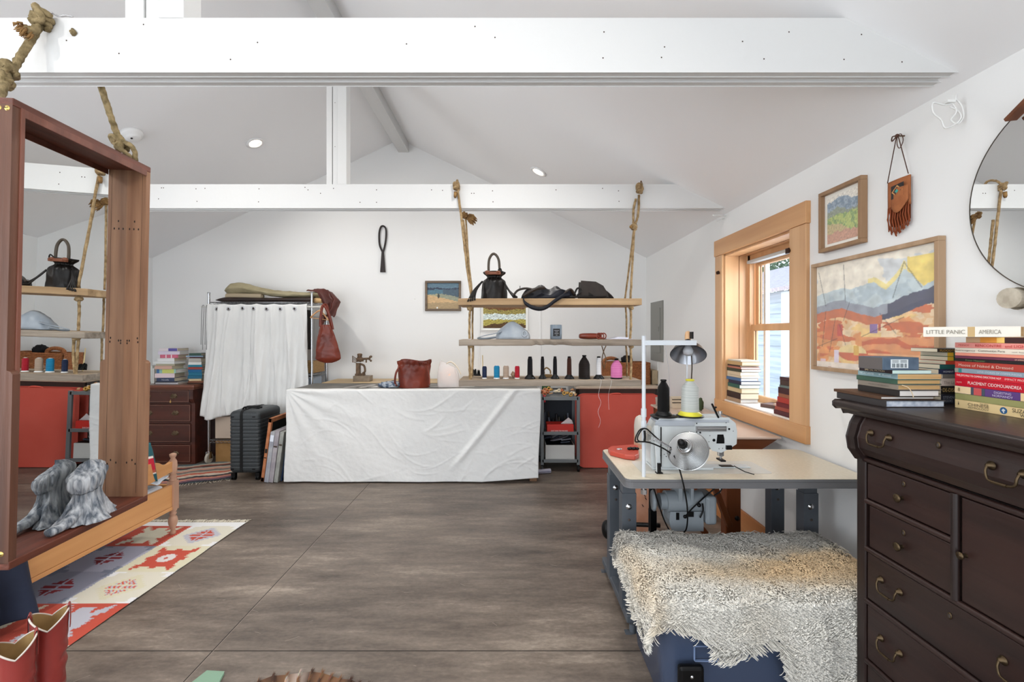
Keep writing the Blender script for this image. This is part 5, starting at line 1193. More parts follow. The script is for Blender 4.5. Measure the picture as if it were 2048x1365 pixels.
# ---- machine head
MW = mat('machine_white', (196, 202, 204), 0.38, c2=(206, 211, 212), sc_=6)
t = thing('sewing_machine', 'off-white industrial sewing machine head standing on the cream table', 'sewing machine', (0.86, 2.14, TZ))
q2 = 2.13/F
def mx(p, d=2.13): return (p-1018)/F*d
def mz(p, d=2.13): return CZ-(p-669)/F*d
YM0, YM1 = 2.10, 2.20
b = MB()
out = [(1310, 846), (1316, 838), (1450, 836), (1462, 846), (1465, 862), (1464, 884), (1452, 892), (1436, 900), (1420, 896), (1412, 884), (1396, 881), (1388, 878), (1366, 880), (1352, 900), (1348, 932), (1302, 932), (1300, 905), (1302, 862)]
b.prism([(mx(a), mz(c)) for a, c in out][::-1], YM0, YM1, 'y')
b.build('arm_casting', MW, t, 0.007, seg=3)
b = MB(); b.box(mx(1300), mx(1420), YM0-0.01, YM1+0.05, TZ+0.001, TZ+0.012); b.box(mx(1395), mx(1500), 2.12, 2.17, TZ+0.001, TZ+0.007); b.build('bed', MW, t, 0.003)
b = MB(); b.lathe([(0.0, 0.0), (0.052, 0.0), (0.067, 0.006), (0.070, 0.018), (0.064, 0.03), (0.03, 0.035), (0, 0.036)], (mx(1291)-0.001, 2.15, mz(862)), 32, 0, Ry(-pi/2)); b.cyl((mx(1291), 2.15, mz(862)), (mx(1304), 2.15, mz(862)), 0.02); b.build('hand_wheel', mat('wheel_cream', (196, 190, 180), 0.4), t)
b = MB(); b.box(mx(1308), mx(1452), YM0-0.003, YM0+0.08, mz(843), mz(838)); b.box(mx(1306), mx(1384), YM0-0.005, YM0, mz(850), mz(842)); b.build('top_cover', mat('machine_grey', (170, 176, 184), 0.4), t, 0.002)
b = MB(); b.box(mx(1386), mx(1446), YM0-0.006, YM0-0.001, mz(860), mz(850)); b.cyl((mx(1388), YM0-0.008, mz(854.5)), (mx(1444), YM0-0.008, mz(854.5)), 0.004); b.build('tie_bar', STEEL, t, 0.001)
def dots(b, lst, y=YM0-0.0007):
    for (a, c, r) in lst: b.lathe([(r, 0), (r*0.8, 0.0012), (0, 0.0012)], (mx(a), y, mz(c)), 12, 0, Rx(pi/2), False)
b = MB(); dots(b, [(1395, 863, 0.0045), (1388, 862, 0.003), (1422, 878, 0.007), (1452, 856, 0.005), (1414, 860, 0.002), (1414, 869, 0.002), (1412, 881, 0.002), (1388, 845, 0.003), (1446, 843, 0.003), (1318, 898, 0.003), (1318, 842, 0.002), (1324, 906, 0.002), (1330, 904, 0.002), (1328, 910, 0.0025), (1316, 908, 0.002), (1432, 895, 0.002), (1439, 894, 0.002), (1323, 845, 0.004), (1460, 860, 0.002)])
b.build('screw_holes', BLK, t)
b = MB(); b.prism([(mx(a), mz(c)) for a, c in [(1429, 867), (1427, 884), (1442, 884), (1442, 875), (1440, 867)]][::-1], YM0-0.002, YM0+0.002, 'y'); b.build('access_window', BLK, t, 0.001)
b = MB(); b.text('BERNEY', 0.0145, (mx(1363), YM0-0.0018, mz(872)), (1, 0, 0.02), (0.2, 0, 1), 0, 0.056); b.build('lettering', mat('blue_print', (20, 92, 160), 0.4), t)
b = MB(); b.cyl((mx(1441), 2.13, mz(896)), (mx(1441), 2.13, mz(922)), 0.0035); b.cyl((mx(1447), 2.15, mz(892)), (mx(1447), 2.15, mz(918)), 0.0035); b.box(mx(1436), mx(1446), 2.12, 2.14, mz(912), mz(902)); b.build('needle_bar', STEEL, t, 0.001)
b = MB(); b.box(mx(1436), mx(1446), 2.10, 2.15, mz(921), mz(918)); b.box(mx(1441), mx(1466), 2.12, 2.15, TZ+0.007, TZ+0.010); b.box(mx(1445), mx(1456), 2.09, 2.11, mz(896), mz(888)); b.build('presser_foot', BLK, t, 0.001)
b = MB(); b.tube([(mx(1453), 2.06, TZ+0.03), (mx(1468), 2.03, TZ+0.012), (mx(1481), 2.01, TZ+0.006)], 0.0022, 6); b.build('thread_guide', BLK, t)
b = MB(); b.beam((mx(1418), YM0, mz(806)), (mx(1431), YM0, mz(834)), 0.007, 0.01, 0, (0, 1, 0)); b.beam((mx(1421), YM0-0.004, mz(815)), (mx(1426), YM0-0.004, mz(812)), 0.006, 0.012, 0, (0, 1, 0)); b.build('lever', BLK, t, 0.001)
b = MB(); b.cyl((mx(1444), 2.15, mz(838)), (mx(1444), 2.15, mz(828)), 0.006); b.cyl((mx(1444), 2.15, mz(829)), (mx(1444), 2.15, mz(824)), 0.010); b.build('thumb_screw', STEEL, t)
b = MB(); b.beam((mx(1312, 2.06), 2.06, mz(852, 2.06)), (mx(1316, 2.06), 2.05, TZ+0.003), 0.020, 0.012, 0, (0, 1, 0)); b.build('rear_strut', MW, t, 0.002)
b = MB(); b.box(mx(1314, 2.05)-0.001, mx(1320, 2.05), 2.036, 2.05, TZ+0.004, mz(926, 2.05)); b.box(mx(1311, 2.05), mx(1324, 2.05), 2.036, 2.06, TZ+0.001, TZ+0.005); b.box(mx(1316.5), mx(1318.5), YM0-0.003, YM0, mz(930), mz(852)); b.build('belt_slot', BLK, t)
# spools on the machine
def bigspool(px_, mt, label, h, r, base, y=2.14):
    x = mx(px_, y); z = mz(838, 2.10)+0.004
    t = thing('thread_cone', label, 'thread spool', (x, y, z), 'large thread cones on the sewing machine')
    b = MB(); b.lathe([(0.062, 0), (0.063, 0.003), (0.05, 0.006), (0.0, 0.006)], (x, y, z), 32); b.build('stand_plate', BLK, t)
    b = MB(); b.lathe([(r*1.35, 0.006), (r*1.38, 0.010), (r*1.0, 0.024), (r*0.9, 0.026)], (x, y, z), 28); b.build('base', base, t)
    b = MB(); b.lathe([(r*0.38, h-0.014), (r*0.4, h), (r*0.52, h+0.002), (r*0.48, h+0.009), (0, h+0.009)], (x, y, z), 20); b.build('cap', base, t)
    b = MB(); b.lathe([(r*0.98, 0.022), (r, 0.03), (r*0.96, h*0.80), (r*0.90, h*0.84), (r*0.42, h*0.985), (r*0.4, h)], (x, y, z), 36); b.build('thread', mt, t)
bigspool(1327, thread('deep_black', (4, 4, 5), (10, 10, 12)), 'large black thread cone standing on the sewing machine', 0.166, 0.028, BLK)
bigspool(1380, thread('ivory', (206, 212, 208), (228, 232, 228)), 'large ivory thread cone with yellow base standing on the sewing machine', 0.168, 0.040, mat('yellow_plastic', (214, 206, 60), 0.45))
# ---- thread stand (white pole)
t = thing('thread_stand', 'white metal pole thread stand clamped at the left end of the sewing table', 'thread stand', (0.60, 2.0, TZ))
WP = mat('white_pole', (204, 210, 216), 0.35)
xs_ = mx(1287.5, 2.0)
b = MB(); b.cyl((xs_, 2.0, TZ-0.0), (xs_, 2.0, mz(672, 2.0)), 0.0085, seg=14); b.cyl((xs_, 2.0, mz(834, 2.0)), (xs_, 2.0, mz(818, 2.0)), 0.012, seg=14); b.cyl((xs_, 2.0, mz(858, 2.0)), (xs_, 2.0, mz(842, 2.0)), 0.012, seg=14); b.build('pole', WP, t)
b = MB(); b.box(mx(1287, 2.0), mx(1392, 2.0), 1.992, 1.994, mz(691, 2.0), mz(681, 2.0)); b.box(mx(1287, 2.0), mx(1392, 2.0), 1.992, 2.012, mz(681.8, 2.0), mz(681, 2.0)); b.cyl((mx(1295, 2.0), 1.99, mz(686, 2.0)), (mx(1295, 2.0), 2.0, mz(686, 2.0)), 0.006); b.build('arm', WP, t, 0.001)
b = MB(); b.cyl((xs_, 2.0, 0.685), (xs_, 2.0, TZ-0.04), 0.008); b.cyl((xs_, 2.0, 0.68), (xs_, 2.0, 0.70), 0.014, seg=6, sm=False); b.build('lower_nut', STEEL, t)
b = MB(); b.tube([(mx(1329, 2.0), 1.99, mz(690, 2.0)), (mx(1337, 2.05), 2.05, mz(735, 2.05)), (mx(1341, 2.12), 2.12, mz(800, 2.12)), (mx(1341, 2.14), 2.14, mz(832, 2.14))], 0.0007, 4); b.build('thread', mat('thread_grey', (170, 172, 178)), t)
# ---- near clamp lamp: spun aluminium reflector
ALR = mat('spun_aluminium', (176, 177, 177), 0.24, 1.0)
t = thing('clamp_lamp', 'clamp work lamp with a ribbed bright aluminium reflector in front of the sewing machine', 'lamp', px(1382, 945, 2.0), 'clamp lamps at the sewing table')
c = px(1366, 890, 1.90)
ax = (px(1385, 914, 1.985)-c).normalized(); R = ax.to_track_quat('Z', 'Y').to_matrix()
prof = [(0.018, 0.0), (0.020, 0.01)]
for k in range(16):
    f_ = k/15; r = 0.022+0.060*f_**0.75; z = 0.012+0.056*f_**1.1
    prof.append((r, z)); prof.append((r+0.0034, z-0.0004))
prof += [(0.088, 0.066), (0.0865, 0.0655)]
b = MB(); b.lathe(prof, c, 48, 0, R, False, cap=False); b.build('reflector', ALR, t, solid=0.0012)
b = MB(); b.lathe([(0.014, 0.01), (0.017, 0.0), (0.0165, -0.022), (0.012, -0.034), (0.0, -0.036)], c, 24, 0, R); b.cyl(c+R@Vector((0, 0, -0.008)), c+R@Vector((0, 0, 0.008)), 0.0195); b.build('socket', BLK, t)
b = MB(); b.lathe([(0.012, 0.005), (0.013, 0.016), (0.022, 0.038), (0.024, 0.05), (0.015, 0.064), (0, 0.068)], c, 24, 0, R); b.build('bulb', mat('frosted_bulb', (226, 224, 216), 0.15, alpha=0.8), t)
b = MB(); d = 1.96
W_ = [px(a, e, d) for a, e in [(1345, 898), (1320, 882), (1302, 866), (1292, 858), (1280, 860), (1272, 874), (1271, 884), (1282, 884), (1300, 886), (1326, 897), (1346, 909), (1351, 900), (1349, 893)]]
b.tube(W_, 0.0032, 7, 0, sub=5)
b.tube([px(a, e, d+0.02) for a, e in [(1289, 857), (1282, 862), (1275, 876), (1278, 883), (1290, 884)]], 0.003, 7, 0, sub=5)
b.tube([px(a, e, d-0.01) for a, e in [(1289, 862), (1290, 874), (1289, 884)]], 0.005, 7, 0, sub=4); b.build('clamp_wire', BLK, t)
b = MB(); b.tube([px(a, e, d-0.005) for a, e in [(1291, 864), (1304, 872), (1322, 884), (1344, 900)]], 0.0018, 6, 0, sub=4); b.tube([px(a, e, d-0.008) for a, e in [(1298, 882), (1312, 880), (1330, 888), (1350, 906)]], 0.0018, 6, 0, sub=4)
sp_ = [px(1306, 880, d-0.01)+(px(1340, 896, d-0.01)-px(1306, 880, d-0.01))*(k/90)+Vector((0, 0.0035*cos(k*1.2), 0.0045*sin(k*1.2))) for k in range(91)]
b.tube(sp_, 0.0009, 4); b.build('clamp_spring', CHR, t)
b = MB(); b.tube([px(a, e, dd) for a, e, dd in [(1348, 912, 1.93), (1355, 926, 1.93), (1362, 950, 1.93), (1368, 975, 1.93), (1374, 1010, 2.0), (1375, 1040, 2.1), (1372, 1060, 2.15), (1364, 1068, 2.2)]], 0.0034, 7, 0, sub=6); b.build('cord', BLK, t)
# ---- far clamp lamp on the stand arm
t = thing('clamp_lamp', 'clamp lamp with a dark outside and silver inside, above the ivory thread cone', 'lamp', px(1378, 720, 2.15), 'clamp lamps at the sewing table')
c = px(1376, 688, 2.16); ax = (px(1380, 1010, 1.72)-c).normalized(); R = ax.to_track_quat('Z', 'Y').to_matrix()
prof = [(0.016, -0.008), (0.022, 0.0), (0.045, 0.014), (0.066, 0.036), (0.078, 0.062), (0.081, 0.066)]
b = MB(); b.lathe(prof, c, 40, 0, R, True, cap=False); b.build('shade_outside', mat('black_enamel', (24, 24, 28), 0.3), t)
b = MB(); b.lathe([(r-0.0022, z+0.0012) for r, z in prof], c, 40, 0, R, True, cap=False); b.build('shade_lining', mat('silver_lining', (150, 152, 158), 0.3, 0.9), t)
b = MB(); b.lathe([(0.0145, -0.006), (0.0145, -0.05), (0.012, -0.068), (0, -0.071)], c, 20, 0, R); b.build('socket', mat('tan_socket', (196, 156, 116), 0.5), t)
b = MB(); b.lathe([(0.016, -0.004), (0.0165, -0.016), (0.015, -0.018)], c, 20, 0, R); b.box(mx(1379, 2.15), mx(1382, 2.15), 2.12, 2.15, mz(678, 2.14), mz(664, 2.14)); b.build('collar', BLK, t)
b = MB(); b.lathe([(0.012, 0.0), (0.016, 0.02), (0.024, 0.042), (0.02, 0.058), (0, 0.064)], c, 20, 0, R); b.build('bulb', mat('bulb_grey', (196, 198, 204), 0.2), t)
b = MB(); b.tube([px(1383, 712, 2.13), px(1384, 735, 2.16), px(1383, 762, 2.22), px(1384, 800, 2.24), px(1384, 835, 2.24)], 0.0028, 6, 0, sub=5); b.build('cord', mat('brown_cord', (62, 52, 44), 0.6), t)
b = MB(); b.cyl(px(1374, 690, 2.17), px(1374, 836, 2.20), 0.003, seg=8); b.build('stem', WP, t)
# ---- small red tray on the table
t = thing('red_tray', 'small orange-red moulded tray with black bits on the corner of the sewing table', 'tray', px(1248, 915, 2.3))
b = MB(); zt_ = TZ+0.001; pts = [px(a, e, 1)for a, e in [(1216, 906), (1222, 902), (1268, 898), (1277, 901), (1278, 918), (1270, 922), (1250, 920), (1220, 912)]]
P = []
for p in pts:
    k = (CZ-zt_)/(CZ-p.z); P.append((p.x*k, k))
cxm = sum(p[0] for p in P)/8; cym = sum(p[1] for p in P)/8
top = [(cxm+(p[0]-cxm)*1.0, cym+(p[1]-cym)*1.0) for p in P]; n = 8
b.add([(p[0], p[1], zt_) for p in P]+[(p[0], p[1], zt_+0.026) for p in top], [tuple(range(7, -1, -1)), tuple(range(8, 16))]+[(i, (i+1) % 8, 8+(i+1) % 8, 8+i) for i in range(8)]); b.build('tray_body', mat('orange_red_plastic', (178, 70, 54), 0.4), t, 0.006, seg=3)
b = MB()
for k in range(5): b.ball((cxm+0.02+0.011*k, cym-0.005+0.008*(k % 2), zt_+0.032), (0.010, 0.012, 0.007), 10, 6)
b.build('black_beads', BLK, t)
b = MB(); b.ball((cxm-0.03, cym, zt_+0.028), (0.016, 0.01, 0.005), 10, 6); b.build('silver_clip', STEEL, t)
# ---- motor under the table
t = thing('machine_motor', 'grey clutch motor hanging under the sewing table', 'motor', (0.83, 2.25, 0.42))
MG = mat('motor_grey', (140, 147, 152), 0.45)
d = 2.25
b = MB(); b.cyl(px(1330, 1003, d), px(1402, 1003, d), 0.052, seg=28); b.cyl(px(1318, 1003, d), px(1331, 1003, d), 0.040, seg=24); b.prism([(px(1335, 0, d).x, px(0, 1018, d).z), (px(1397, 0, d).x, px(0, 1018, d).z), (px(1397, 0, d).x, px(0, 1053, d).z), (px(1338, 0, d).x, px(0, 1053, d).z), (px(1333, 0, d).x, px(0, 1035, d).z)][::-1], 2.20, 2.30, 'y'); b.build('housing', MG, t, 0.004)
b = MB(); b.lathe([(0.0, 0.0), (0.045, 0.0), (0.052, 0.008), (0.05, 0.016), (0.03, 0.022), (0, 0.024)], px(1303, 1001, d), 28, 0, Ry(pi/2)@Rx(0.15)); b.build('pulley_guard', MG, t)
b = MB(); b.box(px(1402, 0, d).x, px(1424, 0, d).x, 2.19, 2.32, px(0, 1042, d).z, px(0, 986, d).z); b.build('end_cap', MG, t, 0.015, seg=3)
b = MB(); b.box(px(1350, 0, d).x, px(1358, 0, d).x, 2.2, 2.3, px(0, 1000, d).z, TZ-0.05); b.box(px(1374, 0, d).x, px(1380, 0, d).x, 2.2, 2.3, px(0, 1000, d).z, TZ-0.05); b.box(px(1350, 0, d).x, px(1380, 0, d).x, 2.2, 2.3, 0.70, TZ-0.041); b.build('bracket', MG, t, 0.002)
b = MB(); b.box(px(1352, 0, 2.2).x, px(1358, 0, 2.2).x, 2.196, 2.20, px(0, 1040, 2.2).z, px(0, 1026, 2.2).z); b.box(px(1376, 0, 2.2).x, px(1387, 0, 2.2).x, 2.196, 2.20, px(0, 1034, 2.2).z, px(0, 1024, 2.2).z); b.build('rating_plate', BLK, t)
b = MB(); b.tube([px(1370, 1034, 2.15), px(1384, 1018, 2.17), px(1398, 1005, 2.18), px(1412, 992, 2.2), px(1436, 972, 2.2)], 0.0035, 7, 0, sub=4); b.ball(px(1370, 1034, 2.15), 0.009, 10, 8); b.ball(px(1398, 1011, 2.17), 0.010, 10, 8)
b.tube([px(1405, 1008, 2.18), px(1406, 1022, 2.18), px(1400, 1036, 2.18)], 0.004, 6, 0, sub=4); b.tube([px(1446, 972, 2.2), px(1440, 984, 2.2), px(1428, 992, 2.2)], 0.0035, 6, 0, sub=4)
b.tube([px(1306, 972, 2.16), px(1316, 1005, 2.17), px(1328, 1040, 2.19), px(1340, 1064, 2.2)], 0.0035, 6, 0, sub=4); b.build('control_cords', BLK, t)
b = MB(); b.box(px(1299, 0, 2.4).x, px(1311, 0, 2.4).x, 2.38, 2.42, 0.10, px(0, 1020, 2.4).z); b.cyl(px(1302, 1060, 2.4), px(1302, 972, 2.4), 0.012); b.build('drive_belt', BLK, t)
# ---- drafting table
DW = wood('drafting_wood', (98, 50, 26), (132, 74, 40), 'x', 14, 0.4, 0.1)
DWV = wood('drafting_leg', (98, 50, 26), (132, 74, 40), 'z', 14, 0.4, 0.1)
t = thing('drafting_table', 'brown wooden drafting table with a pale board, between the sewing table and the window', 'table', (1.2, 3.0, 0))
DTZ = 0.795
b = MB(); b.box(1.20, 1.575, 2.60, 3.82, DTZ-0.014, DTZ); b.build('drawing_board', mat('drawing_board', (196, 172, 154), 0.28, c2=(210, 188, 172), sc_=4), t, 0.004)
b = MB(); b.prism([(1.22, DTZ-0.015), (1.57, DTZ-0.015), (1.46, DTZ-0.085), (1.22, DTZ-0.085)][::-1], 2.63, 2.66, 'y'); b.prism([(1.22, DTZ-0.015), (1.57, DTZ-0.015), (1.46, DTZ-0.085), (1.22, DTZ-0.085)][::-1], 3.76, 3.79, 'y'); b.box(1.22, 1.25, 2.65, 3.77, DTZ-0.085, DTZ-0.015); b.build('apron', DW, t, 0.004)
b = MB(); b.box(1.24, 1.42, 2.68, 2.72, 0.60, 0.68); b.build('rail', DW, t, 0.004)
for (x, y) in ((1.33, 2.70), (1.27, 3.70), (1.52, 3.70)):
    b = MB(); b.box(x-0.045, x+0.045, y-0.035, y+0.035, 0.0, DTZ-0.015); l = b.build('leg', DWV, t, 0.006)
    b = MB(); b.lathe([(0.014, 0), (0.012, 0.008), (0, 0.01)], (x+0.02, y-0.035, 0.30), 12, 0, Rx(pi/2)); b.build('bolt', BLK, l)
b = MB(); b.beam(px(1424, 960, 2.60), px(1458, 1052, 2.62), 0.03, 0.04, 0, (0, 1, 0)); b.build('brace', DWV, t, 0.003)
b = MB(); b.beam((1.05, 2.76, 0.36), (1.30, 2.76, 0.05), 0.035, 0.05, 0, (0, 1, 0)); b.build('brace', DWV, t, 0.003)
b = MB(); b.beam((1.30, 2.74, 0.34), (1.45, 2.80, 0.02), 0.035, 0.05, 0, (0, 1, 0)); b.build('brace', DWV, t, 0.003)
b = MB(); b.box(mx(1270, 2.95), mx(1299, 2.95), 2.95, 2.975, 0.04, 0.79)
for (a, c) in ((1288, 990), (1290, 996), (1284, 1010)): b.beam(px(a, c, 2.948), px(a+3, c+4, 2.948), 0.004, 0.004, 1)
tag(b.build('peach_board', [mat('peach_board', (214, 152, 120), 0.7, c2=(230, 176, 148), sc_=10), BLK]), 'scuffed peach coloured board standing on edge behind the left table leg', 'board')
b = MB(); b.box(mx(1345, 3.6), mx(1369, 3.6), 3.6, 3.7, DTZ+0.001, DTZ+0.085); b.box(mx(1344, 3.6), mx(1370, 3.6), 3.595, 3.60, DTZ+0.045, DTZ+0.05, 1); b.box(mx(1344, 3.6), mx(1370, 3.6), 3.595, 3.60, DTZ+0.07, DTZ+0.075, 1)
tag(b.build('cream_box', [mat('cream_box', (206, 190, 166), 0.7), BLK]), 'cream box with dark bands on the drafting table, seen between the thread cones', 'box')
b = MB(); b.lathe([(0.022, 0), (0.026, 0.01), (0.03, 0.07), (0.027, 0.07), (0.02, 0.01), (0, 0.01)], (mx(1318, 3.74), 3.74, DTZ+0.001), 18); tag(b.build('glass_jar', mat('jar_glass', (200, 190, 180), 0.1, alpha=0.5)), 'small clear glass on the drafting table left of the black thread cone', 'glass')
b = MB(); b.ball((mx(1401, 3.5), 3.5, DTZ+0.05), (0.022, 0.022, 0.05), 14, 10, 0, None, lambda d: 1+0.3*fbm(d.x*3, d.y*3, d.z*3)); tag(b.build('green_bottle', mat('moss', (60, 74, 48), 0.7)), 'small dark green lump beside the ivory thread cone, on the drafting table', 'ornament')
b = MB(); b.tube([px(1220, 1060, 2.9), px(1228, 1058, 2.9), px(1260, 1050, 2.9), px(1320, 1052, 2.8)], 0.014, 8, 0, sub=4); b.ball((mx(1214, 2.95), 2.95, 0.11), (0.035, 0.05, 0.06)); tag(b.build('black_bundle', BLK), 'black bundle and cable on the floor behind the left leg of the sewing table', 'cable')
b = MB(); b.tube([(1.50, 2.62, 0.30), (1.53, 2.55, 0.26), (1.52, 2.45, 0.16), (1.50, 2.42, 0.05)], 0.003, 6, 0, sub=5); tag(b.build('red_wire', mat('red_wire', (196, 50, 30), 0.5)), 'thin red wire by the baseboard under the sewing table', 'wire')

# ================================================================ TOTE AND SHEEPSKIN
t = thing('storage_tote', 'translucent blue plastic storage tote under the sheepskin', 'storage tote', (0.97, 1.83, 0))
BLU = mat('blue_tote', (72, 84, 108), 0.22, alpha=0.9)
SX0, SX1, SY0_, SY1_, SZ = 0.535, 1.40, 1.60, 2.08, 0.455
b = MB(); lv = []
for (z, e) in ((0.0, 0.05), (0.02, 0.035), (0.36, 0.008), (0.40, 0.0)):
    lv.append([(p[0], p[1], z) for p in rr_poly(SX0+e, SX1-e, SY0_+e, SY1_-e, 0.06, 6)])
n = len(lv[0]); V = [p for l in lv for p in l]
b.add(V, [(k*n+j, k*n+(j+1) % n, (k+1)*n+(j+1) % n, (k+1)*n+j) for k in range(3) for j in range(n)]+[tuple(range(n-1, -1, -1))], 0, True); b.build('tub', BLU, t, solid=0.003)
b = MB(); b.prism(rr_poly(SX0-0.012, SX1+0.012, SY0_-0.012, SY1_+0.012, 0.06, 6), 0.40, 0.44, 'z'); b.build('lid', mat('tote_lid', (72, 84, 106), 0.35), t, 0.008)
for x in (SX0+0.06, SX1-0.16):
    b = MB(); b.box(x, x+0.09, SY0_-0.028, SY0_+0.0, 0.10, 0.225); b.lathe([(0.006, 0), (0, 0.003)], (x+0.045, SY0_-0.028, 0.19), 10, 1, Rx(pi/2)); b.build('latch', [BLK, CHR], t, 0.012, seg=3)
b = MB()
for (a0, a1, c0, c1) in ((0.66, 0.75, 0.222, 0.225), (0.66, 0.75, 0.275, 0.278), (0.66, 0.663, 0.222, 0.278), (0.747, 0.75, 0.222, 0.278)): b.box(a0, a1, SY0_+0.003, SY0_+0.012, c0, c1)
b.build('label_frame', mat('pale_blue', (130, 150, 186), 0.4), t)
# sheepskin
KX0, KX1, KY0, KY1 = 0.52, 1.415, 1.585, 2.095
def skin_pt(p, q):
    """p, q in cloth space (metres along x and y); bends over the edges"""
    dx = max(0, KX0-p)+max(0, p-KX1); dy = max(0, KY0-q)+max(0, q-KY1)
    L = sqrt(dx*dx+dy*dy)
    ex = (-1 if p < KX0 else 1)*dx; ey = (-1 if q < KY0 else 1)*dy
    cx = min(max(p, KX0), KX1); cy = min(max(q, KY0), KY1)
    zt = SZ+0.016+0.008*fbm(p*4, q*4)-0.030*exp(-((p-1.0)/0.28)**2-((q-1.86)/0.17)**2)
    if L < 1e-6:
        em = min(p-KX0, KX1-p, q-KY0, KY1-q)
        return Vector((p, q, zt-0.018*exp(-em/0.02))), Vector((0, 0, 1))
    r = 0.022; s = min(L, r*1.57); a = s/r
    outw = r*sin(a)+0.06*max(0, L-s)+0.008*sin(p*19)+0.008*sin(q*23)
    dn = r*(1-cos(a))+max(0, L-s)
    ux, uy = ex/L, ey/L
    yy = cy+uy*outw
    if p > 1.10: yy = max(yy, 1.564)
    return Vector((min(1.49, cx+ux*outw), yy, max(0.015, zt-0.018-dn))), Vector((ux*sin(a), uy*sin(a), cos(a))).normalized()
def inside(p, q):
    e = 0.02*fbm(p*9, q*9)+0.010*fbm(p*40, q*40)
    if q > 2.11+e: return False
    if p > 1.44+e: return False
    # front overhang limit
    fo = 0.15+e
    if p < 0.60: fo = 0.11+e
    elif p < 0.70: fo = 0.115+0.3*(p-0.60)+e
    elif p < 0.86: fo = 0.19-0.2*abs(p-0.78)+e
    elif p < 0.93: fo = 0.165-0.2*(p-0.86)+e
    else: fo = min(0.42, 0.16+4*(p-0.93))+e
    if q < KY0-fo: return False
    lo = 0.10+e+0.06*max(0, min(1, (1.95-q)/0.3))
    if p < KX0-lo: return False
    if p < KX0 and q < KY0:
        if (KX0-p)+(KY0-q) > 0.19+e: return False
    return True
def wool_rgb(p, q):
    # warm lamp light painted as tan on the top, grey back edge, ivory elsewhere
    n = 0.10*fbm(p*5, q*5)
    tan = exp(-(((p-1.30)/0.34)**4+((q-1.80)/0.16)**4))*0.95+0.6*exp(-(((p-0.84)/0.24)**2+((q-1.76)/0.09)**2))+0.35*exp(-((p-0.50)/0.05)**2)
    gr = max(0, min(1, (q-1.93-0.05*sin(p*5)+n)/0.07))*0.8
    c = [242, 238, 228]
    lamp_tan = [238, 208, 166]; gcol = [176, 174, 168]
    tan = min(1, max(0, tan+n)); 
    c = [c[i]*(1-tan)+lamp_tan[i]*tan for i in range(3)]
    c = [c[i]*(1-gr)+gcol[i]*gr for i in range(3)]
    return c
b = MB(); NX, NYY = 150, 130; idx = {}; cols = []
PX0, PX1, PY0, PY1 = 0.30, 1.48, 1.12, 2.14
for j in range(NYY+1):
    for i in range(NX+1):
        p = PX0+(PX1-PX0)*i/NX; q = PY0+(PY1-PY0)*j/NYY
        if inside(p, q):
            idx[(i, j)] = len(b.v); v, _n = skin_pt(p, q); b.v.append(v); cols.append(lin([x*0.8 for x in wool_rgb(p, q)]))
for j in range(NYY):
    for i in range(NX):
        ks = [(i, j), (i+1, j), (i+1, j+1), (i, j+1)]
        if all(k in idx for k in ks): b.f.append(tuple(idx[k] for k in ks)); b.m.append(0); b.s.append(True)
rr = random.Random(21); cnt = 0
while cnt < 30000:
    p = rr.uniform(PX0, PX1); q = rr.uniform(PY0, PY1)
    if not inside(p, q): continue
    cnt += 1
    v, nn = skin_pt(p, q)
    edge = not (inside(p-0.025, q) and inside(p, q-0.025) and inside(p+0.02, q) and inside(p, q+0.02))
    L = rr.uniform(0.0075, 0.012)*(2.4 if edge else 1)
    g_ = Vector((0, 0, -1))*(0.55 if nn.z < 0.6 else 0.0)
    th_ = 6*nz(p*9, q*9, 1.0)+rr.uniform(-0.9, 0.9)
    tx = Vector((cos(th_), sin(th_), 0)); tx = (tx-nn*tx.dot(nn))
    if tx.length < 0.1: tx = Vector((1, 0, 0))-nn*nn.x
    tx.normalize(); ty = nn.cross(tx)
    d1 = (nn*0.8+tx*0.5+g_*0.6).normalized(); d2 = (nn*0.15+tx*0.9+g_*(1.6 if edge else 0.8)).normalized()
    w0 = rr.uniform(0.0030, 0.0046)*(0.7 if edge else 1)
    P = [v, v+d1*L*0.55, v+d1*L*0.6+d2*L*0.5, v+d1*L*0.45+d2*L*0.95-nn*L*0.12]
    W = [w0*0.8, w0, w0*0.75, w0*0.12]
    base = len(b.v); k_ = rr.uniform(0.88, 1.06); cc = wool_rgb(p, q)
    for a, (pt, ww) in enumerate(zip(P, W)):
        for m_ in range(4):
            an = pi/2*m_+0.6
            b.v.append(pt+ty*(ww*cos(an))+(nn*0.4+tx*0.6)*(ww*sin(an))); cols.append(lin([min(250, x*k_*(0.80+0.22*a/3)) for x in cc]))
    for a in range(3):
        for m_ in range(4):
            m2 = (m_+1) % 4; b.f.append((base+a*4+m_, base+a*4+m2, base+a*4+4+m2, base+a*4+4+m_)); b.m.append(0); b.s.append(True)
o = b.build('sheepskin', vcmat('wool', 0.95), colors=cols); tag(o, 'curly ivory sheepskin, warm light painted in tan, draped over the blue storage tote', 'sheepskin')

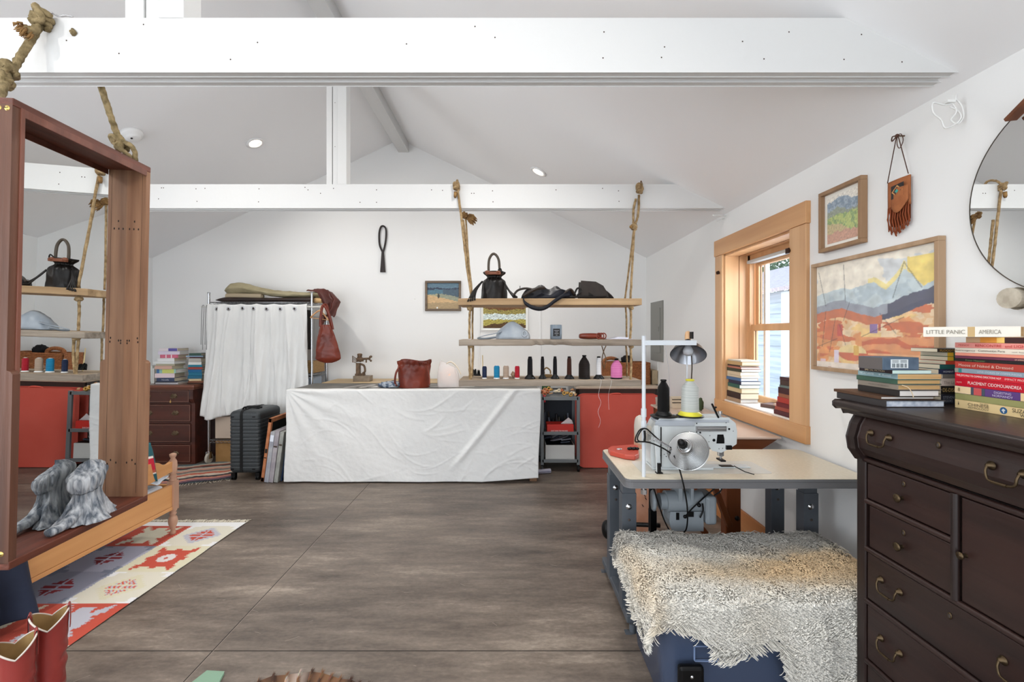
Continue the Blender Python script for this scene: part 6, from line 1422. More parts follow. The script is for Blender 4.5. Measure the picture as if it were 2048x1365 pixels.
# ================================================================ TALL DARK DRESSER
OAK = wood('dark_oak', (30, 18, 16), (48, 29, 25), 'y', 18, 0.42, 0.12, coat=0.1)
OAKV = wood('dark_oak_v', (27, 17, 15), (40, 25, 22), 'z', 18, 0.42, 0.12, coat=0.1)
OAKT = wood('dark_oak_top', (34, 25, 23), (52, 39, 35), 'y', 16, 0.38, 0.08, coat=0.1)
t = thing('dresser', 'tall very dark oak dresser with brass bail pulls by the right wall', 'dresser', (1.4, 1.24, 0))
DX = 1.20; DYa, DYb = 0.93, 1.554; DZ = 1.157
b = MB(); b.box(DX+0.02, 1.585, DYa+0.01, DYb-0.008, 0.06, 0.975); b.box(DX+0.02, 1.585, DYa+0.01, DYb-0.008, 0.975, DZ-0.03)
for (ya, yb6) in ((DYb-0.038, DYb), (DYa, DYa+0.038)):
    b.box(DX, DX+0.04, ya, yb6, 0.0, 0.975)
    pr = [(DX+0.03, 0.955), (DX-0.004, 0.965), (DX-0.028, 1.0), (DX-0.034, 1.04), (DX-0.022, 1.085), (DX-0.008, 1.11), (DX-0.004, DZ-0.03), (DX+0.03, DZ-0.03)]
    b.prism([(x_, z_) for x_, z_ in pr], ya, yb6, 'y')
    b.box(1.54, 1.585, ya, yb6, 0.0, 0.08)
b.build('carcass', OAKV, t, 0.004)
def rail(z, y0=DYa+0.038, y1=DYb-0.038, nm='rail'):
    b = MB(); b.cyl((DX+0.004, y0, z), (DX+0.004, y1, z), 0.0085, seg=12); b.build(nm, OAK, t)
for z in (0.968, 0.669, 0.493, 0.291, 0.09): rail(z)
YMU = 1.212
rail(0.829, YMU, DYb-0.038)
b = MB(); b.cyl((DX+0.002, YMU, 0.675), (DX+0.002, YMU, 0.962), 0.010, seg=12); b.build('mullion', OAKV, t)
b = MB(); P = [(1.165, DZ-0.028), (1.155, DZ-0.018), (1.155, DZ-0.006), (1.163, DZ), (1.60, DZ), (1.60, DZ-0.028)]
b.prism(P, DYa-0.04, 1.605, 'y'); b.prism([(1.178, DZ-0.042), (1.172, DZ-0.028), (1.59, DZ-0.028), (1.59, DZ-0.042)][::-1], DYa-0.02, 1.585, 'y'); b.build('top', OAKT, t, 0.003)
BRO = mat('aged_brass', (84, 70, 52), 0.42, 0.9)
def bail(par, x, y, z, s=1.0):
    b = MB()
    for dy in (0.035*s, -0.035*s):
        b.lathe([(0.011, 0.0), (0.011, 0.002), (0.006, 0.006), (0.005, 0.012), (0.0, 0.014)], (x, y+dy, z), 14, 0, Ry(-pi/2))
    b.tube([(x-0.010, y+0.035*s, z), (x-0.016, y+0.034*s, z-0.012), (x-0.017, y+0.030*s, z-0.028), (x-0.018, y+0.022*s, z-0.033), (x-0.019, y, z-0.034), (x-0.018, y-0.022*s, z-0.033), (x-0.017, y-0.032*s, z-0.026), (x-0.016, y-0.034*s, z-0.012), (x-0.010, y-0.035*s, z)], 0.0030, 8, 0, sub=4)
    b.cyl((x-0.019, y+0.016*s, z-0.034), (x-0.019, y-0.016*s, z-0.034), 0.004)
    b.build('handle', BRO, par)
def keyh(par, x, y, z):
    b = MB(); b.lathe([(0.0062, 0), (0.006, 0.0015), (0.0035, 0.0018)], (x, y, z), 14, 0, Ry(-pi/2)@Matrix.Diagonal((1.5, 1, 1)), cap=False); b.lathe([(0.0035, 0.0006), (0, 0.0006)], (x, y, z), 10, 1, Ry(-pi/2)@Matrix.Diagonal((1.7, 1, 1)), cap=False)
    b.build('keyhole', [BRO, MC['dark_hole']], par)
# bowed top drawer
b = MB(); pr = [(DX+0.03, 0.982), (DX-0.006, 0.984), (DX-0.024, 1.01), (DX-0.028, 1.045), (DX-0.016, 1.085), (DX-0.003, 1.108), (DX+0.0, 1.112), (DX+0.03, 1.112)]
b.prism(pr, DYa+0.042, DYb-0.042, 'y'); d = b.build('drawer', OAK, t, 0.003)
bail(d, DX-0.024, 1.427, 1.07); bail(d, DX-0.024, 1.062, 1.07); keyh(d, DX-0.020, 1.237, 1.085)
for (z0, z1_, y0, y1, hk) in ((0.840, 0.956, YMU+0.014, DYb-0.042, 'knob'), (0.680, 0.818, YMU+0.014, DYb-0.050, 'knob'), (0.504, 0.658, DYa+0.042, DYb-0.042, 'bail'), (0.302, 0.482, DYa+0.042, DYb-0.042, 'bail'), (0.10, 0.28, DYa+0.042, DYb-0.042, 'bail')):
    b = MB(); b.box(DX+0.004, DX+0.03, y0, y1, z0, z1_); d = b.build('drawer', OAK, t, 0.003)
    zc = (z0+z1_)/2
    if hk == 'knob':
        b = MB(); b.lathe([(0.006, 0), (0.005, 0.010), (0.012, 0.014), (0.0135, 0.018), (0.009, 0.021), (0.0, 0.022)], (DX+0.004, 1.378, zc-0.01), 18, 0, Ry(-pi/2)); b.build('knob', BRO, d); keyh(d, DX+0.003, 1.372, zc+0.035)
    else:
        bail(d, DX+0.003, 1.42, zc+0.015); bail(d, DX+0.003, 1.06, zc+0.015); keyh(d, DX+0.003, 1.228, zc+0.04)
b = MB(); b.box(DX+0.004, DX+0.028, DYa+0.042, YMU-0.014, 0.680, 0.956); d = b.build('door', OAK, t, 0.003)
b = MB(); b.lathe([(0.006, 0), (0.004, 0.010), (0.009, 0.013), (0.010, 0.017), (0.0, 0.019)], (DX+0.004, YMU-0.026, 0.806), 16, 0, Ry(-pi/2)); b.build('knob', BRO, d)

# ================================================================ RIGHT WALL PICTURES, POUCH, CABLE
FR = wood('frame_walnut', (140, 108, 78), (164, 130, 98), 'z', 18, 0.5, 0.05)
FR2 = wood('frame_oak', (160, 130, 100), (184, 154, 124), 'z', 18, 0.5, 0.05)
def wallpic(nm, label, y0, y1, z0, z1_, fw, dp, fm, fn, mount, nu, nvv):
    t = thing(nm, label, 'picture', (XW-0.02, (y0+y1)/2, z0))
    b = MB()
    for (a0, a1, c0, c1) in ((y0, y1, z0, z0+fw), (y0, y1, z1_-fw, z1_), (y0, y0+fw, z0+fw, z1_-fw), (y1-fw, y1, z0+fw, z1_-fw)): b.box(XW-dp, XW-0.001, a0, a1, c0, c1)
    b.build('frame', fm, t, 0.002)
    b = MB(); b.box(XW-0.010, XW-0.002, y0+fw*0.6, y1-fw*0.6, z0+fw*0.6, z1_-fw*0.6); b.build('mount', mat('mount_cream', (240, 236, 226), 0.8), t)
    i = fw*0.8+mount
    b, cs = paint(1, 1, nu, nvv, fn, lambda u, v: Vector((XW-0.0115, y1-i-(y1-y0-2*i)*u, z0+i+(z1_-z0-2*i)*v)))
    b.build('artwork', vcmat('artwork_paint', 0.7), t, colors=cs)
    b = MB(); b.box(XW-0.016, XW-0.0145, y0+fw*0.7, y1-fw*0.7, z0+fw*0.7, z1_-fw*0.7); b.build('glazing', mat('picture_glass', (255, 255, 255), 0.02, alpha=0.06), t)
def hills(u, v):
    n = 0.05*fbm(u*5, v*5)+0.03*fbm(u*20, v*20); y = v+n
    top = 0.83+0.09*sin(u*3.2+0.4)
    if y > top: c = (238, 232, 220)
    elif y > 0.68+0.05*sin(u*6): c = (150, 166, 182) if fbm(u*9, v*9) < 0.05 else (120, 142, 160)
    elif y > 0.58: c = (140, 150, 130)
    elif y > 0.30+0.12*sin(u*4+1): c = (176, 190, 104) if fbm(u*8, v*8, 3) > -0.1 else (130, 158, 92)
    elif y > 0.22: c = (190, 170, 120)
    else: c = (196, 146, 120)
    k = 1+0.16*fbm(u*24, v*24)
    return tuple(max(0, min(255, q*k)) for q in c)
wallpic('framed_landscape', 'small framed watercolour of green hills and blue mountains beside the window', 2.018, 2.297, 1.803, 2.106, 0.019, 0.032, FR, hills, 0.022, 90, 90)
def canyon(u, v):
    def ln(x0, y0, x1, y1, w_=0.004):
        L2 = (x1-x0)**2+(y1-y0)**2; t_ = max(0, min(1, ((u-x0)*(x1-x0)+(v-y0)*(y1-y0))/L2))
        return (u-x0-t_*(x1-x0))**2+(v-y0-t_*(y1-y0))**2 < w_*w_
    n = 0.02*fbm(u*6, v*6); y = v+n
    peak = 0.70+0.20*max(0, 1-abs(u-0.78)/0.13)+0.10*max(0, 1-abs(u-0.55)/0.2)+0.05*sin(u*7)
    horizon = 0.50+0.04*sin(u*8)+0.10*max(0, (u-0.55))
    if y > peak:
        c = (240, 232, 216)
        if fbm(u*3, v*4, 2) > 0.25: c = (212, 216, 218)
        if u > 0.8 and y < 0.93: c = (240, 214, 112)
        if 0.5 < u < 0.8 and y < peak+0.05: c = (236, 220, 150)
    elif y > horizon+0.10: c = (196, 210, 214) if fbm(u*8, v*8) > 0 else (182, 198, 206)
    elif y > horizon+0.02: c = (150, 156, 168) if u < 0.66 else (64, 66, 92)
    elif y > horizon-0.03 and u > 0.62: c = (46, 52, 84)
    else:
        w1 = fbm(u*4+3, v*5, 1); w2 = fbm(u*3, v*9, 5)
        c = (232, 190, 138)
        if w1 > 0.12: c = (226, 150, 84)
        if w1 < -0.22: c = (240, 212, 172)
        if w2 > 0.25: c = (206, 106, 52)
        if w2 < -0.3: c = (236, 200, 130)
        if y > horizon-0.06 and u < 0.62: c = (200, 108, 60)
        if v < 0.30 and u > 0.45: c = (226, 150, 92) if sin(v*60+u*4+3*w1) > -0.2 else (206, 98, 48)
        if v < 0.16 and u > 0.5: c = (236, 176, 122) if sin(v*80+u*3) > 0 else (204, 90, 46)
        if ((u-0.36)/0.13)**2+((v-0.15)/0.075)**2 < 1: c = (238, 212, 150) if v > 0.15 else (206, 100, 54)
        if abs(u-0.40) < 0.025 and 0.13 < v < 0.22: c = (214, 170, 74)
        if 0.52 < u < 0.58 and 0.33 < v < 0.41: c = (136, 104, 160)
        if 0.585 < u < 0.61 and 0.35 < v < 0.41: c = (190, 78, 40)
        if abs(u-0.21) < 0.022 and v < 0.17: c = (222, 210, 226)
        if abs(u-0.07) < 0.03 and v < 0.08: c = (226, 196, 200)
        if v < 0.05 and c[0] > 210: c = (236, 224, 210)
        if 0.22 < u < 0.27 and 0.30 < v < 0.42: c = (186, 66, 46)
    for L in ((0.1, 0.55, 0.06, 0.2), (0.2, 0.48, 0.14, 0.15), (0.24, 0.42, 0.30, 0.22), (0.34, 0.62, 0.28, 0.45), (0.45, 0.30, 0.78, 0.46), (0.02, 0.95, 0.10, 0.6), (0.28, 0.98, 0.30, 0.62), (0.78, 0.90, 0.70, 0.62), (0.78, 0.90, 0.90, 0.68), (0.02, 0.2, 0.22, 0.28), (0.6, 0.5, 0.72, 0.33)):
        if ln(*L): c = tuple(q*0.72 for q in c)
    k = 1+0.10*fbm(u*14, v*14, 7)
    return tuple(max(0, min(252, q*k)) for q in c)
wallpic('framed_watercolour', 'large framed watercolour of orange canyon land and pale mountains above the dresser', 1.656, 2.356, 1.207, 1.754, 0.018, 0.030, FR2, canyon, 0.006, 190, 150)
# fringed pouch
t = thing('fringed_pouch', 'tan suede fringed pouch with a beaded diamond, hung from a nail on the right wall', 'pouch', (XW-0.02, 1.84, 1.79))
TANL = mat('tan_suede', (150, 88, 50), 0.8, c2=(170, 104, 62), sc_=20, bump=0.2, bsc=80)
def wy(p): return 1.61*F*0.99/(p-1018)
def wz(y_, p): return CZ-(y_-669)/F*wy(p)
y0_, y1_ = wy(1820), wy(1776)
b = MB(); N = 12
def flap(u, v):
    y = y1_+(y0_-y1_)*u; return Vector((XW-0.014-0.012*sin(pi*u)*sin(pi*min(1, v+0.05)), y, 2.026-0.118*v*(1-0.06*sin(pi*u))))
b.grid(flap, 10, 10, 0, True); b.build('pouch_body', TANL, t, solid=0.006)
b = MB(); b.grid(lambda u, v: Vector((XW-0.026-0.006*sin(pi*u), y1_+(y0_-y1_)*(0.28+0.75*u), 1.985-0.05*v-0.05*v*sin(pi*u*0.8+0.5))), 10, 8, 0, True); b.build('pouch_flap', TANL, t, solid=0.003)
b = MB(); ym = y1_+(y0_-y1_)*0.60; zm = 1.973; X_ = XW-0.031
def dia(s, m): b.add([(X_-0.001*m, ym+s, zm), (X_-0.001*m, ym, zm+s*0.95), (X_-0.001*m, ym-s, zm), (X_-0.001*m, ym, zm-s*0.95)], [(0, 1, 2, 3)], m)
b.add([(X_, ym+0.030, zm+0.026), (X_, ym-0.030, zm+0.030), (X_, ym-0.030, zm-0.024), (X_, ym+0.030, zm-0.028)], [(0, 1, 2, 3)], 0)
dia(0.026, 1); dia(0.019, 2); dia(0.009, 3)
b.build('beaded_diamond', [mat('bead_black', (36, 30, 30), 0.6), mat('bead_tan', (206, 150, 90), 0.6), mat('bead_dark', (60, 40, 36), 0.6), mat('bead_teal', (60, 160, 150), 0.5)], t)
b = MB()
for k in range(26):
    y = y1_+(y0_-y1_)*(k+0.5)/26; L = 0.118-0.035*abs(k-9)/16+0.008*sin(k*5)
    b.tube([(XW-0.016-0.004*(k % 2), y, 1.918), (XW-0.018-0.005*(k % 3), y-0.001, 1.918-L*0.5), (XW-0.014, y-0.002*sin(k), 1.918-L)], 0.0021, 5)
b.grid(lambda u, v: Vector((XW-0.010, y1_+(y0_-y1_)*(0.03+0.94*u), 1.918-(0.088-0.035*abs(u-0.35))*v)), 8, 4, 0)
b.build('fringe', mat('rust_fringe', (142, 70, 36), 0.8), t)
b = MB(); nl = Vector((XW-0.03, wy(1801), wz(272, 1801)))
b.tube([Vector((XW-0.02, y1_-0.002, 2.024)), nl+Vector((0, 0.003, -0.002)), nl+Vector((0, -0.005, -0.002)), Vector((XW-0.02, y0_+0.003, 2.03))], 0.0018, 5)
b.tube([nl, nl+Vector((0, -0.018, 0.0)), nl+Vector((0, -0.028, -0.03)), nl+Vector((0.0, -0.012, -0.055)), nl+Vector((0, 0.0, -0.035)), nl], 0.0016, 5, 0, sub=4)
b.tube([nl, nl+Vector((0, 0.022, 0.006)), nl+Vector((0, 0.024, -0.012)), nl], 0.0025, 5, 0, sub=4); b.ball(nl, 0.008, 10, 6)
b.build('neck_cord', mat('cord_dark', (78, 48, 34), 0.7), t)
b = MB(); b.cyl(nl, nl+Vector((0.03, 0, 0)), 0.003); tag(b.build('wall_nail', IRON), 'nail in the right wall holding up the fringed pouch', 'nail')
# white cable loops
b = MB(); d = 1.60
for L in ([(1912, 190), (1908, 205), (1890, 210), (1866, 206), (1867, 226), (1882, 240), (1890, 256), (1908, 250), (1922, 236), (1916, 222), (1900, 214)], [(1910, 196), (1924, 214), (1926, 236), (1914, 248), (1902, 240), (1912, 226), (1910, 214), (1896, 200)]):
    b.tube([px(a, c, 1.58) for a, c in L], 0.0028, 6, 0, sub=6)
b.box(px(1890, 0, 1.58).x, px(1906, 0, 1.58).x, 1.57, 1.59, px(0, 207, 1.58).z, px(0, 202, 1.58).z)
tag(b.build('cable_loop', WPL), 'white looped cable hanging near the ceiling on the right wall', 'cable')
b = MB()
b.tube([px(1425, 431, 3.30), px(1444, 431, 3.32), px(1452, 434, 3.36), px(1440, 440, 3.36), px(1434, 443, 3.34)], 0.005, 6, 0, sub=4); b.tube([px(1444, 438, 3.34), px(1460, 432, 3.42), px(1462, 440, 3.40)], 0.004, 6, 0, sub=4)
tag(b.build('cable_clip', WPL), 'small white cable and hook at the right end of the farther beam', 'cable')
# ================================================================ LEFT FOREGROUND
# daybed
PINE = wood('honey_pine', (196, 138, 82), (216, 160, 104), 'y', 10, 0.5, 0.06)
PINEV = wood('old_post', (160, 118, 94), (194, 156, 132), 'z', 18, 0.6, 0.2)
t = thing('daybed', 'old honey pine daybed with turned posts behind the hanging mirror', 'daybed', (-2.8, 2.2, 0))
XP = -2.33; YP = 3.12
def post(x, y, ztop=0.565):
    b = MB(); s = 0.024
    b.lathe([(0.010, 0.0), (0.017, 0.004), (0.018, 0.02), (0.013, 0.035), (0.017, 0.05), (0.026, 0.075), (0.029, 0.10), (0.024, 0.125), (0.015, 0.135), (0.022, 0.145), (0.022, 0.153), (0.016, 0.160), (0.024, 0.168), (0.024, 0.178)], (x, y, 0), 20)
    b.box(x-s, x+s, y-s, y+s, 0.177, 0.375)
    b.lathe([(0.020, 0.374), (0.026, 0.385), (0.018, 0.395), (0.026, 0.408), (0.018, 0.420), (0.024, 0.430), (0.024, 0.445)], (x, y, 0), 20)
    b.lathe([(0.024, 0.444), (0.027, 0.48), (0.024, 0.51), (0.013, 0.53), (0.020, 0.545), (0.021, ztop-0.005), (0.010, ztop), (0, ztop)], (x, y, 0), 20)
    b.build('post', PINEV, t)
for (x, y) in ((XP, YP), (XP, 1.25), (-3.15, YP), (-3.15, 1.25)): post(x, y)
b = MB()
for x in (XP, -3.15):
    b.box(x-0.012, x+0.012, 1.27, YP-0.02, 0.205, 0.352); b.box(x-0.015, x+0.015, 1.27, YP-0.02, 0.180, 0.203)
    b.build('side_rail', PINE, t, 0.002); b = MB()
b.box(-3.13, XP-0.02, YP-0.012, YP+0.012, 0.20, 0.35); b.box(-3.13, XP-0.02, 1.24, 1.26, 0.20, 0.35); b.build('end_rail', wood('honey_pine_x', (196, 138, 82), (216, 160, 104), 'x', 10, 0.5, 0.06), t, 0.002)
b = MB()
pr = [(YP-0.02, 0.512), (YP-0.06, 0.502), (YP-0.10, 0.508), (YP-0.14, 0.535), (YP-0.19, 0.552), (YP-0.235, 0.545), (YP-0.25, 0.52), (YP-0.235, 0.50), (YP-0.22, 0.505), (YP-0.30, 0.46), (YP-0.50, 0.44), (YP-0.50, 0.40), (YP-0.30, 0.415), (YP-0.02, 0.445)]
b.prism([(p[0], p[1]) for p in pr], XP-0.012, XP+0.012, 'x'); b.build('scroll_rail', PINE, t, 0.003)
b = MB(); b.box(-3.12, XP-0.03, 1.28, YP-0.03, 0.22, 0.36); b.build('mattress', mat('mattress_ticking', (214, 216, 222), 0.9), t, 0.03)
b = MB()
b.grid(lambda u, v: Vector((-3.12+(0.79)*u, 1.28+(YP-1.32)*v, 0.392+0.025*fbm(u*5, v*9)+0.03*abs(sin(v*30+u*6))*u)), 40, 90, 0, True)
tag(b.build('bed_sheet', mat('blue_white_sheet', (214, 224, 236), 0.85), solid=0.006), 'rumpled pale blue-white sheet spread on the daybed mattress', 'sheet')
t = thing('pillow', 'teal, red and peach woven pillow with white tassels at the end of the daybed', 'pillow', (-2.55, 2.95, 0.42))
def pil(u, v):
    s = 0.035*fbm(u*4+0.7, v*4); x = u+s
    if v > 0.66-0.2*(1-u): return (40, 92, 98)
    if 0.62-0.2*(1-u) < v: return (232, 226, 216)
    if v < 0.22: return (34, 84, 92)
    if 0.22 < v < 0.25: return (236, 230, 220)
    if u > 0.62: return (186, 30, 52) if v > 0.3 else (170, 84, 60)
    return (226, 162, 128)
def pP(u, v):
    a = (u-0.5)*2; c = (v-0.5)*2; th_ = 0.055*sqrt(max(0, 1-a**4))*sqrt(max(0, 1-c**4))
    return Vector((-2.56+0.24*a+0.01, 2.93-0.03*c-th_*0.9, 0.545+0.135*c+0.012*a*a))
b, cs = paint(1, 1, 60, 40, pil, pP); n0 = len(b.v)
b.grid(lambda u, v: (pP(1-u, v)+Vector((0, 2*(0.055*sqrt(max(0, 1-((u-0.5)*2)**4))*sqrt(max(0, 1-((v-0.5)*2)**4))), 0))), 24, 18, 0, True)
for f_ in range(len(b.s)): b.s[f_] = True
cs += [lin((40, 92, 98))]*(len(b.v)-n0); b.build('cushion', vcmat('woven_pillow', 0.9, 0.3, 120), t, colors=cs)
b = MB()
for k in range(7):
    x = -2.36-0.05*k; b.tube([(x, 2.88, 0.665-0.004*k), (x-0.01, 2.855, 0.64), (x-0.005+0.01*sin(k), 2.845, 0.585), (x-0.015, 2.85, 0.545)], 0.003, 5, 0, sub=4)
b.tube([(-2.44, 2.88, 0.68), (-2.38, 2.87, 0.665), (-2.335, 2.875, 0.63), (-2.33, 2.88, 0.60)], 0.0035, 5, 0, sub=4); b.build('tassels', mat('tassel_white', (238, 236, 230), 0.9), t)
# kilim runner
def kil(u, v):
    X = -3.05+1.10*u; Y = 3.31-2.11*v
    X += 0.004*((int(Y*240)*7) % 5-2)*0.5
    ci = int((X+3.35)/0.35); xc = (-3.35+0.35*ci+0.175); dx = (X-xc)
    rows = [(3.31, 3.25), (3.25, 2.94), (2.94, 2.62), (2.62, 2.31), (2.31, 2.0), (2.0, 1.69), (1.69, 1.4), (1.4, 1.1)]
    for ri, (a, c) in enumerate(rows):
        if c <= Y < a+1e-6: break
    yc = (rows[ri][0]+rows[ri][1])/2; dy = Y-yc
    RED = (190, 78, 60); CRM = (214, 210, 194); LAV = (184, 184, 194); GRY = (146, 150, 160); YEL = (212, 207, 180); GB = (96, 110, 128); DR = (134, 36, 44); WH = (226, 226, 226)
    st = 0.02
    sx_ = abs(dx)//st*st; sy_ = abs(dy)//st*st
    if ri == 0: return WH
    k = ci-1
    redb = (ri == 1 and k == 1) or (ri == 4 and k >= 1) or (ri == 7 and k == 1)
    if redb:
        if sx_+sy_*1.0 < 0.075 or (sx_ < 0.10 and sy_ < 0.035) or (sy_ < 0.11 and sx_ < 0.03) or abs(sx_-sy_) < 0.021 and sx_ < 0.12: return (214, 208, 186) if k == 1 else LAV
        return RED
    if ri == 2 and k == 2:
        r = sqrt(dx*dx+dy*dy)
        if r < 0.05 and not r < 0.012: return (216, 210, 208)
        an = math.atan2(dy, dx); R1 = 0.155*(0.55+0.45*abs(cos(4*an/1.0*0.5+0.0))**0.6) if True else 0
        if max(sx_+0.45*sy_, sy_+0.45*sx_) < 0.105 or (abs(sx_-sy_) < 0.021 and sx_ < 0.12): return RED
        return YEL
    if ri in (1, 2, 3) :
        base = {(1, 2): LAV, (1, 0): GB, (2, 1): (170, 170, 186), (2, 0): GB, (3, 2): YEL, (3, 1): (150, 152, 168), (3, 0): GB}.get((ri, k), GRY)  # inner columns greyed: the shade under the daybed is put into the weave
        if sx_+sy_ < 0.075 and (abs(dx) > 0.006) and abs(abs(dy)-0.02) > 0.006: return DR if k == 1 else (RED if ri != 3 else ((206, 90, 64) if (int(dx/0.012)+int(dy/0.012)) % 2 else LAV))
        if sx_+sy_ < 0.115: return base
        if sx_+sy_ > 0.24: return WH if k == 2 else (130, 136, 152)
        return base if k < 2 else CRM
    return GRY if k < 2 else CRM
def kP(u, v): return Vector((-3.05+1.10*u+0.035*(0.5-v)*u, 3.31-2.11*v, 0.006+0.0012*sin(17*v+6*u)))
b, cs = paint(1, 1, 170, 320, kil, kP); n0 = len(b.v)
rr = random.Random(4)
for k in range(150):
    u = k/149; p = kP(u, 0)
    b.tube([p, p+Vector((rr.uniform(-.008, .008), 0.02, 0.004)), p+Vector((rr.uniform(-.02, .03), rr.uniform(0.03, 0.06), -0.003))], 0.0026, 4, 0)
cs += [lin((216, 208, 190))]*(len(b.v)-n0)
tag(b.build('kilim_runner', vcmat('kilim_weave', 0.95, 0.35, 260), colors=cs), 'woven runner rug with red star motifs and white fringe, lower left', 'rug')
# navy cloth hanging over the daybed rail
b = MB()
def nav(u, v):
    w_ = 0.20+0.10*v
    x = -2.28-0.28*(1-u)*0+0.0; 
    xx = -2.30+0.05*sin(u*16)*v+0.03*v; yy = 2.14-0.35*u*(1+0.3*v)-0.02
    z = 0.47-0.42*v+0.02*sin(u*9)*v
    if v < 0.08: xx = -2.36+0.06*v/0.08; z = 0.468
    return Vector((xx, yy+0.04*(v), z))
b.grid(nav, 60, 40, 0, True)
tag(b.build('navy_cloth', mat('navy_wool', (28, 34, 52), 0.85, c2=(34, 42, 62), sc_=8), solid=0.008), 'dark navy cloth hanging over the daybed rail below the mirror corner', 'cloth')
# cowboy boots
BR = mat('boot_red', (148, 58, 53), 0.34, c2=(134, 48, 45), sc_=6, bump=0.12, bsc=22)
BLI = mat('boot_lining', (150, 120, 72), 0.8, c2=(170, 140, 92), sc_=14)
BPI = mat('boot_piping', (206, 196, 186), 0.5)
def boot(x, y, rot, label, ht=0.335):
    t = thing('cowboy_boot', label, 'boot', (x, y, 0), 'red cowboy boots', (0, 0, rot))
    # local frame: toe points to -y
    b = MB()
    def sh(u, v):
        a = 2*pi*u
        dip = 0.046*(1-abs(cos(a)))**0.9
        zt = ht-dip if v > 0.999 else ht-dip
        z = 0.075+(zt-0.075)*v
        rx = 0.044+0.010*v+0.003*sin(v*30)*exp(-((v-0.35)/0.25)**2)+0.004*fbm(v*7, cos(a)*2, sin(a)*2)*(1-v); ry = 0.054+0.010*v
        yo = -0.018*(1-v)**2
        return Vector((rx*cos(a), ry*sin(a)+yo, z))
    b.grid(sh, 48, 26, 0, True, True)
    o = b.build('shaft', [BR], t, local=True)
    b = MB(); b.grid(lambda u, v: sh(u, 1-0.55*v)*1.0-Vector((0.003*cos(2*pi*u), 0.003*sin(2*pi*u), 0)), 48, 10, 0, True, True); b.build('lining', BLI, t, local=True)
    b = MB(); b.tube([sh(k/48, 1)+Vector((0, 0, 0.001)) for k in range(48)], 0.003, 6, 0, closed=True); b.build('piping', BPI, t, local=True)
    for s in (-1, 1):
        b = MB(); ribbon(b, [(s*0.056, 0, ht-0.075), (s*0.057, 0, ht-0.01), (s*0.054, 0, ht+0.012), (s*0.048, 0, ht-0.002), (s*0.046, 0, ht-0.07)], 0.030, (0, 1, 0)); b.build('pull_strap', BR, t, solid=0.002, local=True)
    b = MB()
    def ft(u, v):
        a = 2*pi*u; yy = 0.055-0.265*v
        w_ = 0.040*(1-0.0*v)*(1 if v < 0.55 else sqrt(max(0.0, 1-((v-0.55)/0.46)**2)))+0.001
        h = 0.105-0.075*min(1, v/0.6)**0.8 if v < 0.6 else 0.030*(sqrt(max(0, 1-((v-0.6)/0.42)**2)))+0.004
        zc = 0.018+0.012*max(0, 0.3-v)/0.3
        return Vector((w_*cos(a), yy, max(0.012, zc+h*max(0, sin(a))+0.006*min(0, sin(a)))))
    b.grid(ft, 28, 30, 0, True, True); b.build('vamp', BR, t, local=True)
    b = MB(); b.prism([(0.04*(1 if q < 0.55 else sqrt(max(0, 1-((q-0.55)/0.47)**2)))*s_, 0.05-0.265*q) for s_, qs in ((1, [0.25+0.05*k for k in range(16)]), (-1, [1-0.05*k for k in range(16)])) for q in qs], 0.0, 0.012, 'z')
    b.box(-0.03, 0.03, 0.0, 0.058, 0.0, 0.035); b.build('sole', mat('boot_sole', (52, 34, 26), 0.6), t, 0.001, local=True)
boot(-1.745, 1.71, radians(40), 'right-hand red leather cowboy boot, standing farther from the camera')
boot(-1.735, 1.58, radians(48), 'left-hand red leather cowboy boot, nearest the lower left corner', 0.318)
# hide rug and green folder at the bottom edge
b = MB(); rr = random.Random(8); base = []
def hidecol(x, y):
    n = fbm(x*6, y*6)
    return (70, 46, 32) if n < -0.1 else ((120, 84, 56) if n < 0.2 else (176, 160, 148))
cs = []
ring = []
for k in range(60):
    a = 2*pi*k/60; r = 0.52*(1+0.10*sin(3*a+1)+0.07*fbm(cos(a)*3, sin(a)*3)); ring.append((-0.72+r*cos(a)*0.85, 1.335+r*sin(a), 0.0))
b.v = [Vector((-0.72, 1.335, 0.006))]+[Vector((p[0], p[1], 0.004)) for p in ring]; cs = [lin(hidecol(v.x, v.y)) for v in b.v]
for k in range(60): b.f.append((0, 1+k, 1+(k+1) % 60)); b.m.append(0); b.s.append(False)
while len(b.v) < 44000:
    a = rr.uniform(0, 2*pi); f_ = sqrt(rr.random()); k = int(a/(2*pi)*60) % 60
    p = Vector((-0.72+(ring[k][0]+0.72)*f_, 1.335+(ring[k][1]-1.335)*f_, 0.004))
    if p.y < 1.60 and rr.random() < 0.6: continue
    d = Vector((rr.uniform(-1, 1)*0.4+0.3, rr.uniform(-1, 1)*0.4+0.6, 0.35)).normalized(); L = rr.uniform(0.014, 0.026); sd = Vector((-d.y, d.x, 0)).normalized()*0.0012
    n0 = len(b.v); b.v += [p-sd, p+sd, p+d*L]; c = lin([q*rr.uniform(0.8, 1.15) for q in hidecol(p.x, p.y)]); cs += [c]*3
    b.f.append((n0, n0+1, n0+2)); b.m.append(0); b.s.append(False)
tag(b.build('cowhide_rug', vcmat('hide_hair', 0.8), colors=cs), 'edge of a brown and grey hair-on hide rug at the bottom of the picture', 'rug')
b = MB(); b.add([(-1.25, 1.68, 0.012), (-1.06, 1.62, 0.012), (-1.13, 1.855, 0.012), (-1.19, 1.86, 0.012)], [(0, 1, 2, 3)])
b.v = []; b.f = []; b.m = []; b.s = []
b.prism([(-1.30, 1.62), (-1.10, 1.56), (-1.165, 1.835), (-1.235, 1.84)][::1], 0.003, 0.012, 'z')
tag(b.build('green_folder', mat('pale_green', (128, 160, 136), 0.5), bevel=0.004), 'corner of a pale green folder lying on the floor at the bottom edge', 'folder')

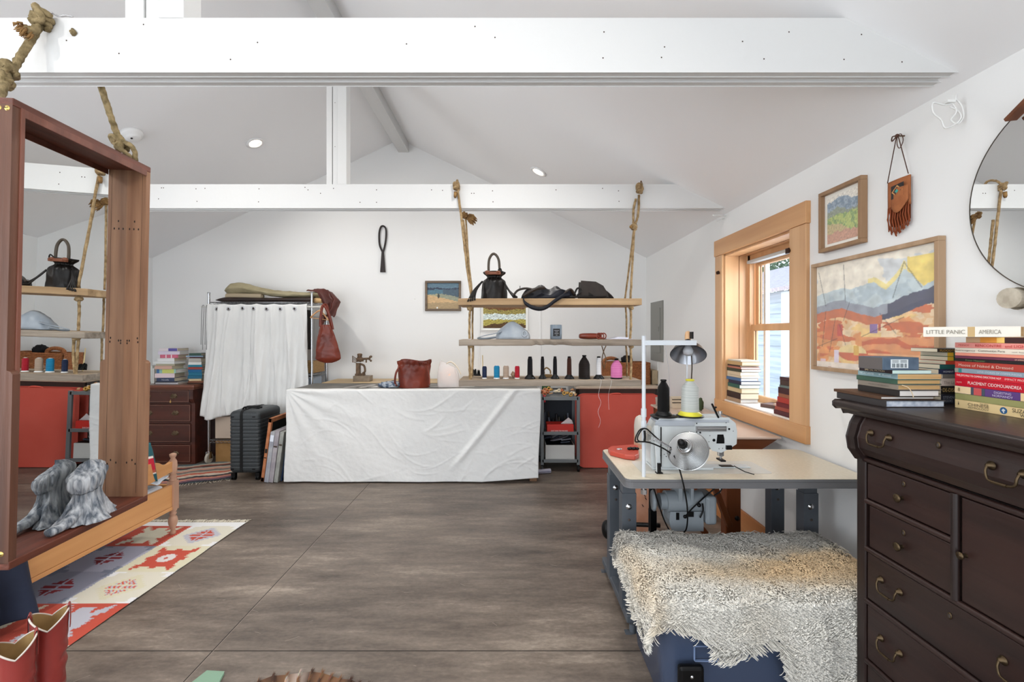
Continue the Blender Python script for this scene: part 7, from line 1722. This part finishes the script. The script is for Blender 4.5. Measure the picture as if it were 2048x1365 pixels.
# ================================================================ BOOKS
def bmat(c, r=0.5): return mat('cover_%d_%d_%d' % c, c, r)
PAGES = mat('book_pages', (206, 194, 168), 0.85, c2=(220, 210, 188), sc_=3, stretch=(1, 1, 260), lo=0.4, hi=0.6)
PAGEW = mat('book_pages_white', (222, 220, 214), 0.85, c2=(234, 232, 228), sc_=3, stretch=(1, 1, 260), lo=0.4, hi=0.6)
PAGET = mat('book_pages_tan', (186, 150, 98), 0.85, c2=(200, 166, 116), sc_=3, stretch=(1, 1, 260), lo=0.4, hi=0.6)
def book(x, y, z, w_, d, h, c, label, group, rot=0.0, hard=True, pages=None, text=None, nm='book', jr=0.0, cat='book', bands=None, disc=None):
    """spine on local -y, length w_ along x, depth d, thickness h; x, y = middle of the spine's foot"""
    t = thing(nm, label, cat, (x, y, z), group, (0, 0, rot+jr))
    s = 0.0022 if hard else 0.0008; iw = 0.0035 if hard else 0.0006
    b = MB(); b.box(-w_/2, w_/2, 0, d, 0, s); b.box(-w_/2, w_/2, 0, d, h-s, h); b.box(-w_/2, w_/2, 0, s, s*0.9, h-s*0.9)
    b.build('cover', bmat(c, 0.5 if hard else 0.35), t, 0.0008, local=True)
    b = MB(); b.box(-w_/2+iw, w_/2-iw, s, d-iw, s, h-s); b.build('pages', pages or PAGES, t, local=True)
    if bands:
        b = MB(); ms = []
        for (u0, u1, cc) in bands:
            b.box(-w_/2+u0*w_, -w_/2+u1*w_, -0.0004-0.0002*len(ms), 0.0, 0.0006, h-0.0006, len(ms)); ms.append(bmat(cc))
        b.build('spine_panel', ms, t, local=True)
    if text:
        b = MB(); ms = []
        for (s_, u0, wd, ht, v0, cc) in text:
            b.text(s_, ht*h*1.35, (-w_/2+u0*w_, -0.0021, v0*h), (1, 0, 0), (0, 0, 1), len(ms), wd*w_); ms.append(bmat(cc))
        b.build('spine_lettering', ms, t, local=True)
    if disc:
        b = MB(); u, c1 = disc; x_ = -w_/2+u*w_
        b.lathe([(h*0.36, 0.0006), (0, 0.0006)], (x_, 0, h/2), 28, 0, Rx(pi/2), False, cap=False)
        for (dx_, dz_, r_) in ((0, 0.10, 0.10), (0, -0.06, 0.09), (-0.10, 0.02, 0.07), (0.11, 0.04, 0.07), (0.03, -0.2, 0.06)): b.lathe([(h*r_, 0.001), (0, 0.001)], (x_+h*dx_, 0, h/2+h*dz_), 14, 1, Rx(pi/2), False, cap=False)
        b.build('emblem', [bmat(c1), bmat((226, 232, 236))], t, local=True)
    return t
# ---- taller stack on the mahogany chest
z = 0.8525; rr = random.Random(2)
A = [(0.014, 0.26, (214, 214, 220), 'thin white book at the very bottom of the tall stack on the mahogany chest'),
     (0.011, 0.245, (60, 58, 62), 'thin dark book second from the bottom of the tall stack on the mahogany chest'),
     (0.040, 0.20, (62, 74, 104), 'thick navy book low in the tall stack on the mahogany chest'),
     (0.048, 0.20, (226, 206, 210), 'thick pinkish white book above the navy one on the mahogany chest'),
     (0.044, 0.215, (150, 190, 178), 'green and yellow spined book in the middle of the tall stack on the mahogany chest'),
     (0.036, 0.19, (206, 168, 152), 'dusty pink book in the middle of the tall stack on the mahogany chest'),
     (0.020, 0.20, (190, 186, 160), 'sage beige book in the middle of the tall stack on the mahogany chest'),
     (0.026, 0.235, (224, 226, 224), 'wide white book above the middle of the tall stack on the mahogany chest'),
     (0.036, 0.19, (230, 230, 230), 'thick white book below the pink patterned one on the mahogany chest'),
     (0.036, 0.185, (196, 96, 122), 'pink patterned book near the top of the tall stack on the mahogany chest'),
     (0.038, 0.22, (216, 208, 224), 'lavender white book second from the top of the tall stack on the mahogany chest'),
     (0.030, 0.19, (222, 212, 216), 'white book with a purple spine patch, topmost of the tall mahogany chest stack')]
for k, (h, w_, c, lb) in enumerate(A):
    bands = None
    if k == 11: bands = [(0.5, 0.98, (92, 84, 156))]
    if k == 9: bands = [(0.08, 0.92, (206, 106, 130)), (0.3, 0.36, (240, 220, 226)), (0.6, 0.66, (240, 220, 226))]
    if k == 4: bands = [(0.02, 0.15, (70, 110, 160)), (0.3, 0.9, (206, 212, 120))]
    tx = [('Novella', 0.3, 0.4, 0.4, 0.3, (220, 224, 230))] if k == 2 else None
    book(-3.715+rr.uniform(-.012, .012)+(0.03 if k > 8 else 0), 4.86+rr.uniform(-.01, .01), z, w_, 0.17+rr.uniform(-.02, .03), h, c, lb, 'tall stack of books on the mahogany chest', 0, True, [PAGES, PAGEW, PAGES][k % 3], tx, jr=rr.uniform(-.08, .10), bands=bands); z += h+0.0006
b = MB(); b.box(-3.90, -3.885, 4.9, 5.08, 0.853, 1.05); b.box(-3.882, -3.866, 4.9, 5.08, 0.853, 1.02, 1); tag(b.build('upright_folder', [mat('pale_sleeve', (216, 222, 216), 0.6), PAGEW], bevel=0.002), 'pale folders standing upright left of the tall book stack', 'folder')
z = 0.8525
B = [(0.012, 0.17, (64, 44, 36), 'thin brown book at the bottom of the short stack beside the curtain'), (0.018, 0.16, (120, 72, 48), 'rust brown book near the bottom of the short stack beside the curtain'), (0.024, 0.13, (210, 190, 150), 'small cream book low in the short stack beside the curtain'), (0.034, 0.15, (24, 96, 124), 'deep teal book low in the short stack beside the curtain'), (0.034, 0.15, (30, 110, 140), 'thick teal blue book in the short stack beside the curtain'),
     (0.032, 0.152, (28, 100, 146), 'mid blue book in the middle of the short stack beside the curtain'), (0.024, 0.15, (150, 60, 50), 'brick red edged book in the short stack beside the curtain'), (0.024, 0.15, (36, 130, 156), 'bright teal book in the upper half of the short stack beside the curtain'), (0.03, 0.14, (222, 222, 218), 'white book in the upper half of the short stack beside the curtain'), (0.04, 0.14, (176, 172, 166), 'thick grey book near the top of the short stack beside the curtain'), (0.014, 0.13, (80, 40, 46), 'thin maroon book near the top of the short stack beside the curtain'), (0.012, 0.18, (150, 180, 206), 'thin light blue book, wide, near the top of the short stack beside the curtain'), (0.026, 0.13, (56, 84, 74), 'dark green book on top of the short stack beside the curtain')]
for (h, w_, c, lb) in B:
    book(-3.40+rr.uniform(-.01, .01), 4.87+rr.uniform(-.01, .01), z, w_, 0.17, h, c, lb, 'short stack of books beside the curtain', 0, True, PAGES, jr=rr.uniform(-.08, .08)); z += h+0.0006
# ---- window sill, far stack (spines to the room)
z = WZ0+0.013
Cc = [(0.026, (168, 140, 112), 'brown book at the bottom of the far stack on the window sill', PAGEW), (0.042, (56, 38, 36), 'thick dark maroon book low in the far stack on the window sill', PAGES), (0.032, (206, 182, 140), 'cream book low in the far stack on the window sill', PAGES), (0.026, (48, 96, 84), 'green book low in the far stack on the window sill', PAGEW),
      (0.024, (36, 40, 66), 'navy book in the middle of the far stack on the window sill', PAGEW), (0.022, (74, 106, 146), 'denim blue book in the middle of the far stack on the window sill', PAGEW), (0.016, (206, 188, 160), 'sand coloured book in the middle of the far stack on the window sill', PAGEW), (0.024, (212, 190, 158), 'pale cream book in the upper half of the far stack on the window sill', PAGEW),
      (0.022, (60, 62, 44), 'olive black book in the upper half of the far stack on the window sill', PAGEW), (0.014, (178, 112, 92), 'thin terracotta book near the top of the far stack on the window sill', PAGEW), (0.010, (66, 44, 36), 'thin dark brown book near the top of the far stack on the window sill', PAGES), (0.026, (196, 160, 110), 'tan patterned book second from the top of the far stack on the window sill', PAGES), (0.010, (212, 206, 190), 'thin pale book on top of the far stack on the window sill', PAGEW)]
for (h, c, lb, pg) in Cc:
    book(XW+0.006+rr.uniform(-.003, .005), 3.235+rr.uniform(-.006, .006), z, 0.20+rr.uniform(-.02, .012), 0.135+rr.uniform(-.012, .008), h, c, lb, 'far stack of books on the window sill', -pi/2, True, pg, jr=rr.uniform(-.04, .04)); z += h+0.0005
z = WZ0+0.013
Dd = [(0.026, (84, 40, 46), 'wide maroon book at the bottom of the near stack on the window sill'), (0.022, (158, 76, 62), 'brick coloured book second from the bottom of the near stack on the window sill'), (0.026, (112, 34, 40), 'wine red book low in the near stack on the window sill'), (0.032, (176, 58, 48), 'red book with yellowed pages in the near stack on the window sill'), (0.022, (150, 92, 66), 'rust brown book in the middle of the near stack on the window sill'), (0.036, (66, 34, 38), 'thick dark burgundy book in the near stack on the window sill'), (0.014, (104, 116, 112), 'thin grey-green book in the upper part of the near stack on the window sill'), (0.030, (70, 50, 44), 'dark brown book with mustard pages, second from the top of the near window sill stack'), (0.018, (72, 42, 46), 'dark plum book on top of the near stack on the window sill')]
for k, (h, c, lb) in enumerate(Dd):
    book(XW+0.006+rr.uniform(-.003, .005), 2.652-0.004*k+rr.uniform(-.005, .005), z, 0.165-0.006*k+(0.02 if k in (0, 5) else 0), 0.12+rr.uniform(-.01, .01), h, c, lb, 'near stack of books on the window sill', -pi/2, True, PAGET if k in (3, 7) else PAGES, jr=rr.uniform(-.04, .04)); z += h+0.0005
book(1.70, 2.94, WZ0+0.013, 0.12, 0.12, 0.022, (96, 70, 62), 'brown rounded book lying between the two stacks on the window sill', 'loose books on the window sill', -pi/2+0.5, True, PAGES)
book(1.72, 2.83, WZ0+0.0365, 0.15, 0.10, 0.012, (190, 160, 142), 'thin pinkish tan book lying across the brown one on the window sill', 'loose books on the window sill', -pi/2+0.2, False, PAGES)
# ---- dresser, left stack (long sides to the room)
z = DZ+0.0006; G = 'left stack of books on the dark dresser'
def dbook(h, c, lb, w_, d, pages=PAGES, text=None, x=1.203, y=1.54, hard=True, jr=0, **k):
    global z
    book(x, y, z, w_, d, h, c, lb, G, -pi/2, hard, pages, text, jr=jr, **k); z += h+0.0005
GB_ = mat('marbled_grey_paper', (160, 172, 190), 0.7, c2=(206, 214, 224), sc_=60)
dbook(0.022, (54, 50, 50), 'large book with grey marbled page edges, bottom of the left stack on the dresser', 0.215, 0.190, GB_, y=1.535, x=1.196)
dbook(0.010, (84, 58, 40), 'thin soft brown notebook second from the bottom of the left stack on the dresser', 0.21, 0.175, PAGEW, y=1.55, x=1.194)
dbook(0.021, (44, 40, 38), 'black book with white pages in the left stack on the dresser', 0.165, 0.135, PAGEW, y=1.515, x=1.24, jr=0.03)
dbook(0.017, (138, 128, 116), 'taupe book with a ribbon marker in the left stack on the dresser', 0.165, 0.14, PAGET, y=1.515, x=1.238, text=[('FROM THE BEACH', 0.3, 0.5, 0.3, 0.35, (110, 100, 92))])
dbook(0.016, (62, 92, 76), 'dark green book in the left stack on the dresser', 0.168, 0.142, PAGET, y=1.517, x=1.236)
dbook(0.017, (136, 164, 170), 'pale blue-grey book with white lettering in the left stack on the dresser', 0.163, 0.140, PAGET, y=1.515, x=1.238, text=[('THE LAST WINTER', 0.06, 0.38, 0.4, 0.35, (222, 232, 236)), ('W', 0.56, 0.05, 0.4, 0.35, (236, 240, 240)), ('Russell', 0.66, 0.2, 0.4, 0.35, (220, 230, 234))], hard=False)
dbook(0.012, (42, 30, 36), 'small black book with pale lettering under the blue box on the dresser', 0.135, 0.125, mat('mint_pages', (196, 220, 214), 0.8), y=1.50, x=1.220, text=[('SPECIAL FICTION', 0.2, 0.6, 0.5, 0.3, (214, 196, 160))], hard=False)
b = MB(); b.tube([(1.250, 1.432, 1.228), (1.262, 1.424, 1.222), (1.270, 1.42, 1.208), (1.275, 1.418, 1.190)], 0.003, 6, 0, sub=4, flat=0.4); tag(b.build('ribbon_marker', mat('cream_ribbon', (226, 206, 172), 0.7)), 'cream ribbon marker curling out of the left stack on the dresser', 'ribbon')
t = thing('blue_box', 'small slate blue box with a white barcode label on top of the left stack', 'box', (1.33, 1.50, z))
b = MB(); b.box(-0.055, 0.06, 0, 0.10, 0, 0.040); b.build('box_body', mat('slate_blue_card', (70, 88, 106), 0.6, c2=(86, 104, 122), sc_=30), t, 0.0015, local=True)
b = MB(); b.box(-0.056, -0.0545, 0.002, 0.098, 0.001, 0.039); b.build('box_end', mat('grey_brown_card', (96, 90, 88), 0.7), t, local=True)
b = MB(); b.box(-0.030, 0.025, -0.001, 0.0, 0.006, 0.034, 0)
for k in range(18): 
    if k % 5 != 4: b.box(-0.026+0.0026*k, -0.026+0.0026*k+(0.0012 if k % 2 else 0.0018), -0.0016, -0.0009, 0.008, 0.021, 1)
for k in range(4): b.box(-0.026, -0.006, -0.0016, -0.0009, 0.0235+0.0024*k, 0.0245+0.0024*k, 1)
for k in range(3): b.box(0.0, 0.020, -0.0016, -0.0009, 0.024+0.003*k, 0.0255+0.003*k, 1)
b.build('barcode_label', [mat('label_paper', (214, 222, 224), 0.6), mat('label_ink', (96, 106, 112), 0.6)], t, local=True)
t.rotation_euler = (0, 0, 0.0); t.location = (1.243, 1.43, z)
# ---- dresser, right column (spines to the room)
z = DZ+0.0006; G = 'right hand column of books on the dark dresser'
def rbook(h, c, lb, w_=0.20, d=0.135, y=1.43, x=1.417, **k):
    global z
    book(x, y-w_/2, z, w_, d, h, c, lb, G, -pi/2, k.pop('hard', False), k.pop('pages', PAGES), k.pop('text', None), jr=k.pop('jr', 0), **k); z += h+0.0004
CR = (226, 200, 148)
rbook(0.027, CR, 'cream book reading SUZANNE WHITE at the bottom of the right column', 0.235, text=[('THE NEW', 0.33, 0.10, 0.22, 0.74, (96, 84, 64)), ('CHINESE', 0.18, 0.26, 0.34, 0.46, (96, 84, 64)), ('ASTROLOGY', 0.18, 0.26, 0.22, 0.18, (96, 84, 64)), ('SUZANNE', 0.70, 0.27, 0.42, 0.50, (84, 74, 58)), ('WHITE', 0.78, 0.18, 0.34, 0.12, (84, 74, 58)), ('i', 0.05, 0.012, 0.4, 0.4, (60, 50, 40))], disc=(0.60, (44, 92, 136)))
rbook(0.019, (150, 148, 96), 'olive green book second from the bottom of the right column', 0.245, pages=PAGET, hard=True)
rbook(0.023, (92, 62, 122), 'purple and cream book with an emblem in the right column', 0.225, bands=[(0.0, 0.22, (232, 206, 164)), (0.22, 0.40, (70, 78, 92)), (0.26, 0.36, (196, 84, 84)), (0.82, 0.98, (228, 198, 150))], text=[('DIGESTING', 0.52, 0.2, 0.3, 0.55, (206, 196, 222)), ('NORMANDY', 0.50, 0.24, 0.3, 0.15, (206, 196, 222)), ('8', 0.05, 0.03, 0.5, 0.3, (130, 110, 80))])
rbook(0.024, (190, 22, 44), 'thick crimson book with white capitals in the right column', 0.235, text=[('PLACEMENT CIDOMOUANDREA', 0.18, 0.62, 0.4, 0.35, (244, 226, 222)), ('oye', 0.03, 0.07, 0.3, 0.4, (236, 150, 150))])
rbook(0.017, (204, 34, 50), 'thinner bright red book above the crimson one in the right column', 0.235, text=[('THE JOYS PALE TO COMING DIRECTIONS NOT', 0.03, 0.55, 0.35, 0.4, (248, 236, 232)), ('IMPACT PROJECT RM', 0.62, 0.34, 0.35, 0.4, (244, 200, 196))])
rbook(0.014, (142, 156, 168), 'grey-blue book with faint lettering in the right column', 0.235, text=[('LOVE STORIES OF COMMUNIONS', 0.3, 0.5, 0.4, 0.3, (206, 214, 224))], bands=[(0.0, 0.05, (150, 146, 134)), (0.05, 0.09, (52, 130, 130))])
rbook(0.021, (176, 62, 52), 'orange-red marbled book with pale script in the right column', 0.232, hard=True, text=[('Moose of Naked & Dressed', 0.06, 0.66, 0.4, 0.3, (226, 190, 176))])
rbook(0.009, (40, 34, 34), 'thin black book with green lettering in the right column', 0.22, text=[('Fraser Hepcater', 0.16, 0.26, 0.6, 0.2, (120, 134, 90))])
rbook(0.008, (112, 54, 76), 'thin plum book in the upper half of the right column', 0.225, text=[('OF AMERICA', 0.76, 0.12, 0.5, 0.2, (230, 200, 160))])
rbook(0.009, (232, 150, 128), 'thin salmon pink book below the white one in the right column', 0.225)
rbook(0.015, (236, 224, 206), 'off-white book with fine black lettering in the right column', 0.228, text=[('Extravagance', 0.02, 0.26, 0.28, 0.35, (80, 72, 64)), ('Communion Paris', 0.32, 0.32, 0.4, 0.35, (60, 56, 52)), ('not fearing', 0.72, 0.2, 0.25, 0.35, (110, 102, 94))])
rbook(0.016, (236, 152, 142), 'pink book reading RENCONTRE near the top of the right column', 0.228, text=[('PRINCE', 0.06, 0.14, 0.3, 0.35, (200, 80, 74)), ('RENCONTRE', 0.28, 0.32, 0.5, 0.25, (190, 54, 50)), ('and LIGHT', 0.64, 0.26, 0.5, 0.25, (190, 54, 50))])
rbook(0.017, (196, 150, 96), 'brown and orange photographic spined book second from the top of the right column', 0.21, y=1.395, bands=[(0.0, 0.2, (206, 168, 130)), (0.2, 0.42, (226, 150, 60)), (0.42, 0.52, (244, 200, 110)), (0.52, 1.0, (64, 36, 36))])
t_ = book(1.375, 1.345, z, 0.205, 0.14, 0.031, (226, 221, 210), 'fat white hardback reading LITTLE PANIC on top of the right column', G, -0.92, True, PAGET, [('LITTLE PANIC', 0.04, 0.42, 0.42, 0.3, (130, 124, 112)), ('AMERICA', 0.60, 0.22, 0.42, 0.3, (140, 132, 118))], bands=[(0.485, 0.56, (190, 160, 110))])
# ---- dresser, rear column
z = DZ+0.0006; G = 'rear column of books on the dark dresser'
def cbook(h, c, lb, w_=0.16, x=1.535, y=1.50, d=0.10, **k):
    global z
    book(x, y, z, w_, d, h, c, lb, G, 0, k.pop('hard', False), k.pop('pages', PAGES), k.pop('text', None), **k); z += h+0.0004
XL_ = 1.440
def cb_(h, c, lb, w_=0.14, dx=0.0, **k): cbook(h, c, lb, w_, XL_+dx+w_/2, **k)
cb_(0.032, (44, 46, 58), 'slate black book at the bottom of the rear column of books', text=[('STEVEN', 0.04, 0.26, 0.28, 0.55, (150, 154, 166)), ('BROOKS', 0.04, 0.22, 0.28, 0.2, (150, 154, 166))])
cb_(0.027, (30, 26, 26), 'black book with gold lettering low in the rear column of books', text=[('DE-DISCOVERY', 0.03, 0.6, 0.5, 0.3, (196, 166, 110))])
cb_(0.025, (222, 206, 196), 'pinkish white book in the rear column of books', text=[('The Last House', 0.05, 0.6, 0.4, 0.3, (160, 144, 136))])
cb_(0.014, (120, 116, 112), 'grey book in the middle of the rear column of books', dx=0.006)
cb_(0.016, (44, 52, 82), 'navy and white book in the rear column of books', dx=-0.008, bands=[(0.4, 1.0, (210, 208, 206))], text=[('MOMENT', 0.1, 0.24, 0.4, 0.3, (206, 210, 224))])
cb_(0.015, (30, 92, 90), 'teal book in the upper half of the rear column of books', dx=-0.004)
cb_(0.012, (206, 72, 48), 'orange-red book in the upper half of the rear column of books', dx=0.016)
cb_(0.014, (18, 92, 62), 'green book with a yellow corner, lower of the two', dx=0.022, bands=[(0.0, 0.14, (232, 186, 50))], text=[('ILION', 0.2, 0.3, 0.5, 0.25, (200, 226, 210))])
cb_(0.014, (20, 96, 64), 'green book with a yellow corner, upper of the two', dx=0.022, bands=[(0.0, 0.14, (232, 186, 50))], text=[('Argo', 0.2, 0.3, 0.5, 0.25, (180, 214, 196))])
cb_(0.012, (44, 38, 36), 'dark book with gold capitals, topmost of the rear column', dx=-0.012, text=[('FLOODTIMES', 0.05, 0.5, 0.55, 0.2, (206, 160, 70))])
